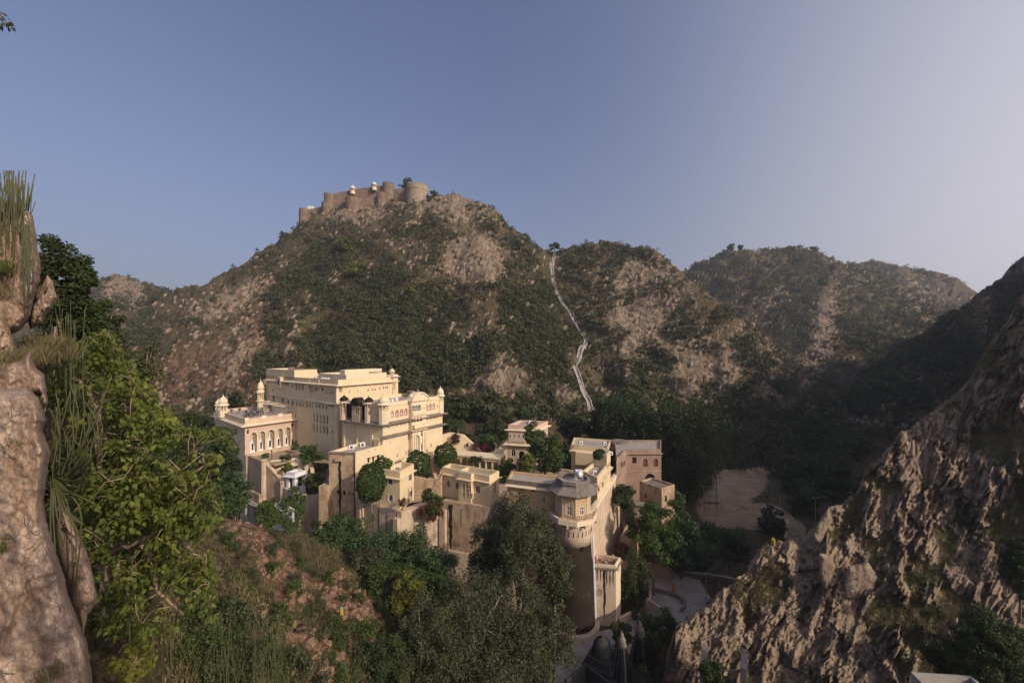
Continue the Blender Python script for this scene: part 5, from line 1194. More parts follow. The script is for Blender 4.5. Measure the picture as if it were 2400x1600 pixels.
# structures at the foot of the crag
def pbox(name, label, cat, px0, px1, d, ztop_py, zb, depth, mat, ang=0.0):
    a, b = W(px0, HZ, d), W(px1, HZ, d + ang); zt = (HZ - ztop_py) / F * d; t = house(name, (a.x, a.y, zb), label, cat)
    X = Block(t, [a.xy, b.xy, b.xy + Vector((.3, depth)), a.xy + Vector((.3, depth))], zt, zb, mat, M['concrete'], par=.35, th=.2); X.finish(); return t, X
pbox('cliff_house', 'flat grey roof with low parapet at the foot of crag', 'house', 2180, 2330, 25, 1618, -42, 1.5, M['concrete'], -.3)
t = house('cistern_wall', (16, 36, -36), 'dark shaft walled in masonry at the foot of crag', 'wall')
for (pa, pb) in (((1652, 1508, 41), (1646, 1640, 38)), ((1745, 1520, 38), (1742, 1650, 36))):
    a, b = W(*pa), W(*pb); mb = MB(); wall_run(mb, [a, (b.x, b.y, a.z - .3)], .5, -42); mb.build('wall', M['stone_grey'], t)
a, b = W(1684, 1570, 38), W(1722, 1570, 38); mb = MB(); mb.tube([a, b], .07, 5); mb.build('crossbar', M['concrete'], t)
# ---------------------------------------------------------------- road, ground walls, poles, person
def strip(name, left, right, z, mat, label, lift=0.05):
    mb = MB(); 
    for i in range(len(left) - 1):
        q = [WZ(*left[i], z), WZ(*right[i], z), WZ(*right[i + 1], z), WZ(*left[i + 1], z)]; mb.quad(*[(p.x, p.y, z + lift) for p in q])
    return tag(mb.build(name, mat), label, 'road', kind='structure')
RL = [(1300, 1600), (1300, 1535), (1345, 1500), (1400, 1480), (1450, 1470), (1500, 1425), (1520, 1395), (1500, 1372), (1470, 1350)]
RR = [(1340, 1620), (1370, 1580), (1420, 1560), (1490, 1525), (1540, 1490), (1640, 1440), (1665, 1400), (1640, 1360), (1560, 1335)]
strip('road', RL, RR, FLOOR, M['cobble'], 'cobbled road bending round the foot of the tower')
t = house('road_wall', (22, 63, -40), 'low curved kerb wall along the bend in the road', 'kerb wall')
P_ = lambda a, b: WZ(a, b, FLOOR)
pts = [P_(a, b) + Vector((0, 0, .75)) for a, b in ((1522, 1384), (1550, 1390), (1580, 1398), (1600, 1410), (1606, 1424), (1598, 1434))]
mb = MB(); wall_run(mb, pts, .3, -41); mb.build('wall', M['stone_grey'], t)
t = house('planter_wall', (19, 58, -40), 'pale masonry wall holding up the creeper covered bank', 'retaining wall')
pts = [P_(1450, 1462) + Vector((0, 0, .9)), P_(1490, 1445) + Vector((0, 0, 1.2)), P_(1522, 1428) + Vector((0, 0, 1.8)), P_(1524, 1386) + Vector((0, 0, .8))]
mb = MB(); wall_run(mb, pts, .4, -41); mb.build('wall', M['tan'], t)
t = house('sunken_wall', (23, 60, -40), 'dark sloping wall below the kerb at the bend', 'retaining wall')
pts = [P_(1523, 1430) + Vector((0, 0, 1.7)), P_(1560, 1440) + Vector((0, 0, .6))]; mb = MB(); wall_run(mb, pts, .35, -41); mb.build('wall', M['tan'], t)
t = house('roadside_wall', (27, 70, -40), 'brown roadside wall stained along its top', 'retaining wall')
pts = [P_(1508, 1352) + Vector((0, 0, 2.6)), P_(1576, 1352) + Vector((0, 0, 2.6))]; mb = MB(); wall_run(mb, pts, .6, -41); mb.build('wall', M['brown'], t)
t = house('roadside_stair', P_(1580, 1346), 'steep stone stair up the bank beside the roadside wall', 'stair')
q = P_(1581, 1350)
for k in range(7): mb = MB(); mb.box(q + Vector((0, k * .35, .15 + k * .3)), 1.0, .36, .3 + k * .02); mb.build('step', M['tan'], t)
t = house('stone_bank_wall', (36, 68, -40), 'rough dry stone bank along the upper side of the road', 'wall')
pts = [P_(1590, 1348) + Vector((0, 0, .7)), P_(1640, 1352) + Vector((0, 0, .8)), P_(1700, 1362) + Vector((0, 0, .9)), P_(1740, 1372) + Vector((0, 0, .9))]; mb = MB(); wall_run(mb, pts, .7, -41); mb.build('wall', M['stone_grey'], t)
t = house('sand_edge_wall', (58, 92, -40), 'pale retaining kerb at the edge of the sandy ground', 'kerb wall')
pts = [P_(1842, 1265) + Vector((0, 0, .6)), P_(1846, 1222) + Vector((0, 0, .6))]; mb = MB(); wall_run(mb, pts, .5, -41); mb.build('wall', M['tan'], t)
def pole(px, py0, py1, d, label, cross=0, group=None, r=.07):
    a, b = W(px, py0, d), W(px, py1, d); o = empty('utility_pole', b, label, 'pole', group)
    mb = MB(); mb.tube([b - Vector((0, 0, .5)), a], [r, r * .7], 6); mb.build('mast', M['concrete'], o)
    for k in range(cross):
        q = a - Vector((0, 0, .35 + .55 * k)); mb = MB(); mb.box(q, 1.1, .08, .08); mb.build('crossarm', M['iron'], o)
        for s in (-.48, 0, .48): mb = MB(); mb.lathe(q + Vector((s, 0, .04)), [(.05, 0), (.06, .08), (.03, .16)], 6); mb.build('insulator', M['iron'], o)
    return a
pa = pole(1655, 1343, 1440, 62, 'steel power pole with crossarms at the road bend', 2)
pb = W(1728, 1240, 92)
for k, (s, e) in enumerate(((-.5, -.7), (-.15, -.2), (.15, .25), (.5, .8))):
    q0, q1 = pa + Vector((s, 0, -.2)), pb + Vector((e, 0, 0)); pts = [q0.lerp(q1, i / 12) - Vector((0, 0, 2.2 * 4 * (i / 12) * (1 - i / 12) * .5)) for i in range(13)]
    mb = MB(); mb.tube(pts, .025, 4); tag(mb.build('power_line', M['wire']), 'thin sagging power line from the pole up the valley', 'wire', 'power lines from the road pole')
pole(1811, 1142, 1195, 100, 'bare pole standing in the sandy ground'); pole(1828, 1165, 1188, 100, 'short pole beside the bare pole on the sand')
a = pole(1911, 1165, 1235, 82, 'lamp post at the edge of the dark slope', 0, None, .09); 
o = bpy.data.objects['utility_pole.003']; o.name = 'lamp_post'; o['category'] = 'lamp post'
mb = MB(); mb.box(a, 1.0, .1, .08); mb.build('lamp_arm', M['iron'], o)
for s in (-.5, .5): mb = MB(); mb.box(a + Vector((s, 0, -.06)), .32, .2, .12); mb.build('lamp_head', M['plastic_white'], o)
pole(406, 668, 690, 372, 'thin mast on the skyline between the two left hills', 0, None, .22)
# boundary pillars
def pillar(p, h, m, cap, label):
    o = empty('boundary_pillar', p, label, 'pillar'); mb = MB(); mb.box(p + Vector((0, 0, h * .4)), h * .34, h * .34, h * .8, (.8, .6, 0)); mb.build('shaft', m, o)
    mb = MB(); mb.lathe(p + Vector((0, 0, h * .8)), [(h * .24, 0), (h * .01, h * .25)], 4, .3); mb.build('cap', cap, o)
x, y, z, h = grid_ground([800], [1442]); pillar(Vector((x[0], y[0], z[0])), 22 / F * y[0], M['yellow_paint'], M['green_paint'], 'yellow and green painted boundary pillar on the spur')
# person in an orange saree on the road
pp = WZ(1579, 1389, FLOOR); pp.z = FLOOR + .05
o = empty('person', pp, 'woman in an orange saree with blue hem standing on the road', 'person')
def sk(name, verts, edges, radii, mat, parent, sub=1):
    me = bpy.data.meshes.new(name); off = wloc(parent) if parent else Vector()
    me.from_pydata([tuple(Vector(v) - off) for v in verts], edges, []); ob = link(name, me, mat, parent)
    md = ob.modifiers.new('skin', 'SKIN'); sv = me.skin_vertices[0].data
    for i, r in enumerate(radii): sv[i].radius = (r, r) if not hasattr(r, '__len__') else r
    sv[0].use_root = True
    s = ob.modifiers.new('sub', 'SUBSURF'); s.levels = s.render_levels = sub
    return ob
c = pp
V_ = [c + Vector(q) for q in ((0, 0, .85), (0, .01, 1.15), (0, .01, 1.32), (0, 0, 1.44), (0, -.02, 1.56), (0, -.01, 1.66), (-.17, 0, 1.33), (-.23, -.02, 1.08), (-.18, -.16, .92), (.17, 0, 1.33), (.24, -.02, 1.08), (.20, -.12, .88), (-.09, 0, .80), (-.09, -.01, .42), (-.09, .03, .06), (-.09, -.12, .04), (.09, 0, .80), (.09, -.01, .42), (.09, .03, .06), (.09, -.12, .04))]
sk('body', V_, [(0, 1), (1, 2), (2, 3), (3, 4), (4, 5), (2, 6), (6, 7), (7, 8), (2, 9), (9, 10), (10, 11), (0, 12), (12, 13), (13, 14), (14, 15), (0, 16), (16, 17), (17, 18), (18, 19)], [.13, .12, .13, .05, .085, .07, .06, .045, .035, .06, .045, .035, .09, .06, .04, .03, .09, .06, .04, .03], M['skin'], o)
mb = MB(); mb.lathe(c, [(.30, .16), (.29, .3), (.25, .6), (.22, .85), (.19, 1.0), (.21, 1.2), (.22, 1.34), (.14, 1.42), (.10, 1.47), (.125, 1.54), (.13, 1.62), (.09, 1.71), (.03, 1.735)], 16, 0, 1.05, .8); mb.build('saree', M['saree'], o, True)
mb = MB(); mb.lathe(c, [(.33, .02), (.305, .17)], 16, 0, 1.05, .8); mb.build('hem', M['blue_cloth'], o)
# stairway with parapets up the hill gully
SP = [(1298, 606, 0), (1293, 630, 0), (1298, 668, 0), (1304, 690, 0), (1318, 715, 0), (1337, 740, 0), (1352, 762, 0), (1374, 802, 0), (1360, 825, 0), (1346, 858, 0), (1352, 878, 0), (1366, 920, 0), (1380, 945, 0), (1388, 985, 0), (1393, 1010, 0)]
gx, gy, gz, gh = grid_ground([p[0] for p in SP], [p[1] for p in SP], 60)
ctl = [Vector((gx[i], gy[i], gz[i])) for i in range(len(SP))]
line = []
for i in range(len(ctl) - 1):
    n = max(2, int((ctl[i + 1] - ctl[i]).length / 4))
    for k in range(n): line.append(ctl[i].lerp(ctl[i + 1], k / n))
line.append(ctl[-1])
lz = ground_z([p.x for p in line], [p.y for p in line])
for p, z in zip(line, lz): p.z = max(z, p.z - 1.0) + .5 + .5 * math.sin(p.y * .21)
t = house('hillside_stairway', line[-1], 'pale walled stairway zigzagging up the hill gully', 'stairway')
def off(i, s):
    a = (line[min(i + 1, len(line) - 1)] - line[max(i - 1, 0)]).xy.normalized(); return Vector((line[i].x - a.y * s, line[i].y + a.x * s, line[i].z))
mb = MB()
for i in range(len(line) - 1):
    A, B_, C_, D_ = off(i, -.7), off(i + 1, -.7), off(i + 1, .7), off(i, .7); dn = Vector((0, 0, 3.5)); mb.hexa([A - dn, B_ - dn, C_ - dn, D_ - dn], [A, B_, C_, D_])
mb.build('steps', M['concrete'], t)
for s in (-.85, .85): mb = MB(); wall_run(mb, [off(i, s) + Vector((0, 0, .55 + .25 * math.sin(i * 1.7))) for i in range(len(line))], .3, [p.z - 4 for p in line]); mb.build('parapet', M['pale_masonry'], t)
# ---------------------------------------------------------------- hill fort
fort = house('hill_fort', W(860, 480, 300), 'brown hilltop fort with round bastions and high walls', 'fort')
def FW(x, y, d): return W(*ZF(x, y), d)
def bastion(x0, x1, yt, yb, d, m, coping=True):
    c = FW((x0 + x1) / 2, yt, d); r = (x1 - x0) / 3.92 / 2 / F * d; zb = FW(0, yb, d).z - 10
    mb = MB(); mb.lathe((c.x, c.y, zb), [(r * 1.16, 0), (r * 1.05, (c.z - zb) * .55), (r, (c.z - zb) * .8), (r * 1.03, (c.z - zb) * .82), (r * 1.0, c.z - zb), (r * .85, c.z - zb), (r * .85, c.z - zb - 1)], 28); o = mb.build('bastion', m, fort, False)
    mb = MB()
    for k in range(20): a = 2 * math.pi * k / 20; mb.box((c.x + math.cos(a) * r * .96, c.y + math.sin(a) * r * .96, c.z + .35), r * .16, r * .08, .8, (-math.sin(a), math.cos(a), 0))
    mb.build('merlons', m, o)
bastion(165, 250, 442, 640, 296, M['fort']); bastion(372, 480, 386, 520, 296, M['fort']); bastion(394, 482, 302, 400, 300, M['fort']); bastion(590, 735, 345, 520, 294, M['fort']); bastion(872, 960, 292, 450, 296, M['fort']); bastion(930, 1030, 206, 300, 300, M['fort']); bastion(1152, 1345, 232, 350, 297, M['fort_pale'])
for pts, zb, m in (([(225, 446, 297), (370, 415, 299)], 600, 'fort'), ([(470, 298, 301), (700, 252, 302), (930, 222, 301)], 480, 'fort'), ([(400, 392, 297), (600, 372, 296)], 540, 'fort'), ([(720, 345, 295.5), (880, 330, 297)], 520, 'fort'), ([(1020, 254, 300), (1160, 246, 299)], 400, 'fort')):
    P3 = [FW(*p) for p in pts]; mb = MB(); wall_run(mb, P3, 2.0, [FW(p[0], zb, p[2]).z - 8 for p in pts]); o = mb.build('wall', M[m], fort)
    mb = MB()
    for i in range(len(P3) - 1):
        n = int((P3[i + 1] - P3[i]).length / 1.6)
        for k in range(n): q = P3[i].lerp(P3[i + 1], (k + .3) / n); mb.box(q + Vector((0, 0, .3)), .9, .5, .75, (P3[i + 1] - P3[i]).xy.to_3d())
    mb.build('merlons', M[m], o)
for x, y, yb in ((653, 212, 272), (851, 182, 238)):
    c = FW(x, yb, 299); zt = FW(x, y, 299).z; k = dome_turret(fort, c.xy, 1.75, c.z - 2, c.z, zt + .2, M['cream'], M['white_wall'], name='rooftop_kiosk')
mb = MB(); p = FW(270, 428, 300); mb.box(p, 4, 3, 3); mb.build('white_room', M['white_wall'], fort)
# ---------------------------------------------------------------- vegetation
def unit(v): return v / np.maximum(np.linalg.norm(v, axis=-1, keepdims=True), 1e-9)
def leaves_at(c, nrm, size, rng, aspect=0.55, tilt=0.7):
    """rhombic leaves centred at c facing roughly nrm -> verts, faces"""
    n = len(c); d = unit(nrm + tilt * rng.normal(size=(n, 3)))
    a = unit(np.cross(d, rng.normal(size=(n, 3)))); b = np.cross(d, a)
    s = (size * (0.65 + 0.7 * rng.random(n)))[:, None] if np.ndim(size) else (size * (0.65 + 0.7 * rng.random((n, 1))))
    v = np.stack([c + a * s * .5, c + b * s * .5 * aspect, c - a * s * .5, c - b * s * .5 * aspect], 1).reshape(-1, 3)
    return v, np.arange(4 * n).reshape(n, 4)
def crown_clumps(rx, ry, rz, k, rng, lumpy=0.35, hollow=0.35):
    """clump centres and radii filling an uneven ellipsoid, centre at the origin"""
    d = unit(rng.normal(size=(k, 3))); r = hollow + (1 - hollow) * rng.random(k) ** 0.5
    out = 1 + lumpy * fbm(d[:, 0] * 1.7 + 5 * rng.random(), d[:, 1] * 1.7, d[:, 2] * 1.7, oct=2, seed=int(rng.integers(999))) * 1.6
    c = d * (r * out)[:, None] * np.array([rx, ry, rz]) * 0.86
    R = (0.7 + 0.55 * rng.random(k)) * 1.22 * k ** -0.36 * min(rx, rz, ry) * (1.0 + 0.25 * (max(rx, rz) / min(rx, rz) - 1))
    return c, R
def crown_mesh(name, rx, ry, rz, n, leaf, mat, rng, k=None, droop=0.0, lumpy=0.35, hollow=0.35, aspect=0.55):
    k = k or max(20, int(n / 130)); c, R = crown_clumps(rx, ry, rz, k, rng, lumpy, hollow)
    w = R ** 2; i = rng.choice(k, n, p=w / w.sum())
    d = unit(rng.normal(size=(n, 3))); d[:, 2] = d[:, 2] * (0.8 if droop == 0 else 1.0)
    rad = R[i] * (0.35 + 0.65 * rng.random(n) ** 0.6)
    p = c[i] + d * rad[:, None] * np.array([1, 1, 0.8])
    if droop: p[:, 2] -= droop * R[i] * rng.random(n) ** 2 * 2.2
    nm = d * 0.8 + np.array([0, 0, 0.5])
    v, f = leaves_at(p, nm, leaf, rng, aspect)
    tint = np.clip(0.5 + 0.28 * rng.normal(size=k)[i] + 0.18 * rng.normal(size=n), 0, 1)
    return np_mesh(name, v, f, mat, {'tint': np.repeat(tint, 4)}), c, R
def trunk_mesh(base, top, cl, rad, rng, nl=9):
    """trunk from base to the crown with limbs towards the clumps"""
    mb = MB(); b, t = Vector(base), Vector(top); m = b.lerp(t, .55) + Vector(rng.normal(size=3)) * rad * 1.2
    mb.tube([b - Vector((0, 0, .3)), b.lerp(m, .5), m, t], [rad * 1.25, rad, rad * .8, rad * .45], 7)
    for i in rng.permutation(len(cl))[:nl]:
        e = Vector(cl[i]); s = b.lerp(t, .35 + .5 * rng.random()); q = s.lerp(e, .5) + Vector((0, 0, .12 * (e - s).length)) + Vector(rng.normal(size=3)) * rad * .5
        mb.tube([s, q, e], [rad * .42, rad * .26, rad * .08], 5)
    return mb
KINDS = {'dark': ('leaf_dark', 'bark', 0, .4), 'mid': ('leaf_mid', 'bark', 0, .35), 'olive': ('leaf_olive', 'pale_bark', .5, .5), 'acacia': ('leaf_acacia', 'bark', .25, .45),
         'yellow': ('leaf_yellow', 'bark', 0, .35), 'round': ('leaf_round', 'bark', 0, .06), 'banyan': ('leaf_dark', 'bark', .9, .5)}
NTREE = 0
def tree(kind, cx, yt, yb, wd, d, label, name='tree', base_z=None, cat='tree', group=None, dens=1.0, leafpx=2.3, depth=None):
    """tree whose crown covers the pixel box (cx, yt..yb, wd) at distance d, standing on the ground there"""
    global NTREE; NTREE += 1; rng = np.random.default_rng(100 + NTREE)
    lm, bm, droop, lumpy = KINDS[kind]
    c = W(cx, (yt + yb) / 2, d); st = 1 / math.cos(math.atan2(c.x, c.y))
    rx, rz = wd / 2 / F * d / (0.5 + 0.5 * st), (yb - yt) / 2 / F * d; ry = depth or rx
    gz = base_z if base_z is not None else float(ground_z([c.x], [c.y])[0])
    gz = min(gz, c.z - rz * .3)
    o = empty(name, (c.x, c.y, gz), label, cat, group)
    area = wd * (yb - yt) * (1024 / 2400) ** 2; leaf = leafpx * 2.34 / F * d
    n = int(min(26000, max(500, 3.4 * area * dens)))
    if kind == 'round':
        rz = rz * 1.12; n = int(n * 1.6); dv = unit(rng.normal(size=(n, 3))); bump_ = 1 + .34 * fbm(dv[:, 0] * 2.4, dv[:, 1] * 2.4, dv[:, 2] * 2.4, oct=3, seed=NTREE); rr = bump_ * (1 - .18 * rng.random(n) ** 3); pp_ = dv * rr[:, None] * np.array([rx, ry, rz])
        v_, f_ = leaves_at(pp_, dv + np.array([0, 0, .3]), leaf * .9, rng, .6, .75); tn = np.clip(.45 + .5 * fbm(dv[:, 0] * 4, dv[:, 1] * 4, dv[:, 2] * 4, oct=2, seed=NTREE + 9) + .2 * rng.normal(size=n), 0, 1)
        me = np_mesh('crown', v_, f_, M[lm], {'tint': np.repeat(tn, 4)}); cl = dv[:12] * np.array([rx, ry, rz]) * .6
    else: me, cl, R = crown_mesh('crown', rx, ry, rz, n, leaf, M[lm], rng, 70 if kind == 'round' else None, droop, lumpy, .7 if kind == 'round' else .3)
    k = link('crown', me, None, o, (0, 0, c.z - gz))
    clw = cl + np.array([c.x, c.y, c.z])
    nl = 14 if kind in ('olive', 'banyan') else 7
    mb = trunk_mesh((c.x, c.y, gz), (c.x, c.y, c.z + rz * .3), clw, max(.1, rx * .055), rng, nl)
    if kind == 'banyan':
        for q in range(26):
            a = rng.random() * 6.28; r = (.35 + .6 * rng.random()) * rx; x, y = c.x + math.cos(a) * r, c.y + math.sin(a) * r * .8
            mb.tube([(x, y, c.z - rz * .2), (x + .2, y, gz)], [.06, .04], 4)
    mb.build('trunk', M[bm], o)
    return o
T = tree
# behind the outer houses
T('banyan', 1600, 905, 1165, 205, 101, 'huge dark banyan with hanging roots beside the sandy ground', 'banyan_tree', FLOOR)
T('banyan', 1492, 915, 1060, 170, 108, 'dark spreading banyan behind the round pavilion roof', 'banyan_tree', FLOOR)
T('dark', 1425, 945, 1050, 110, 113, 'dark dense tree behind the rear yellow house', base_z=FLOOR)
T('dark', 1358, 985, 1055, 80, 116, 'dark tree at the foot of the stairway gully', base_z=FLOOR)
T('dark', 1815, 958, 1068, 120, 158, 'wide dark shade tree with bare trunk at the far edge of the sand', 'shade_tree', FLOOR)
T('dark', 1738, 985, 1070, 90, 170, 'dark tree left of the shade tree behind the sand', base_z=FLOOR)
T('dark', 1680, 1000, 1062, 70, 172, 'small dark tree between the banyan and the sandy ground', base_z=FLOOR)
T('dark', 1330, 970, 1020, 70, 122, 'dark bushy tree right of the gate tower roof', base_z=-36)
T('dark', 1160, 985, 1030, 110, 118, 'dark scrub tree behind the curtain wall dip', base_z=-36)
T('mid', 1120, 1020, 1050, 90, 104, 'light green tree just behind the curtain wall', base_z=-36)
T('mid', 1060, 975, 1010, 60, 112, 'green tree behind the right corner of the gate wing', base_z=-34)
T('acacia', 1225, 950, 985, 60, 124, 'feathery tree on the slope above the gate tower', base_z=-33)
T('dark', 1075, 940, 985, 70, 126, 'dark tree on the lower slope right of the gate wing', base_z=-30)
T('dark', 980, 905, 935, 80, 128, 'dark thicket tree right behind the palace roof', base_z=-28)
T('dark', 550, 912, 968, 44, 118, 'conical dark tree between hall turret and palace', base_z=-24)
T('dark', 470, 960, 1010, 60, 112, 'dark tree left of the pavilion hall', base_z=-30)
# inside the courts
T('mid', 1278, 1005, 1112, 112, 79, 'tall leafy green tree in front of the gate tower', base_z=-25.4)
T('mid', 1252, 985, 1060, 50, 81, 'upright green tree against the gate tower wall', base_z=-25.4)
T('yellow', 1234, 1058, 1118, 46, 75, 'rounded light green tree under the gate tower', base_z=-25.4)
T('mid', 1183, 1066, 1135, 46, 78, 'narrow green tree between oriel house and gate tower', base_z=-25.4)
T('round', 979, 1061, 1124, 58, 74, 'clipped round tree before the palace portal', 'clipped_tree', -25.4)
T('round', 1044, 1042, 1096, 52, 81, 'clipped round tree by the curtain wall corner', 'clipped_tree', -25.4)
T('round', 872, 1092, 1168, 74, 64.5, 'big clipped dark tree hugging the annex and square house', 'clipped_tree', -26)
T('round', 896, 1074, 1118, 46, 66.5, 'upper clipped tree leaning on the annex wall', 'clipped_tree', -26)
T('mid', 730, 1028, 1098, 48, 84, 'slender court tree against the palace wall', base_z=-22.6)
T('yellow', 674, 1082, 1110, 36, 79, 'pale green shrub tree left of the garden kiosk', base_z=-26)
T('mid', 735, 1104, 1146, 56, 73, 'dark green garden tree right of the garden kiosk', base_z=-26.2)
T('mid', 668, 1062, 1084, 30, 83, 'low leafy shrub on the hall court edge', 'shrub', -22.4, 'shrub')
T('mid', 622, 1062, 1078, 18, 83, 'young shrub by the hall court lamp', 'shrub', -22.4, 'shrub')
T('mid', 693, 1032, 1055, 16, 88, 'potted green shrub at the right end of the arches', 'shrub', -22.4, 'shrub')
T('yellow', 762, 1084, 1104, 14, 76, 'small shrub at the foot of the palace corner', 'shrub', -24, 'shrub')
T('round', 1405, 1055, 1075, 28, 70, 'spiky palm like shrub behind the corner house', 'shrub', -22, 'shrub')
# below the walls
T('dark', 520, 1000, 1185, 92, 60, 'tall dark tree in front of the left pavilion wall', base_z=-30)
T('acacia', 548, 1110, 1200, 80, 54, 'feathery tree beside the concrete house', base_z=-30)
T('mid', 684, 1146, 1238, 58, 66, 'dark green tree between the garden parapet piers', base_z=-38)
T('mid', 622, 1160, 1228, 52, 62, 'green tree right of the concrete house', base_z=-38)
T('mid', 640, 1196, 1300, 110, 52, 'broad green tree over the white shed', base_z=-34)
T('acacia', 805, 1190, 1345, 135, 56, 'feathery green acacia under the brown annex wall', 'acacia_tree')
T('dark', 755, 1215, 1300, 70, 58, 'dark tree left of the acacia under the annex', )
T('acacia', 735, 1262, 1372, 120, 52, 'spreading acacia above the orange bank', 'acacia_tree')
T('acacia', 880, 1232, 1385, 145, 54, 'acacia under the square house wall', 'acacia_tree')
T('olive', 862, 1250, 1400, 70, 50, 'thin tree with pale stem before the acacias', 'pale_stem_tree')
T('acacia', 955, 1240, 1385, 140, 55, 'acacia under the big garden bush wall', 'acacia_tree')
T('acacia', 1020, 1262, 1392, 110, 53, 'acacia at the foot of the oriel house rampart', 'acacia_tree')
T('mid', 905, 1320, 1450, 190, 48, 'bright green bush tree in the middle of the thicket')
T('mid', 720, 1330, 1440, 70, 46, 'dense green tree at the right edge of the orange spur')
T('mid', 810, 1330, 1430, 130, 49, 'low green tree under the first acacia')
T('acacia', 700, 1240, 1330, 90, 55, 'feathery tree right of the white shed', 'acacia_tree')
T('mid', 1030, 1350, 1450, 130, 47, 'green bush tree right of the thicket middle')
T('dark', 660, 1290, 1400, 80, 45.5, 'dark tree at the crest of the orange spur')
T('yellow', 960, 1350, 1440, 90, 44, 'yellow green bush above the grey olive tree')
T('olive', 1215, 1165, 1400, 190, 50, 'tall grey green tree before the long house wall', 'large_tree', FLOOR)
T('olive', 1150, 1200, 1420, 110, 51, 'grey green tree beneath the oriel house', 'large_tree', FLOOR)
T('olive', 1300, 1220, 1420, 90, 50.5, 'grey green branch tree brushing the bastion tower', 'large_tree', FLOOR)
T('olive', 1110, 1330, 1620, 300, 41, 'big grey olive tree at bottom centre', 'large_tree', FLOOR)
T('olive', 1245, 1390, 1620, 180, 42, 'grey olive tree reaching the tower base', 'large_tree', FLOOR)
T('olive', 985, 1400, 1640, 170, 37, 'grey olive tree over the dark ravine', 'large_tree')
T('dark', 890, 1490, 1640, 130, 33, 'dark bushy tree in the ravine shade')
T('mid', 850, 1460, 1560, 60, 38, 'slim dark bush tree at the ravine edge')
# right of the tower
T('mid', 1532, 1165, 1330, 110, 64.5, 'dark green tree below the ruined house')
T('acacia', 1598, 1190, 1340, 110, 69, 'drooping feathery tree left of the power lines', 'acacia_tree', FLOOR)
T('dark', 1462, 1120, 1210, 50, 72, 'dark tree filling the lane behind the side rampart', base_z=FLOOR)
T('mid', 1575, 1150, 1200, 60, 76, 'bush tree on the bank right of the ruined house')
T('acacia', 1700, 1232, 1345, 140, 78, 'wide feathery tree under the sandy terrace', 'acacia_tree', FLOOR)
T('dark', 1812, 1195, 1268, 70, 88, 'dark round tree at the sandy terrace edge', base_z=FLOOR)
T('dark', 1640, 1290, 1345, 70, 72, 'dark shrub tree above the stone bank', base_z=FLOOR)
T('dark', 1452, 1445, 1520, 52, 51, 'dark leafy tree between bastion and shrine dome', base_z=FLOOR)
T('mid', 1548, 1428, 1520, 100, 55, 'round dark green tree inside the road bend', base_z=FLOOR)
T('dark', 1520, 1480, 1580, 60, 50, 'shaded tree behind the farther temple spire', base_z=FLOOR)
T('mid', 1500, 1555, 1620, 44, 45, 'small shrub at the foot of the temple spires', 'shrub', FLOOR, 'shrub')
T('dark', 1670, 1530, 1640, 70, 36, 'dark shrub filling the gap under the crag', 'shrub', None, 'shrub')
T('mid', 1900, 1145, 1215, 60, 86, 'green bush beside the lamp post', 'shrub', None, 'shrub')
T('dark', 2330, 1420, 1640, 220, 27, 'tall dark tree in the shaded bottom right corner', 'large_tree', -36)
T('dark', 2230, 1500, 1600, 110, 30, 'dark shrub behind the flat grey roof', 'shrub', -34, 'shrub')
T('dark', 2390, 1240, 1420, 80, 38, 'dark tree climbing the right edge crag', base_z=-26)
for i, (x, y, w_, h_, d_) in enumerate(((1835, 1110, 70, 60, 128), (1872, 1150, 80, 60, 112), (1800, 1095, 40, 34, 140), (1905, 1105, 90, 70, 122), (1950, 1120, 80, 60, 110), (1880, 1190, 60, 44, 98))): T('dark', x, y - h_ / 2, y + h_ / 2, w_, d_, 'dark scrub tree crowding the right edge of the sandy ground', 'scrub_tree', group='scrub trees beside the sand')
# fort and skyline trees
T('dark', 952, 417, 446, 30, 302, 'tree rising behind the fort wall', base_z=100, leafpx=1.8)
T('dark', 1012, 448, 478, 32, 292, 'dark tree right of the pale round bastion', base_z=100, leafpx=1.8)
T('dark', 667, 538, 572, 24, 292, 'lone tree on the skyline left of the fort', leafpx=1.8)
T('mid', 1300, 568, 585, 26, 274, 'tree at the top of the stairway', leafpx=1.8)
T('dark', 1232, 548, 572, 22, 283, 'small tree on the saddle skyline', leafpx=1.8)
for cx, yt, yb, wd, lb in ((1712, 570, 590, 16, 'first tree on the far hill skyline from its left'), (1735, 570, 588, 12, 'slim tree next to the first on the far skyline'), (1870, 574, 592, 26, 'broad tree at the crest of the far hill'), (1905, 575, 596, 20, 'tree right of the broad one on the far crest')): T('dark', cx, yt, yb, wd, 470, lb, leafpx=1.6)
T('dark', 2345, 656, 690, 28, 180, 'dark bush tree leaning from the shaded skyline', leafpx=1.8)
for x, y, wd, k, lb in ((808, 590, 44, 'yellow', 'yellowish tree below the fort walls'), (830, 650, 46, 'yellow', 'yellowish tree in the middle of the gully'), (845, 635, 40, 'yellow', 'larger yellowish tree above the gully'), (960, 690, 26, 'yellow', 'single bright tree on the spur flank'), (1930, 668, 26, 'yellow', 'bright tree in the far hill gully')):
    gx, gy, gz, gh = grid_ground([x], [y], 60); T(k, x, y - wd * .8, y + wd * .15, wd, float(gy[0]) - 1, lb, leafpx=2.0)
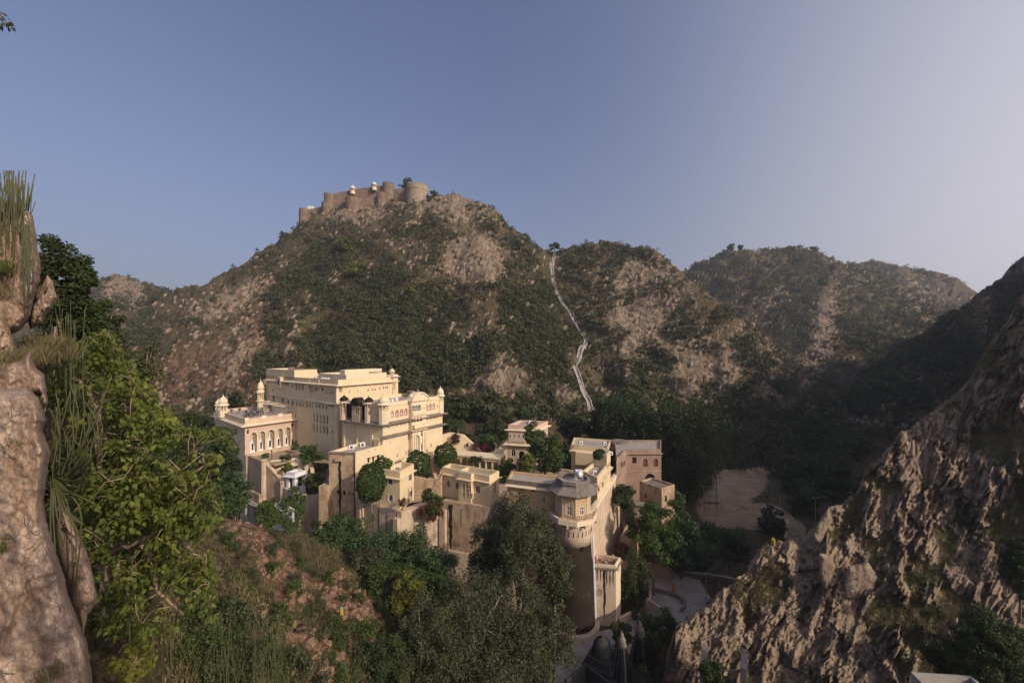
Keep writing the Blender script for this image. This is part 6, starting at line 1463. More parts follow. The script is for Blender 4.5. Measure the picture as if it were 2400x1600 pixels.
# garden bush with hanging flowers, creepers
def hang(name, label, cx, yt, yb, wd, d, mats, n, leaf, cat='creeper'):
    rng = np.random.default_rng(int(cx * 7 + yt)); c = W(cx, (yt + yb) / 2, d); o = empty(name, c, label, cat)
    rx, rz = wd / 2 / F * d, (yb - yt) / 2 / F * d
    for pname, m, fr, sh in mats:
        me, cl, R = crown_mesh(pname, rx, min(rx, rz) * .7, rz, int(n * fr), leaf, M[m], rng, None, .6, .45); link(pname, me, None, o, (0, 0, rz * sh))
    mb = MB()
    for i in range(min(8, len(cl))): mb.tube([c - Vector((0, 0, rz * .9)), c + Vector(cl[i]) * .6, c + Vector(cl[i])], [.07, .05, .02], 5)
    mb.build('stems', M['bark'], o)
hang('hanging_shrub', 'big shrub with reddish trailing sprays on the rampart ledge', 1015, 1142, 1212, 56, 63, (('foliage', 'leaf_mid', .75, .1), ('flowers', 'flower_red', .35, -.35)), 5200, .30)
hang('hanging_shrub', 'small red brown shrub at the foot of the square house', 944, 1165, 1190, 20, 61.6, (('foliage', 'flower_red', 1, 0),), 700, .22)
hang('bougainvillea', 'dark magenta bougainvillea on the curtain wall near the gate wing', 1068, 1012, 1038, 26, 88.8, (('foliage', 'leaf_dark', .25, 0), ('flowers', 'flower_magenta', .8, 0)), 900, .26)
hang('bougainvillea', 'wide magenta bougainvillea spilling into the wall dip', 1142, 1034, 1062, 46, 88.5, (('foliage', 'leaf_dark', .3, .2), ('flowers', 'flower_magenta', .8, 0)), 1500, .26)
hang('bougainvillea', 'small magenta bougainvillea left of the wide one', 1116, 1032, 1054, 18, 88.6, (('foliage', 'leaf_dark', .3, 0), ('flowers', 'flower_magenta', .7, 0)), 500, .26)
hang('creeper', 'mass of creeper with crimson blooms over the bank beside the low bastion', 1484, 1275, 1455, 74, 60, (('foliage', 'leaf_dark', .9, 0), ('flowers', 'flower_magenta', .10, -.55)), 9000, .30)
hang('creeper', 'red flowered creeper on top of the lane lodge', 1460, 1268, 1310, 34, 65, (('foliage', 'leaf_dark', .6, 0), ('flowers', 'flower_red', .4, .1)), 1500, .28)
hang('creeper', 'creeper hanging on the colonnade', 1108, 1066, 1084, 70, 83.2, (('foliage', 'leaf_dark', 1, 0),), 1600, .25)
hang('creeper', 'green creeper on the tower foot bank', 1300, 1395, 1500, 30, 54.5, (('foliage', 'leaf_olive', 1, 0),), 1500, .26)

# ---------------------------------------------------------------- scrub on the hills
rngS = np.random.default_rng(42)
# ravines and damp slopes where the scrub grows thickest (pixel ellipses: x, y, rx, ry, angle, strength)
DENSE = [(1240, 720, 60, 190, -12, .9), (900, 740, 130, 100, -25, .8), (1000, 840, 190, 70, 0, .9), (1250, 860, 60, 110, 0, .7), (760, 640, 110, 90, -30, .6), (1960, 940, 290, 60, -42, 1.0), (1900, 700, 50, 130, 20, .7), (1850, 640, 150, 60, 0, .5), (2080, 700, 110, 70, 30, .5), (1750, 680, 90, 60, 0, .3), (1160, 530, 60, 40, 30, .9), (1050, 570, 60, 40, 0, .7), (600, 740, 90, 50, -20, .6), (1900, 1100, 90, 90, -40, 1.0), (1420, 600, 130, 25, 0, .8), (1330, 700, 50, 130, 10, .6), (1500, 900, 120, 70, 0, .5), (1180, 960, 200, 30, 0, .8), (2060, 740, 30, 110, 15, .7), (1780, 800, 40, 120, 20, .5), (860, 880, 160, 30, 0, .8), (1430, 720, 60, 60, 0, .4), (350, 820, 120, 25, 20, .5), (1650, 900, 130, 90, 40, .1), (700, 820, 120, 60, 0, .5), (1750, 1000, 180, 40, 0, .9), (2200, 860, 120, 60, -45, .6)]
BARE = [(1110, 615, 70, 55, 0, .75), (1190, 880, 60, 50, 0, .5), (430, 880, 150, 90, -10, .62), (560, 810, 50, 100, 35, .8), (1060, 470, 90, 20, 0, .4), (1490, 760, 70, 60, 30, .4), (1660, 860, 80, 90, 30, .4), (1930, 740, 20, 120, 20, .5), (520, 700, 120, 30, -25, .35), (1290, 930, 50, 50, 0, .4), (1440, 900, 50, 40, 0, .5), (850, 480, 120, 30, -12, .6)]
def scrub_density(px, py):
    d = 0.40 + 0.95 *  (fbm(px / 46, py / 34, oct=4, seed=77) + fbm((px + py) / 45, (px - py) / 160, oct=3, seed=78) * .6)
    for x, y, rx, ry, a, s in DENSE: d = d + .62 * s * sstep(0, .8, blob(px, py, x, y, rx, ry, a))
    for x, y, rx, ry, a, s in BARE: d = d - s * sstep(0, .7, blob(px, py, x, y, rx, ry, a))
    return np.clip(d, 0.02, 1)
N0 = 105000
qx = rngS.uniform(-30, 2430, N0); qy = rngS.uniform(420, 1260, N0)
X_, Y_, Z_, HIT = grid_ground(qx, qy, 60)
keep = HIT & (rngS.random(N0) < scrub_density(qx, qy) * (1 + .9 * (Y_ > 300))) & (Y_ > 105) & ~((Z_ < FLOOR + 1.0) & (blob(qx, qy, 1755, 1150, 110, 115) > .25))
keep &= ~((qx > 560) & (qx < 1320) & (qy > 985))
fortline = (qx > 690) & (qx < 1010) & (qy < 520 - (qx - 690) * .17); keep &= ~(fortline & (qy < 508 - (qx - 700) * .10))
sx = np.array([p.x for p in line]); sy = np.array([p.y for p in line])
ii = np.where(keep)[0]
near = np.min((X_[ii][:, None] - sx[None, :]) ** 2 + (Y_[ii][:, None] - sy[None, :]) ** 2, 1) < 2.0 ** 2; keep[ii[near]] = False
bx, by, bz = X_[keep], Y_[keep], Z_[keep]
dn = scrub_density(qx[keep], qy[keep])
ex = rngS.uniform(-170, -45, 1500); ey = rngS.uniform(70, 300, 1500); bx, by, bz = np.concatenate([bx, ex]), np.concatenate([by, ey]), np.concatenate([bz, ground_z(ex, ey)]); dn = np.concatenate([dn, np.full(1500, .5)])   # the slopes left of the fig, seen from a step to the right
cutp = ~((bx > -78) & (by < 118) & (bz > FLOOR - 5) & (bx < -30) & (by > 60)); bx, by, bz, dn = bx[cutp], by[cutp], bz[cutp], dn[cutp]
siz = (0.45 + 1.7 * rngS.random(len(bx)) ** 3.0 + 0.55 * dn) * (1 + by / 600)         # crown radius, metres
ordr = np.argsort(-(siz / by)); bx, by, bz, siz = bx[ordr], by[ordr], bz[ordr], siz[ordr]
def bush_leaves(x, y, z, r, nl, rng):
    n = len(x); k = 5
    cc = unit(rng.normal(size=(n, k, 3))) * (0.25 + 0.5 * rng.random((n, k, 1))); cc[..., 2] = np.abs(cc[..., 2]) * .9
    i = rng.integers(0, k, (n, nl)); d = unit(rng.normal(size=(n, nl, 3)))
    p = np.take_along_axis(cc, i[..., None].repeat(3, 2), 1) + d * (0.22 + .28 * rng.random((n, nl, 1)))
    p = p * r[:, None, None] * np.array([1, 1, .95]) + np.stack([x, y, z + r * .35], -1)[:, None, :]
    v, f = leaves_at(p.reshape(-1, 3), (d * .8 + np.array([0, 0, .5])).reshape(-1, 3), np.repeat(r * .36, nl), rng, .65)
    t = np.clip(.44 + .30 * rng.normal(size=(n, 1)) + .16 * rng.normal(size=(n, nl)), 0, 1).reshape(-1)
    return v, f, np.repeat(t, 4)
# broken rock lying on the bare ground of the hills: uncountable
NR_ = 26000; qx2 = rngS.uniform(60, 2420, NR_); qy2 = rngS.uniform(430, 1010, NR_); gx2, gy2, gz2, gh2 = grid_ground(qx2, qy2, 60)
kr = gh2 & (gy2 > 105) & (rngS.random(NR_) < (1.05 - scrub_density(qx2, qy2)) * np.clip(.35 + .9 * fbm(qx2 / 40 + qy2 / 60, qy2 / 24, oct=3, seed=91), 0.05, 1)) & ~((qx2 > 560) & (qx2 < 1320) & (qy2 > 985)) & (gz2 > FLOOR + 1.5)
c3 = np.stack([gx2, gy2, gz2], -1)[kr]; rr_ = (.28 + 1.0 * rngS.random(len(c3)) ** 3.2) * (1 + c3[:, 1] / 420)
box8 = np.array([[x, y, z] for z in (-1, 1) for y in (-1, 1) for x in (-1, 1)], float); q8 = np.array([[0, 1, 3, 2][::-1], [4, 5, 7, 6], [0, 1, 5, 4], [1, 3, 7, 5], [3, 2, 6, 7], [2, 0, 4, 6]])
sh_ = box8[None] * np.array([.75, .55, 1.0]) * (.6 + .6 * rngS.random((len(c3), 8, 3))); sh_[:, 4:, :2] *= .62; sh_[..., 0] += sh_[..., 2] * (.35 + .3 * rngS.random((len(c3), 1)))
aa_ = rngS.random(len(c3)) * 1.2 - .6; ca_, sa_ = np.cos(aa_)[:, None], np.sin(aa_)[:, None]
sh_ = np.stack([sh_[..., 0] * ca_ - sh_[..., 1] * sa_, sh_[..., 0] * sa_ + sh_[..., 1] * ca_, sh_[..., 2]], -1)
vR = (sh_ * rr_[:, None, None] + c3[:, None, :]).reshape(-1, 3); fR = (q8[None] + (np.arange(len(c3)) * 8)[:, None, None]).reshape(-1, 4)
tag(link('hill_rocks', np_mesh('hill_rocks', vR, fR, M['hill_stone']), None), 'broken rocks strewn over the bare slopes', 'rocks', kind='stuff')
NI = 270
v, f, t_ = bush_leaves(bx[NI:], by[NI:], bz[NI:], siz[NI:], 30, rngS)
tag(link('hill_scrub', np_mesh('hill_scrub', v, f, M['leaf_scrub'], {'tint': t_}), None), 'scattered scrub bushes covering the hillsides', 'scrub', kind='stuff')
protos = []
for k in range(9):
    z1 = np.zeros(1); v, f, t_ = bush_leaves(z1, z1, z1, np.ones(1), 150, np.random.default_rng(900 + k)); protos.append(np_mesh('hillside_bush', v, f, M['leaf_scrub'], {'tint': t_}))
for i in range(NI):
    o = bpy.data.objects.new('hillside_bush', protos[i % 9]); COL.objects.link(o); o.location = (bx[i], by[i], bz[i]); s = siz[i]; o.scale = (s, s, s * (.8 + .4 * rngS.random())); o.rotation_euler = (0, 0, rngS.random() * 6.28)
    px_ = bx[i] / by[i] * F + CX
    if px_ > 1830: tag(o, 'dark scrub bush on the shaded slope right of the sand', 'bush', 'bushes on the shaded right slope')
    elif px_ > 1330: tag(o, 'scrub bush at the foot of the hill right of the stairway', 'bush', 'bushes on the stairway hill')
    elif px_ > 780: tag(o, 'scrub bush on the lower fort hill behind the palace', 'bush', 'bushes on the lower fort hill')
    else: tag(o, 'scrub bush on the reddish slope left of the palace', 'bush', 'bushes on the left slope')
# ---------------------------------------------------------------- crag on the right: a steep rock face with its own depth
CREST = [(1548, 1650, 43), (1560, 1551, 44), (1571, 1517, 44.5), (1583, 1471, 45), (1610, 1455, 46), (1637, 1436, 47), (1660, 1413, 48), (1695, 1385, 49), (1725, 1360, 50), (1751, 1337, 51), (1762, 1305, 52), (1774, 1298, 52), (1809, 1272, 53), (1845, 1266, 54), (1878, 1260, 54.5), (1912, 1237, 55), (1943, 1187, 55.5), (1975, 1180, 56), (2012, 1150, 57), (2028, 1099, 58), (2053, 1085, 58), (2074, 1060, 58.5), (2106, 1021, 59), (2131, 1006, 59.5), (2163, 981, 60), (2196, 956, 60), (2239, 924, 60.5), (2274, 888, 61), (2310, 817, 61), (2360, 753, 61), (2396, 690, 60.5), (2450, 640, 59), (2560, 640, 57), (2760, 660, 54)]
CBOT = [(1548, 1670, 42), (1700, 1690, 40), (1900, 1700, 38), (2150, 1700, 37), (2400, 1700, 37), (2760, 1700, 36)]
cpx = np.arange(1550, 2760, 2.2)
ccy = np.interp(cpx, [c[0] for c in CREST], [c[1] for c in CREST]); ccd = np.interp(cpx, [c[0] for c in CREST], [c[2] for c in CREST])
ccy = ccy + 7 * fbm(cpx / 16, cpx * 0, oct=3, seed=3) * (cpx < 2200) + 4 * fbm(cpx / 11, cpx * 0 + 5, oct=3, seed=4)
cby = np.interp(cpx, [c[0] for c in CBOT], [c[1] for c in CBOT]); cbd = np.interp(cpx, [c[0] for c in CBOT], [c[2] for c in CBOT])
NR = 400; tt = np.linspace(0, 1, NR)[:, None] ** 1.15
gpx = np.repeat(cpx[None, :], NR, 0); gpy = ccy[None, :] + (cby - ccy)[None, :] * tt
base_d = ccd[None, :] + (cbd - ccd)[None, :] * tt ** 0.85
uu = (gpx - CX) / F * 48; vv = (gpy - HZ) / F * 48                       # metres across and down the face
th = math.radians(24)                                                     # strata stand steep, leaning to the right
su = uu * math.cos(th) + vv * math.sin(th); sv = -uu * math.sin(th) + vv * math.cos(th)
wob = fbm(uu / 6, vv / 6, oct=3, seed=51) * 1.6
A_ = ridged((su + wob) / 2.6, sv / 9, oct=4, seed=52); B_n = ridged((su + wob) / 0.9, sv / 4.5, oct=3, seed=53)
big = fbm(uu / 4.6, vv / 5.5, oct=5, seed=54)
FC1 = facets((su + wob) / 1.9, sv / 6.0, 61, .8); FC2 = facets((su + wob * .6) / .7, sv / 2.6, 67, .8); FC3 = facets(su / .36, sv / .7, 71, .9)
mask = sstep(-0.22, 0.02, big + 0.22 * A_ + .34 * fbm(su / 1.1, sv / 1.6, oct=5, seed=56, gain=.62) + .12 * FC2 + 0.0 + 0.25 * sstep(0.12, 0.0, tt) * (gpx < 2100))
rill = fbm(su / 1.4, sv / 1.1, oct=4, seed=55)
disp = mask * (A_ * .55 + B_n * 0.45 + rill * 0.2 + 0.6 + FC1 * 1.0 + FC2 * .6 + FC3 * .34) + (1 - mask) * (rill * 0.3 + 0.2 * B_n + FC2 * .15) + big * 1.0
disp = disp * np.clip(.60 + .75 * fbm(uu / 5, vv / 6, oct=3, seed=81), .22, 1.1) + .45 * facets(uu / 4.2 + wob * .4, vv / 5.5, 83, .7) * mask
disp = disp * sstep(0, 0.03, tt) + (1 - sstep(0, .03, tt)) * disp * .4
cd_ = base_d - disp
cv = np.stack([(gpx - CX) / F * cd_, cd_, (HZ - gpy) / F * cd_], -1)
rows = []
for k, (dd, dz) in enumerate(((1.2, .5), (3, 2.2), (7, 6), (14, 13), (26, 26))):
    d0 = cd_[0] + dd; rows.append(np.stack([(cpx - CX) / F * d0, d0, (HZ - ccy) / F * cd_[0] - dz + .5 * fbm(cpx / 9, cpx * 0 + k, oct=2, seed=60)], -1))
cv = np.concatenate([np.stack(rows[::-1], 0), cv], 0); nb = len(rows)
mm = np.concatenate([np.zeros((nb, len(cpx))), mask], 0)
n_, m_ = mm.shape; idn = np.arange(n_ * m_).reshape(n_, m_)
fc_ = np.stack([idn[:-1, :-1], idn[1:, :-1], idn[1:, 1:], idn[:-1, 1:]], -1).reshape(-1, 4)
crag = link('crag_slope', np_mesh('crag_slope', cv.reshape(-1, 3), fc_, M['crag'], {'grass': (1 - mm).ravel() * .9}), None)
tag(crag, 'steep rocky crag with upright strata', 'crag', kind='structure')
def crag_pt(px, py):
    i = int(np.clip(round((px - cpx[0]) / 2.2), 0, len(cpx) - 1)); col = gpy[:, i]; j = int(np.clip(np.searchsorted(col, py), 0, NR - 1)); return Vector(cv[nb + j, i])
# ---------------------------------------------------------------- rocks inflated from an outline
def slab(name, pts, d, thick, mat, label, cat='rock', seed=0, edge=26.0, step=5.0, rough=.06, group=None, wob=2.0, rel=1.0, tilt=0.0):
    """rock whose outline is given in pixels at distance d; it bulges by thick towards and away from the viewer"""
    rng = np.random.default_rng(seed + 11); n = len(pts); ol = []
    for i in range(n):
        a, b = np.array(pts[i], float), np.array(pts[(i + 1) % n], float); k = max(1, int(np.hypot(*(b - a)) / step))
        for q in range(k): ol.append(a + (b - a) * q / k)
    ol = np.array(ol); ol = ol + wob * np.stack([fbm(ol[:, 0] / 14, ol[:, 1] / 14, oct=3, seed=seed), fbm(ol[:, 0] / 14, ol[:, 1] / 14, oct=3, seed=seed + 5)], -1)
    x0, y0 = ol.min(0); x1, y1 = ol.max(0)
    gx, gy = np.meshgrid(np.arange(x0, x1, step), np.arange(y0, y1, step)); gx = gx + (np.arange(gx.shape[0]) % 2)[:, None] * step / 2
    P = np.stack([gx.ravel(), gy.ravel()], -1); P = P + rng.uniform(-.15, .15, P.shape) * step
    ins = np.zeros(len(P), bool); dist = np.full(len(P), 1e9); m = len(ol)
    for i in range(m):
        a, b = ol[i], ol[(i + 1) % m]
        cr = (a[1] > P[:, 1]) != (b[1] > P[:, 1])
        with np.errstate(divide='ignore', invalid='ignore'): xx = (b[0] - a[0]) * (P[:, 1] - a[1]) / (b[1] - a[1]) + a[0]
        ins ^= cr & (P[:, 0] < xx)
        ab = b - a; t = np.clip(((P - a) @ ab) / max(ab @ ab, 1e-9), 0, 1); dist = np.minimum(dist, np.hypot(*(P - a - t[:, None] * ab).T))
    ok = ins & (dist > step * .5); P = P[ok]; dist = dist[ok]
    allp = np.concatenate([ol, P]); dd = np.concatenate([np.zeros(m), dist])
    r = delaunay_2d_cdt([Vector(p) for p in allp], [(i, (i + 1) % m) for i in range(m)], [], 0, 1e-4)
    V2 = np.array([tuple(v) for v in r[0]]); orig = [o[0] if o else 0 for o in r[3]]; dd = dd[orig]
    poly = [tuple(p) for p in ol]; tri = [f for f in r[2] if inside((sum(V2[i][0] for i in f) / 3, sum(V2[i][1] for i in f) / 3), poly)]
    e = np.clip(dd / edge, 0, 1); prof = np.sqrt(np.maximum(0, 1 - (1 - e) ** 2))
    m_pp = d / F; U, Vv = V2[:, 0] * m_pp, V2[:, 1] * m_pp; s = max(thick, .05)
    relief = (fbm(U / (s * 1.3), Vv / (s * 1.8), oct=5, seed=seed + 20) * .55 + ridged(U / (s * .8) + Vv / (s * 2.4), Vv / (s * 2.2) - U / (s * 3), oct=4, seed=seed + 30) * .35 - np.abs(fbm(U / (s * .5), Vv / (s * .9), oct=3, seed=seed + 40)) * .25)
    relief = relief * .7 + facets(U / (s * 1.1) + Vv / (s * 3), Vv / (s * 1.7), seed + 60, .8) * .30 + facets(U / (s * .42), Vv / (s * .62), seed + 66, .8) * .14 + facets(U / (s * .16), Vv / (s * .24), seed + 70, .8) * .05
    fr = thick * prof + rel * relief * thick * 0.55 * prof + rough * thick * fbm(U / (s * .12), Vv / (s * .12), oct=3, seed=seed + 50) * prof
    tl = tilt * (V2[:, 1] - V2[:, 1].mean()) * m_pp
    D1 = d + tl - fr; D2 = d + tl + thick * prof * .9 + 1e-3
    nb2 = len(V2); vs = np.concatenate([np.stack([(V2[:, 0] - CX) / F * D, D, (HZ - V2[:, 1]) / F * D], -1) for D in (D1, D2)])
    tri = np.array([list(t) for t in tri]); A2, B2 = V2[tri[:, 1]] - V2[tri[:, 0]], V2[tri[:, 2]] - V2[tri[:, 0]]
    fl = (A2[:, 0] * B2[:, 1] - A2[:, 1] * B2[:, 0]) > 0; tri[fl] = tri[fl][:, ::-1]
    lut = {o_: i for i, o_ in enumerate(orig) if o_ < m}; bd = [lut[i] for i in range(m) if i in lut]
    rim = []
    for i in range(len(bd)): a, b = bd[i], bd[(i + 1) % len(bd)]; rim += [[a, b, b + nb2], [a, b + nb2, a + nb2]]
    faces = np.concatenate([tri, tri[:, ::-1] + nb2, np.array(rim)])
    c = vs.mean(0); o = link(name, np_mesh(name, vs - c, faces, mat, None, False), None, None, tuple(c))
    return tag(o, label, cat, group)
def cslab(pts, lift, thick, label, seed):
    cx_, cy_ = sum(p[0] for p in pts) / len(pts), sum(p[1] for p in pts) / len(pts)
    d = min(crag_pt(cx_, cy_).y, crag_pt(cx_, max(p[1] for p in pts)).y + .6) - lift + .35
    return slab('rock_outcrop', pts, d, thick * .75, M['outcrop'], label, 'rock', seed, 14, 4.0, .1, 'outcrops on the crag', 1.6)
def R2(*q): return [(1560 + x / 2.613, 1000 + y / 2.613) for x, y in q]
cslab(R2((1000, 490), (1015, 560), (985, 650), (955, 735), (905, 700), (900, 660), (930, 590)), .2, .6, 'tall pale pinnacle leaning at the crag edge', 1)
cslab(R2((1120, 850), (1240, 825), (1300, 920), (1290, 1010), (1230, 1080), (1080, 1040), (1085, 960)), .3, .7, 'big flat grey slab in the middle of the crag', 3)
cslab(R2((1700, 1250), (1790, 1160), (1800, 1280), (1780, 1450), (1710, 1470)), .3, .8, 'tall pale slab low on the right of the crag', 9)
cslab(R2((1440, 40), (1475, 30), (1480, 80), (1450, 130), (1420, 110)), .1, .45, 'upright block on the upper ridge line', 11)
cslab(R2((1505, 90), (1525, 80), (1530, 190), (1510, 220), (1495, 150)), .1, .35, 'thin standing stone on the upper ridge', 12)
cslab(R2((940, 770), (1020, 780), (1040, 860), (1010, 960), (975, 1020), (940, 900)), .2, .6, 'striped rock blade right of the crag edge', 13)
# rubble wall along the crest
rw = house('ridge_wall', crag_pt(2250, 930), 'ruined rubble wall climbing the crest of the crag', 'wall')
rngR = np.random.default_rng(5); mbs = MB()
for i in range(620):
    px = rngR.uniform(2040, 2420); py = float(np.interp(px, cpx, ccy)) + abs(rngR.normal(0, 4)) + 1; p = crag_pt(px, py); r = rngR.uniform(.09, .26)
    mbs.lathe(p + Vector((0, -.1, -.05)), [(r * .8, 0), (r, r * .4), (r * .7, r * .95)], 5, rngR.random(), rngR.uniform(.7, 1.4), rngR.uniform(.7, 1.2))
mbs.build('rubble', M['outcrop'], rw)['kind'] = 'stuff'
pm = crag_pt(1812, 1278); pillar(pm, 1.15, M['yellow_paint'], M['yellow_paint'], 'yellow boundary pillar on the edge of the crag')
# shrubs on the crag
def shrub_proto(k, nl, mat, name):
    z1 = np.zeros(1); v, f, t_ = bush_leaves(z1, z1, z1, np.ones(1), nl, np.random.default_rng(500 + k)); v = v * np.array([1, 1, 1.1])
    return np_mesh(name, v, f, mat, {'tint': t_})
def small_leaf_bush(k, nl, leaf, mat, name, up=.0):
    rng = np.random.default_rng(700 + k); c, R = crown_clumps(.9, .9, .75, 16, rng, .4, .2); i = rng.integers(0, 16, nl); d = unit(rng.normal(size=(nl, 3)))
    p = c[i] + d * (.28 * (.3 + .7 * rng.random(nl)))[:, None]; p[:, 2] += .55
    v, f = leaves_at(p, d * .8 + np.array([0, 0, .5]), leaf, rng, .5); t_ = np.clip(.45 + .25 * rng.normal(size=16)[i] + .2 * rng.normal(size=nl), 0, 1)
    return np_mesh(name, v, f, mat, {'tint': np.repeat(t_, 4)})
cp = [small_leaf_bush(k, 620, .17, M['leaf_scrub'], 'crag_shrub') for k in range(6)]
CS = [(1700, 1480, .8), (1730, 1540, .9), (1850, 1370, 1.3), (1880, 1340, 1.0), (1640, 1520, .7), (1590, 1560, .9), (1880, 1460, 1.2), (1990, 1500, 1.2), (2070, 1370, 1.0), (2110, 1540, 2.1), (2130, 1440, 1.1), (2150, 1360, 1.6), (2160, 1420, 1.2), (2080, 1410, .8), (2040, 1270, 1.0), (2075, 1100, 1.1), (2110, 1060, 1.0), (2190, 1080, .9), (2180, 1150, 1.1), (2210, 1070, 1.0), (2250, 1180, 1.2), (2270, 1230, 1.5), (2300, 1200, 1.2), (2200, 1440, 1.3), (2230, 1290, 1.3), (2340, 1090, 1.2), (2360, 1010, 1.4), (2330, 880, 1.8), (2350, 830, 1.6), (2390, 850, 1.2), (2260, 1010, 1.2), (2290, 960, 1.0), (2380, 940, 1.3), (1960, 1250, .8), (2000, 1330, .7), (1925, 1300, .6), (1800, 1310, .7), (1830, 1290, .6), (2020, 1560, 1.0), (1940, 1540, .9), (1780, 1500, .7), (2390, 1140, 1.6), (2060, 1470, .7), (1900, 1580, .9), (1840, 1560, .8), (2330, 1290, 1.6), (2310, 1350, 1.4), (1660, 1590, .8), (2220, 1560, 1.0), (2050, 1180, .7), (1990, 1210, .6), (2140, 1230, .8), (2160, 1000, .7), (2240, 950, .8)]
rcs = np.random.default_rng(17)
while len(CS) < 150:
    q = rcs.uniform(1600, 2400), rcs.uniform(700, 1590)
    if q[1] > np.interp(q[0], cpx, ccy) + 12: CS.append((*q, .35 + .7 * rcs.random() ** 2))
for i, (px, py, s) in enumerate(CS):
    p = crag_pt(px, py); o = bpy.data.objects.new('crag_shrub', cp[i % 6]); COL.objects.link(o); o.location = p + Vector((0, .2, -.25 * s)); k = s * .72; o.scale = (k, k, k * 1.05); o.rotation_euler = (0, 0, i * 1.7)
    tag(o, 'dark scrub bush rooted among the rocks of the crag', 'bush', 'bushes on the crag')
# dry grass tufts on the ledges of the crag: uncountable
rngG = np.random.default_rng(8)
def tufts(px, py, P3, h, nb_, rng, wd=.012, spread=.10):
    """blades of grass: thin tapering quads"""
    n = len(P3); tot = n * nb_; b = np.repeat(P3, nb_, 0) + rng.normal(size=(tot, 3)) * np.array([spread, spread, .01]); hh = np.repeat(h, nb_) * (.5 + .7 * rng.random(tot))
    ln = rng.normal(size=(tot, 3)) * .35; ln[:, 2] = 1; tip = b + unit(ln) * hh[:, None]; sd = unit(np.cross(unit(ln), rng.normal(size=(tot, 3)))) * (wd * (.6 + .8 * rng.random(tot)))[:, None]
    mid = b + (tip - b) * .55
    v = np.stack([b - sd, b + sd, mid + sd * .7, tip, mid - sd * .7], 1).reshape(-1, 3); i = np.arange(tot)[:, None] * 5
    f = np.concatenate([i + np.array([[0, 1, 2, 4]]), i + np.array([[4, 2, 3, 3]])]); f = np.concatenate([i + np.array([[0, 1, 2, 4]])]); f3 = i + np.array([[4, 2, 3, 3]])
    return v, np.concatenate([i + np.array([[0, 1, 2, 4]])]), np.repeat(np.clip(np.repeat(rng.random(n), nb_) * .6 + .4 * rng.random(tot), 0, 1), 5)
cand = np.argwhere(mask < .35 + .6 * (rngG.random(mask.shape) < .10)); cand = cand[rngG.choice(len(cand), 11000, replace=False)]
cand = cand[(gpx[cand[:, 0], cand[:, 1]] < 2440) & (gpy[cand[:, 0], cand[:, 1]] < 1640)]
P3 = cv[nb + cand[:, 0], cand[:, 1]]
v, f, t_ = tufts(None, None, P3, np.full(len(P3), .42), 9, rngG, .03, .16)
tag(link('crag_grass', np_mesh('crag_grass', v, f, M['dry_grass'], {'tint': t_}), None), 'dry grass on the ledges of the crag', 'grass', kind='stuff')
# ---------------------------------------------------------------- foreground on the left: cliff, milk bushes, broad-leaved fig
slab('cliff_rock', [(-90, 905), (15, 912), (60, 905), (92, 930), (108, 985), (100, 1010), (118, 1060), (108, 1130), (102, 1180), (114, 1240), (130, 1290), (150, 1345), (158, 1390), (185, 1455), (204, 1505), (218, 1600), (226, 1690), (-90, 1690)], 5.2, .75, M['cliff'], 'huge pale cracked rock face filling the bottom left corner', 'rock', 1, 26, 4.0, .05, None, 2.5, .5)
slab('cliff_rock', [(-60, 850), (48, 842), (71, 824), (84, 860), (105, 880), (112, 945), (104, 975), (92, 925), (60, 930), (0, 940), (-60, 940)], 5.7, .45, M['cliff'], 'pale upright rock resting above the big cracked face', 'rock', 2, 20, 3.2, .05, None, 2.0, .5)
slab('cliff_rock', [(-60, 520), (30, 508), (62, 488), (78, 506), (82, 534), (88, 585), (95, 615), (95, 660), (82, 697), (78, 717), (72, 742), (50, 772), (0, 800), (-60, 800)], 6.4, .5, M['cliff'], 'orange tinted rock pillar under the topmost milk bush', 'rock', 3, 24, 3.2, .05, None, 2.0, .5)
slab('cliff_rock', [(110, 644), (123, 660), (136, 697), (124, 722), (110, 738), (98, 760), (70, 770), (62, 735), (78, 705), (94, 676)], 6.5, .26, M['cliff'], 'smooth wedge of pale rock jutting out below the dark tree', 'rock', 4, 18, 2.5, .08)
slab('cliff_rock', [(120, 1180), (160, 1188), (186, 1250), (210, 1310), (228, 1394), (226, 1414), (205, 1440), (195, 1492), (176, 1442), (150, 1340), (130, 1262)], 6.3, .32, M['cliff'], 'narrow brown rock slab in the gap right of the big face', 'rock', 5, 26, 3.0, .05, None, 2.0, .5)
slab('cliff_rock', [(118, 768), (134, 763), (136, 805), (127, 822), (116, 800)], 7.2, .14, M['cliff'], 'small pale stone half hidden behind green stems', 'rock', 6, 10, 2.5, .08)
slab('cliff_rock', [(-60, 690), (8, 720), (22, 770), (36, 812), (34, 850), (20, 880), (-60, 900)], 5.9, .3, M['cliff'], 'grey brown rock edge at the left border', 'rock', 8, 30, 3.2, .1)
slab('earth_bank', [(40, 800), (130, 790), (200, 880), (290, 1000), (340, 1120), (370, 1260), (350, 1420), (330, 1560), (320, 1690), (100, 1690), (60, 1300), (40, 1000)], 12.5, 1.6, M['terrain'], 'dark earth bank behind the fig and milk bushes', 'bank', 9, 90, 6.0, .1)
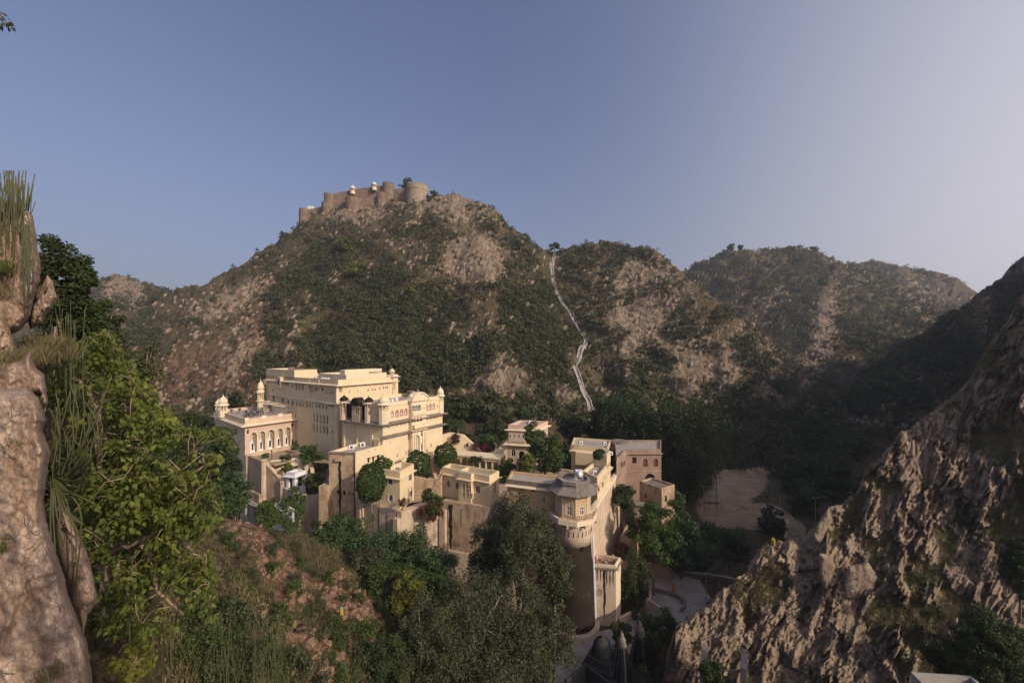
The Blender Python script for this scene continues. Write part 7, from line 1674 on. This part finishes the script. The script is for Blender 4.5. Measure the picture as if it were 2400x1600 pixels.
# milk bushes: clumps of waxy stems
def milkbush(name, label, stems, r0, seed):
    rng = np.random.default_rng(seed); o = empty(name, stems[0][0], label, 'milk bush'); mb = MB()
    for pts in stems:
        P3 = [Vector(p) for p in pts]; r = r0 * rng.uniform(.75, 1.2)
        q = []
        for i in range(len(P3) - 1): q += [P3[i].lerp(P3[i + 1], k / 3) for k in range(3)]
        q.append(P3[-1]); q = [q[0]] + [(q[i - 1] + q[i] * 2 + q[i + 1]) / 4 for i in range(1, len(q) - 1)] + [q[-1]]
        n = len(q); mb.tube(q, [r * (1.1 - .5 * (i / n)) * (1 + .12 * (-1) ** i) for i in range(n)], 6)
    k = mb.build('stems', M['cactus'], o, True)
    me = k.data; t = np.random.default_rng(seed).random(len(me.vertices)) * .3 + .35; at = me.attributes.new('tint', 'FLOAT', 'POINT'); at.data.foreach_set('value', t.astype(np.float32))
    return o
rng9 = np.random.default_rng(9); g = lambda s: rng9.normal() * s
st = []
for i in range(120):
    bx_, tx = rng9.uniform(-30, 62), 0; tx = bx_ + g(14) + (bx_ - 20) * .25; ty = 520 - abs(g(45)) - 25 - max(0, 60 - abs(tx - 30)) * .7; d = rng9.uniform(5.9, 6.5)
    st.append([W(bx_ * .6 + 8, 640 + g(18), d), W(bx_ + g(4), 575 + g(10), d - .1), W(tx, max(ty, 400), d - .15)])
milkbush('milk_bush', 'tall bristling clump of green milk bush stems on top of rock pillar', st, .0085, 1)
st = []
for i in range(14):
    sx_ = rng9.uniform(40, 70); d = 5.8; st.append([W(sx_, 520 + g(14), d), W(sx_ + 8 + g(4), 550 + g(8), d - .1), W(sx_ + 12 + g(6), 600 + g(20), d - .12), W(sx_ + 10 + g(6), 660 + g(30), d - .1)])
milkbush('milk_bush', 'thin milk bush shoots hanging over the rock pillar', st, .007, 2)
st = []
for i in range(40):
    x0, y0 = 112 + g(4), 1105 + g(26); x1 = rng9.uniform(118, 232); d = rng9.uniform(5.6, 6.8); yt_ = rng9.uniform(890, 1040); dip = rng9.uniform(-6, 26)
    st.append([W(x0, y0, 5.9), W(x0 + (x1 - x0) * .5 + g(5), y0 + dip, d), W(x1 - 8 + g(6), y0 - 30 + dip * .5 + g(10), d - .1), W(x1 + g(5), 1050 + g(16), d - .1), W(x1 + 8 + g(8), (1050 + yt_) / 2, d - .1), W(x1 + 10 + g(14), yt_, d - .1)])
milkbush('milk_bush', 'big upcurving milk bush in the cleft beside the cliff', st, .0095, 3)
st = []
for x2, y2, xm, ym in ((250, 1060, 205, 1120), (262, 880, 215, 1010), (222, 1180, 180, 1160), (215, 1025, 180, 1090), (195, 1230, 160, 1200), (240, 950, 200, 1030)):
    st.append([W(116, 1110, 5.8), W((116 + xm) / 2, (1110 + ym) / 2 + 14, 5.6), W(xm, ym, 5.5), W(x2, y2, 5.5)])
milkbush('milk_bush', 'long arching milk bush limbs reaching across the fig leaves', st, .012, 4)
st = []
for x0, x1, y1 in ((112, 120, 1290), (118, 130, 1300), (125, 150, 1280), (140, 195, 1230), (150, 190, 1260), (190, 175, 1390), (112, 118, 1330), (135, 140, 1300), (160, 172, 1360)):
    st.append([W(118, 1112, 5.8), W((118 + x0) / 2 + 6, 1150, 5.6), W(x0 + 6, 1200, 5.5), W(x1, y1, 5.5)])
milkbush('milk_bush', 'drooping milk bush limbs over the dark cleft', st, .012, 5)
st = []
for i in range(34):
    x = rng9.uniform(92, 200); d = rng9.uniform(6.6, 7.6); y = 850 + g(25) + (x - 140) * .5; st.append([W(x, y + 60, d), W(x + g(2), y, d), W(x + g(8), y - rng9.uniform(40, 170), d)])
milkbush('milk_bush', 'row of thin straight milk bush stems above the fig', st, .006, 6)
st = []
for i in range(260):
    x = rng9.uniform(330, 660); d = rng9.uniform(13, 18); y = 1640 + g(12); st.append([W(x, y, d), W(x + g(6), y - 60, d), W(x + g(14), y - rng9.uniform(90, 200), d)])
milkbush('milk_bush', 'dense thicket of thin milk bush stems at the bottom edge', st, .010, 7)
for i, (x, y0, y1) in enumerate(((302, 1455, 1530), (358, 1490, 1570), (398, 1440, 1600))):
    milkbush('milk_bush', ('single speckled milk bush stem under the lowest fig leaves', 'single pale milk bush stem right of the speckled one', 'tallest single milk bush stem at the thicket edge')[i], [[W(x + 4, y1, 7), W(x + 2, (y0 + y1) / 2, 7), W(x, y0, 7)]], .011, 20 + i)
# grass clumps and little shrubs on the rocks
def grass_clump(label, cx, cy, d, wpx, h, n, green=False):
    rng = np.random.default_rng(int(cx * 3 + cy)); px = cx + rng.normal(size=n) * wpx; py = cy + rng.normal(size=n) * wpx * .3
    P3 = np.array([W(a, b, d + rng.normal() * .12) for a, b in zip(px, py)]); c = P3.mean(0)
    v, f, t_ = tufts(None, None, P3 - c, np.full(n, h), 8, rng, .0035, .05)
    o = link('grass_tuft', np_mesh('grass_tuft', v, f, M['leaf_fig'] if green else M['dry_grass'], {'tint': t_ * (.5 if green else 1)}), None, None, tuple(c)); tag(o, label, 'grass tuft')
grass_clump('dry green grass tuft spilling between rock pillar and upright rock', 78, 850, 6.0, 18, .42, 130)
grass_clump('brownish grass tuft growing on the rock pillar', 35, 690, 6.1, 15, .36, 110)
grass_clump('bright green grass at the left border under the milk bush', 6, 640, 5.9, 7, .35, 60, True)
grass_clump('tall thin grass behind the upright rock', 120, 830, 6.6, 24, .5, 160)
grass_clump('grass tuft along the left border rocks', 8, 860, 5.5, 12, .45, 90)
grass_clump('small grass tuft rooted in a crack of the big rock', 44, 1050, 4.6, 9, .22, 60)
grass_clump('green tuft at the lower left border', 4, 1290, 4.6, 6, .3, 50, True)
grass_clump('tuft of grass in a crack at the bottom of the big rock', 112, 1590, 4.5, 8, .22, 60)
rk = np.random.default_rng(3)
def leafy(name, label, cx, cy, d, wd, hh, n, leaf, mat, cat='shrub', k=None):
    rng = np.random.default_rng(int(cx + cy)); c = W(cx, cy, d); o = empty(name, c, label, cat); rx, rz = wd / 2 / F * d * .75, hh / 2 / F * d
    me, cl, R = crown_mesh('foliage', rx, rx, rz, n, leaf, M[mat], rng, k, .1, .45, .25); link('foliage', me, None, o)
    mb = MB(); b = c - Vector((0, 0, rz * 1.0))
    for q in cl[:12]: mb.tube([b, b.lerp(c + Vector(q), .55) + Vector((0, 0, .05)), c + Vector(q)], [rx * .05, rx * .035, rx * .012], 5)
    mb.build('branches', M['fig_bark'], o); return o
leafy('rock_shrub', 'small bushy shrub on the shoulder of the big rock', 78, 952, 5.0, 36, 60, 900, .035, 'leaf_scrub')
leafy('dark_bush_tree', 'dark leafy tree against the sky behind the rock pillar', 155, 690, 10.5, 150, 280, 20000, .085, 'leaf_dark', 'tree', 80)
leafy('dark_bush_tree', 'lower dark tree trailing right toward the hill', 215, 790, 11, 190, 170, 13000, .085, 'leaf_dark', 'tree', 60)
leafy('dark_bush_tree', 'twiggy dark bush at the right edge of the fig', 335, 860, 10.5, 100, 120, 2600, .07, 'leaf_scrub', 'tree', 50)
leafy('dark_bush_tree', 'dark bush filling the shade beneath the fig', 300, 1180, 10.3, 320, 560, 15000, .11, 'leaf_mid', 'shrub', 80)
leafy('young_shrub', 'light green broad leaved young shrub at the bottom edge', 310, 1560, 6.0, 130, 110, 420, .095, 'leaf_yellow', 'shrub', 26)
leafy('spur_bush', 'dark green bush on the spur just right of the fig', 545, 1385, 24, 110, 140, 5200, .15, 'leaf_mid', 'shrub')
leafy('spur_bush', 'dark bush in the hollow under the fig crown', 470, 1430, 21, 110, 150, 4200, .15, 'leaf_dark', 'shrub')
leafy('spur_bush', 'dark green tree rising behind the fig on its right', 440, 1010, 38, 130, 110, 4200, .22, 'leaf_dark', 'tree')
# ---- broad-leaved fig
fig = empty('fig_tree', W(235, 1420, 8.4), 'big bright green broad leaved fig tree leaning out from the cliff', 'tree')
POLY = [(105, 905), (150, 820), (200, 800), (240, 772), (262, 790), (300, 850), (345, 905), (390, 965), (430, 1010), (500, 1000), (545, 1030), (520, 1080), (510, 1150), (525, 1230), (490, 1300), (500, 1440), (440, 1460), (380, 1470), (300, 1490), (235, 1480), (210, 1400), (225, 1340), (170, 1280), (150, 1230), (200, 1130), (180, 1010), (130, 960)]
rf = np.random.default_rng(21); cl_px = []
while len(cl_px) < 900:
    x, y = rf.uniform(100, 550), rf.uniform(770, 1495)
    if not inside((x, y), POLY): continue
    v = vnoise(np.array([x / 75.]), np.array([y / 75.]), seed=4)[0] + .9 * (rf.random() - .5)
    if v > -.34 - (.25 if y < 1000 else 0): cl_px.append((x, y))
cl_px = np.array(cl_px); nC = len(cl_px)
dC = 7.6 + rf.normal(size=nC) * .55 + .0018 * np.abs(cl_px[:, 1] - 1100)
cen = np.stack([(cl_px[:, 0] - CX) / F * dC, dC, (HZ - cl_px[:, 1]) / F * dC], -1)
def leaf_set(cen, per, ln, rng):
    n = len(cen) * per; c = np.repeat(cen, per, 0); ph = rng.random(n) * 2 * np.pi; rr = ln * (.25 + 1.05 * rng.random(n) ** .7)
    b = c + np.stack([np.cos(ph) * rr, np.sin(ph) * rr, rng.normal(size=n) * ln * .55], -1)
    out = np.stack([np.cos(ph), np.sin(ph), np.zeros(n)], -1); ax = unit(out * (.30 + .4 * rng.random((n, 1))) + np.array([0, 0, -1.0]) + .28 * rng.normal(size=(n, 3)))
    nm = unit(out + .5 * rng.normal(size=(n, 3)) + np.array([.1, -.55, .45])); nm = unit(nm - ax * (nm * ax).sum(1, keepdims=True)); sd = np.cross(ax, nm)
    L = (ln * (.55 + .6 * rng.random((n, 1)))); Wd = L * .33; fold = nm * Wd * -.42
    v = np.stack([b, b + ax * L * .18 + sd * Wd + fold, b + ax * L * .52 + sd * Wd * .88 + fold * .9, b + ax * L * .80 + sd * Wd * .25, b + ax * L * 1.08 - nm * L * .08, b + ax * L * .80 - sd * Wd * .25, b + ax * L * .52 - sd * Wd * .88 + fold * .9, b + ax * L * .18 - sd * Wd + fold, b + ax * L * .5], 1)
    k = np.arange(n)[:, None] * 9
    f = np.concatenate([k + np.array([[0, 1, 2, 8]]), k + np.array([[8, 2, 3, 4]]), k + np.array([[0, 8, 6, 7]]), k + np.array([[8, 4, 5, 6]])])
    t = np.clip(np.repeat(.5 + .2 * rng.normal(size=len(cen)), per) + .2 * rng.normal(size=n), 0, 1)
    return v.reshape(-1, 3), f, np.repeat(t, 9)
o0 = np.array(fig.location)
v, f, t_ = leaf_set(cen, 13, .108, rf); link('leaves', np_mesh('leaves', v - o0, f, M['leaf_fig'], {'tint': t_}), None, fig)
mb = MB(); root = Vector(fig.location)
LIMB = [[(235, 1420, 8.4), (262, 1300, 8.2), (290, 1250, 8.1), (330, 1215, 7.9)], [(262, 1300, 8.2), (240, 1200, 8.2), (225, 1080, 8.1), (230, 960, 8.0), (262, 900, 7.9)], [(225, 1080, 8.1), (240, 1030, 7.9), (280, 1035, 7.8), (340, 1060, 7.7), (420, 1120, 7.6)], [(290, 1250, 8.1), (350, 1180, 7.9), (420, 1140, 7.8), (480, 1090, 7.7)], [(235, 1420, 8.4), (280, 1330, 8.0), (292, 1360, 7.9)], [(270, 1290, 8.1), (300, 1280, 7.8), (390, 1235, 7.6), (450, 1290, 7.5)], [(235, 1420, 8.4), (250, 1280, 8.2), (275, 1320, 8.0), (290, 1365, 7.9), (300, 1400, 7.8)], [(330, 1260, 8.0), (350, 1320, 7.9), (370, 1390, 7.8), (430, 1440, 7.7)], [(230, 960, 8.0), (200, 900, 7.9), (160, 880, 7.9)], [(240, 1030, 7.9), (300, 960, 7.8), (340, 930, 7.8)]]
for L_ in LIMB:
    P3 = [W(*p) for p in L_]; q = []
    for i in range(len(P3) - 1): q += [P3[i].lerp(P3[i + 1], k / 3) + Vector(rf.normal(size=3)) * .02 for k in range(3)]
    q.append(P3[-1]); mb.tube(q, list(np.linspace(.055, .02, len(q))), 7)
nodes = [np.array(W(*p)) for L_ in LIMB for p in L_[1:]]; left = list(range(0, nC, 2))
N_ = np.array(nodes); dist_ = np.linalg.norm(cen[left][:, None] - N_[None], axis=2); par_ = dist_.argmin(1); best_ = dist_.min(1); todo = np.ones(len(left), bool)
for _ in range(len(left)):                                    # grow twigs outwards from the limbs, nearest leaf cluster first
    i = int(np.where(todo, best_, 1e9).argmin()); todo[i] = False; c = cen[left[i]] + np.array([0, 0, .06]); e = nodes[par_[i]]
    r = .016 if par_[i] < len(N_) else .009; m = (e + c) / 2 + rf.normal(size=3) * .04 + np.array([0, 0, .04]); mb.tube([e, m, c], [r, r * .8, r * .55], 5)
    nodes.append(c); d_ = np.linalg.norm(cen[left] - c, axis=1); up_ = d_ < best_; best_ = np.where(up_, d_, best_); par_ = np.where(up_, len(nodes) - 1, par_)
mb.build('branches', M['fig_bark'], fig, True)
# overhanging twig at the top left corner
tw = empty('overhanging_twig', W(-30, -10, 5), 'dark leafy twig hanging into the top left corner of the sky', 'twig')
mb = MB(); mb.tube([W(-60, -60, 5), W(-20, 10, 5), W(4, 40, 5), W(20, 58, 5)], [.02, .012, .008, .003], 5); mb.tube([W(-10, 25, 5), W(6, 30, 5), W(14, 38, 5)], [.008, .006, .003], 4); mb.build('branch', M['bark'], tw)
cc = np.array([W(*q, 5) for q in ((4, 34), (10, 46), (-6, 26), (14, 56), (0, 50), (-10, 40))]); v, f, t_ = leaf_set(cc, 6, .06, rf); link('leaves', np_mesh('leaves', v - np.array(tw.location), f, M['leaf_dark'], {'tint': t_}), None, tw)
# tree beside the viewpoint, out of the picture: its shade dapples the big rock
vt = empty('viewpoint_tree', (4.6, -2.6, -7), 'tree beside the viewpoint whose twigs dapple the near rock with shade', 'tree')
rv = np.random.default_rng(4); vc = np.array([2.6, -1.6, 2.4]) + rv.normal(size=(46, 3)) * np.array([1.1, .45, .8]); vc = vc[vc[:, 1] < -.5]
v, f, t_ = leaf_set(vc, 12, .13, rv); link('leaves', np_mesh('leaves', v - np.array(vt.location), f, M['leaf_mid'], {'tint': t_}), None, vt)
mb = MB(); mb.tube([(4.6, -2.6, -7.2), (4.4, -2.4, -3), (3.8, -2.2, .5), (3.0, -1.8, 2.0)], [.22, .18, .12, .06], 8)
for c in vc[:30]: mb.tube([(3.6, -2.1, .9), tuple((np.array((3.6, -2.1, .9)) + c) / 2 + np.array([0, 0, .2])), tuple(c)], [.04, .03, .01], 5)
mb.build('branches', M['fig_bark'], vt)
# ---------------------------------------------------------------- shrubs and grass on the foreground spur
sp = [small_leaf_bush(20 + k, 900, .13, M[m], 'spur_shrub') for k, m in enumerate(('leaf_scrub', 'leaf_mid', 'leaf_scrub', 'leaf_olive', 'leaf_mid', 'leaf_olive'))]
rs = np.random.default_rng(77); SPX = [(640, 1255), (610, 1230), (575, 1215), (690, 1290), (640, 1350), (610, 1400), (590, 1360), (690, 1400), (745, 1430), (770, 1440), (800, 1410), (730, 1500), (700, 1530), (640, 1500), (610, 1530), (670, 1470), (560, 1480), (590, 1560), (720, 1570), (770, 1560), (800, 1510), (830, 1470), (850, 1500), (880, 1470), (820, 1380), (770, 1370), (640, 1300), (560, 1300), (540, 1280), (520, 1260), (500, 1240), (655, 1440), (625, 1455), (760, 1480), (790, 1590), (860, 1590), (680, 1590), (560, 1540), (530, 1500), (550, 1590), (510, 1560), (600, 1500), (480, 1500), (450, 1540), (500, 1470), (735, 1350), (705, 1330), (745, 1400), (690, 1365), (840, 1410), (870, 1390), (900, 1420)]
SPX += [(rs.uniform(430, 900), rs.uniform(1420, 1600)) for _ in range(120)]
gx, gy, gz, gh = grid_ground([q[0] for q in SPX], [q[1] for q in SPX], 10)
k = 0
for i in range(len(SPX)):
    if not gh[i] or gy[i] > 75 or (i > 52 and A_orange[int(np.interp(gy[i], DEP, np.arange(len(DEP)))), int(np.interp(SPX[i][0], PXC, np.arange(len(PXC))))] > .45): continue
    o = bpy.data.objects.new('spur_shrub', sp[i % 6]); COL.objects.link(o); s = (.55 + .9 * rs.random()) * (.6 + gy[i] / 70); o.location = (gx[i], gy[i], gz[i] - .1); o.scale = (s, s, s * (.8 + .5 * rs.random())); o.rotation_euler = (0, 0, rs.random() * 6)
    if SPX[i][0] > 700: tag(o, 'green shrub on the bank below the acacia thicket', 'shrub', 'shrubs on the thicket bank')
    else: tag(o, 'green shrub among the orange rocks of the spur', 'shrub', 'shrubs on the orange spur')
qx = rs.uniform(380, 960, 12000); qy = rs.uniform(1215, 1600, 12000); gx, gy, gz, gh = grid_ground(qx, qy, 10)
def orange_at(x, y):
    ci = np.clip(np.interp(x / y * F + CX, PXC, np.arange(len(PXC))).astype(int), 0, len(PXC) - 1); ri = np.clip(np.interp(y, DEP, np.arange(len(DEP))).astype(int), 0, len(DEP) - 1); return A_orange[ri, ci]
ok = gh & (gy < 62) & (fbm(qx / 40, qy / 30, oct=3, seed=12) > -.18) & (orange_at(gx, gy) + .7 * fbm(qx / 25, qy / 18, oct=3, seed=14) < .52); P3 = np.stack([gx, gy, gz], -1)[ok]
v, f, t_ = tufts(None, None, P3, .012 * P3[:, 1] + .12, 8, rs, .018, .2)
tag(link('spur_grass', np_mesh('spur_grass', v, f, M['dry_grass'], {'tint': t_}), None), 'dry grass on the foreground spur', 'grass', kind='stuff')
# broken orange stone lying on the bare patches of the spur: uncountable
qx = rs.uniform(440, 900, 6000); qy = rs.uniform(1215, 1600, 6000); gx, gy, gz, gh = grid_ground(qx, qy, 10)
ok = gh & (gy < 62) & (orange_at(gx, gy) + .35 * fbm(qx / 22, qy / 16, oct=3, seed=15) > .60) & (rs.random(6000) < .6); c3 = np.stack([gx, gy, gz], -1)[ok]
rr_ = (.07 + .45 * rs.random(len(c3)) ** 4); sh_ = box8[None] * np.array([.9, .7, .8]) * (.55 + .7 * rs.random((len(c3), 8, 3))); sh_[:, 4:, :2] *= .66
vR = (sh_ * rr_[:, None, None] + c3[:, None, :]).reshape(-1, 3); fR = (q8[None] + (np.arange(len(c3)) * 8)[:, None, None]).reshape(-1, 4)
tag(link('spur_rocks', np_mesh('spur_rocks', vR, fR, M['orange_rock']), None), 'broken orange stone on the bare patches of the spur', 'rocks', kind='stuff')
# ---------------------------------------------------------------- evening air
mb = MB(); mb.box((0, 0, 60), 2400, 2400, 214)
hz_ = mb.build('haze', bpy.data.materials.new('haze_air')); tag(hz_, 'thin evening haze in the valley', 'haze', kind='stuff')
hm = hz_.data.materials[0]; hm.use_nodes = True; hm.node_tree.nodes.clear()
ho = hm.node_tree.nodes.new('ShaderNodeOutputMaterial'); hv = hm.node_tree.nodes.new('ShaderNodeVolumePrincipled')
hv.inputs['Color'].default_value = (0.80, 0.86, 1.0, 1); hv.inputs['Density'].default_value = 0.00024; hv.inputs['Anisotropy'].default_value = 0.2
hm.node_tree.links.new(hv.outputs[0], ho.inputs['Volume'])
# ---------------------------------------------------------------- small things about the courts and the valley
def lamp(px, py0, py1, d, label):
    a, b = W(px, py0, d), W(px, py1, d); o = empty('lamp_post', b, label, 'lamp post')
    mb = MB(); mb.lathe(b, [(.16, 0), (.16, .15), (.06, .3), (.045, (a - b).length - .45), (.07, (a - b).length - .4)], 8); mb.build('post', M['iron'], o)
    mb = MB(); mb.lathe(a - Vector((0, 0, .4)), [(.10, 0), (.17, .25), (.05, .38), (.02, .5)], 6); mb.build('lantern', M['iron'], o)
lamp(637, 1055, 1083, 82, 'black lantern post on the court before the pavilion arches'); lamp(1001, 1053, 1068, 84, 'slim lantern post beside the palace portal'); lamp(724, 1077, 1104, 80, 'thin pale lamp post in the garden court')
def potted(px, py, z, hgt, label):
    p = WZ(px, py, z); o = empty('potted_plant', p, label, 'potted plant', 'potted plants on the pavilion terrace')
    mb = MB(); mb.lathe(p, [(.16, 0), (.24, .35), (.26, .4), (.22, .4)], 10); mb.build('pot', M['terracotta'], o)
    rng = np.random.default_rng(int(px)); me, cl, R = crown_mesh('foliage', .35, .35, hgt / 2, 160, .2, M['leaf_mid'], rng, 12); link('foliage', me, None, o, (0, 0, .4 + hgt / 2))
for (x, y), h_, l in (((248, 505), .9, 'potted plant by the left parapet of the pavilion terrace'), ((318, 492), .6, 'small potted plant at the back parapet of the pavilion terrace'), ((378, 530), 1.1, 'tall potted plant beside the tables on the pavilion terrace'), ((606, 500), 1.1, 'tall potted plant before the roof rooms of the pavilion terrace')): potted(*Z1(x, y), -14.72, h_, l)
# white wayside shrine under the shade tree
p = WZ(1810, 1072, FLOOR); o = empty('wayside_shrine', p, 'tiny white shrine on a dark plinth at the foot of the shade tree', 'shrine')
mb = MB(); mb.box(p + Vector((0, 0, .25)), 3.4, 2.6, .5); mb.build('plinth', M['stone_grey'], o)
mb = MB(); mb.box(p + Vector((0, 0, 1.0)), 1.0, 1.0, 1.0); mb.lathe(p + Vector((0, 0, 1.5)), [(.62, 0), (.5, .35), (.15, .7), (.03, .95)], 8); mb.build('cella', M['white_wall'], o)
mb = MB(); mb.box(p + Vector((0, -.52, .9)), .4, .06, .6); mb.build('niche', M['void'], o)
# dog on the sand
p = WZ(1797, 1166, FLOOR); o = empty('dog', p, 'small dark dog standing on the sandy ground', 'dog')
D_ = [p + Vector(q) for q in ((-.25, 0, .42), (.0, 0, .42), (.28, 0, .46), (.42, 0, .58), (.52, 0, .66), (.66, 0, .62), (-.42, 0, .50), (-.55, 0, .66), (-.28, .09, .24), (-.34, .09, .14), (-.28, .09, .02), (-.28, -.09, .24), (-.34, -.09, .14), (-.28, -.09, .02), (.26, .08, .22), (.27, .08, .02), (.26, -.08, .22), (.27, -.08, .02))]
sk('body', D_, [(0, 1), (1, 2), (2, 3), (3, 4), (4, 5), (0, 6), (6, 7), (0, 8), (8, 9), (9, 10), (0, 11), (11, 12), (12, 13), (2, 14), (14, 15), (2, 16), (16, 17)], [.11, .105, .13, .08, .085, .04, .035, .02, .06, .035, .03, .06, .035, .03, .05, .028, .05, .028], M['hair'], o)
# stair with a rail between the clipped trees, garden walls of the entrance court
t = house('court_stair', WZ(*Z1(2115, 1040), -24), 'narrow stair with brown sides between the clipped trees', 'stair')
q0, q1 = WZ(*Z1(2085, 915), -22.7), WZ(*Z1(2140, 1095), -25.3)
for k in range(10): c = q0.lerp(q1, (k + .5) / 10); mb = MB(); mb.box(c - Vector((0, 0, .5)), 1.2, .5, 1.0, (.95, .3, 0)); mb.build('step', M['tan'], t)
for s in (-.7, .7): mb = MB(); wall_run(mb, [q0 + Vector((s, 0, .7)), q1 + Vector((s, 0, .7))], .2, -26.5); mb.build('side_wall', M['brown'], t)
t = house('court_divider', WZ(*Z1(1990, 1120), -24.6), 'low stained wall behind the square house', 'wall')
mb = MB(); wall_run(mb, [W(970, 1115, 69), W(1033, 1128, 68.5)], .5, -26.5); mb.build('wall', M['brown'], t)
t = house('rail_fence', WZ(*Z1(1555, 1310), -25.2), 'short pale balustrade left of the square house', 'railing')
a, b = W(864, 1170, 65.5), W(891, 1173, 64.8)
for k in range(9): c = a.lerp(b, k / 8); mb = MB(); mb.box(c + Vector((0, 0, -.3)), .1, .1, .8); mb.build('baluster', M['tan'], t)
mb = MB(); wall_run(mb, [a + Vector((0, 0, .12)), b + Vector((0, 0, .12))], .16, [a.z, b.z]); mb.build('handrail', M['tan'], t)
# a few sun loungers and a parasol base in the garden court
for i, (x, y) in enumerate(((925, 1050), (1128, 1055), (752, 1130))):
    p = WZ(*Z1(x, y), -26.0); o = empty('garden_chair', p, 'white garden chair in the lower garden court', 'chair', 'white chairs in the garden court')
    mb = MB(); mb.box(p + Vector((0, 0, .4)), .6, 1.0, .08, (.8, .6, 0)); mb.build('seat', M['linen'], o); mb = MB(); mb.box(p + Vector((-.3, .4, .75)), .6, .08, .7, (.8, .6, 0)); mb.build('backrest', M['linen'], o)
    for a in (-.2, .2):
        for b in (-.3, .3): mb = MB(); mb.box(p + Vector((a, b, .18)), .05, .05, .36); mb.build('leg', M['linen'], o)
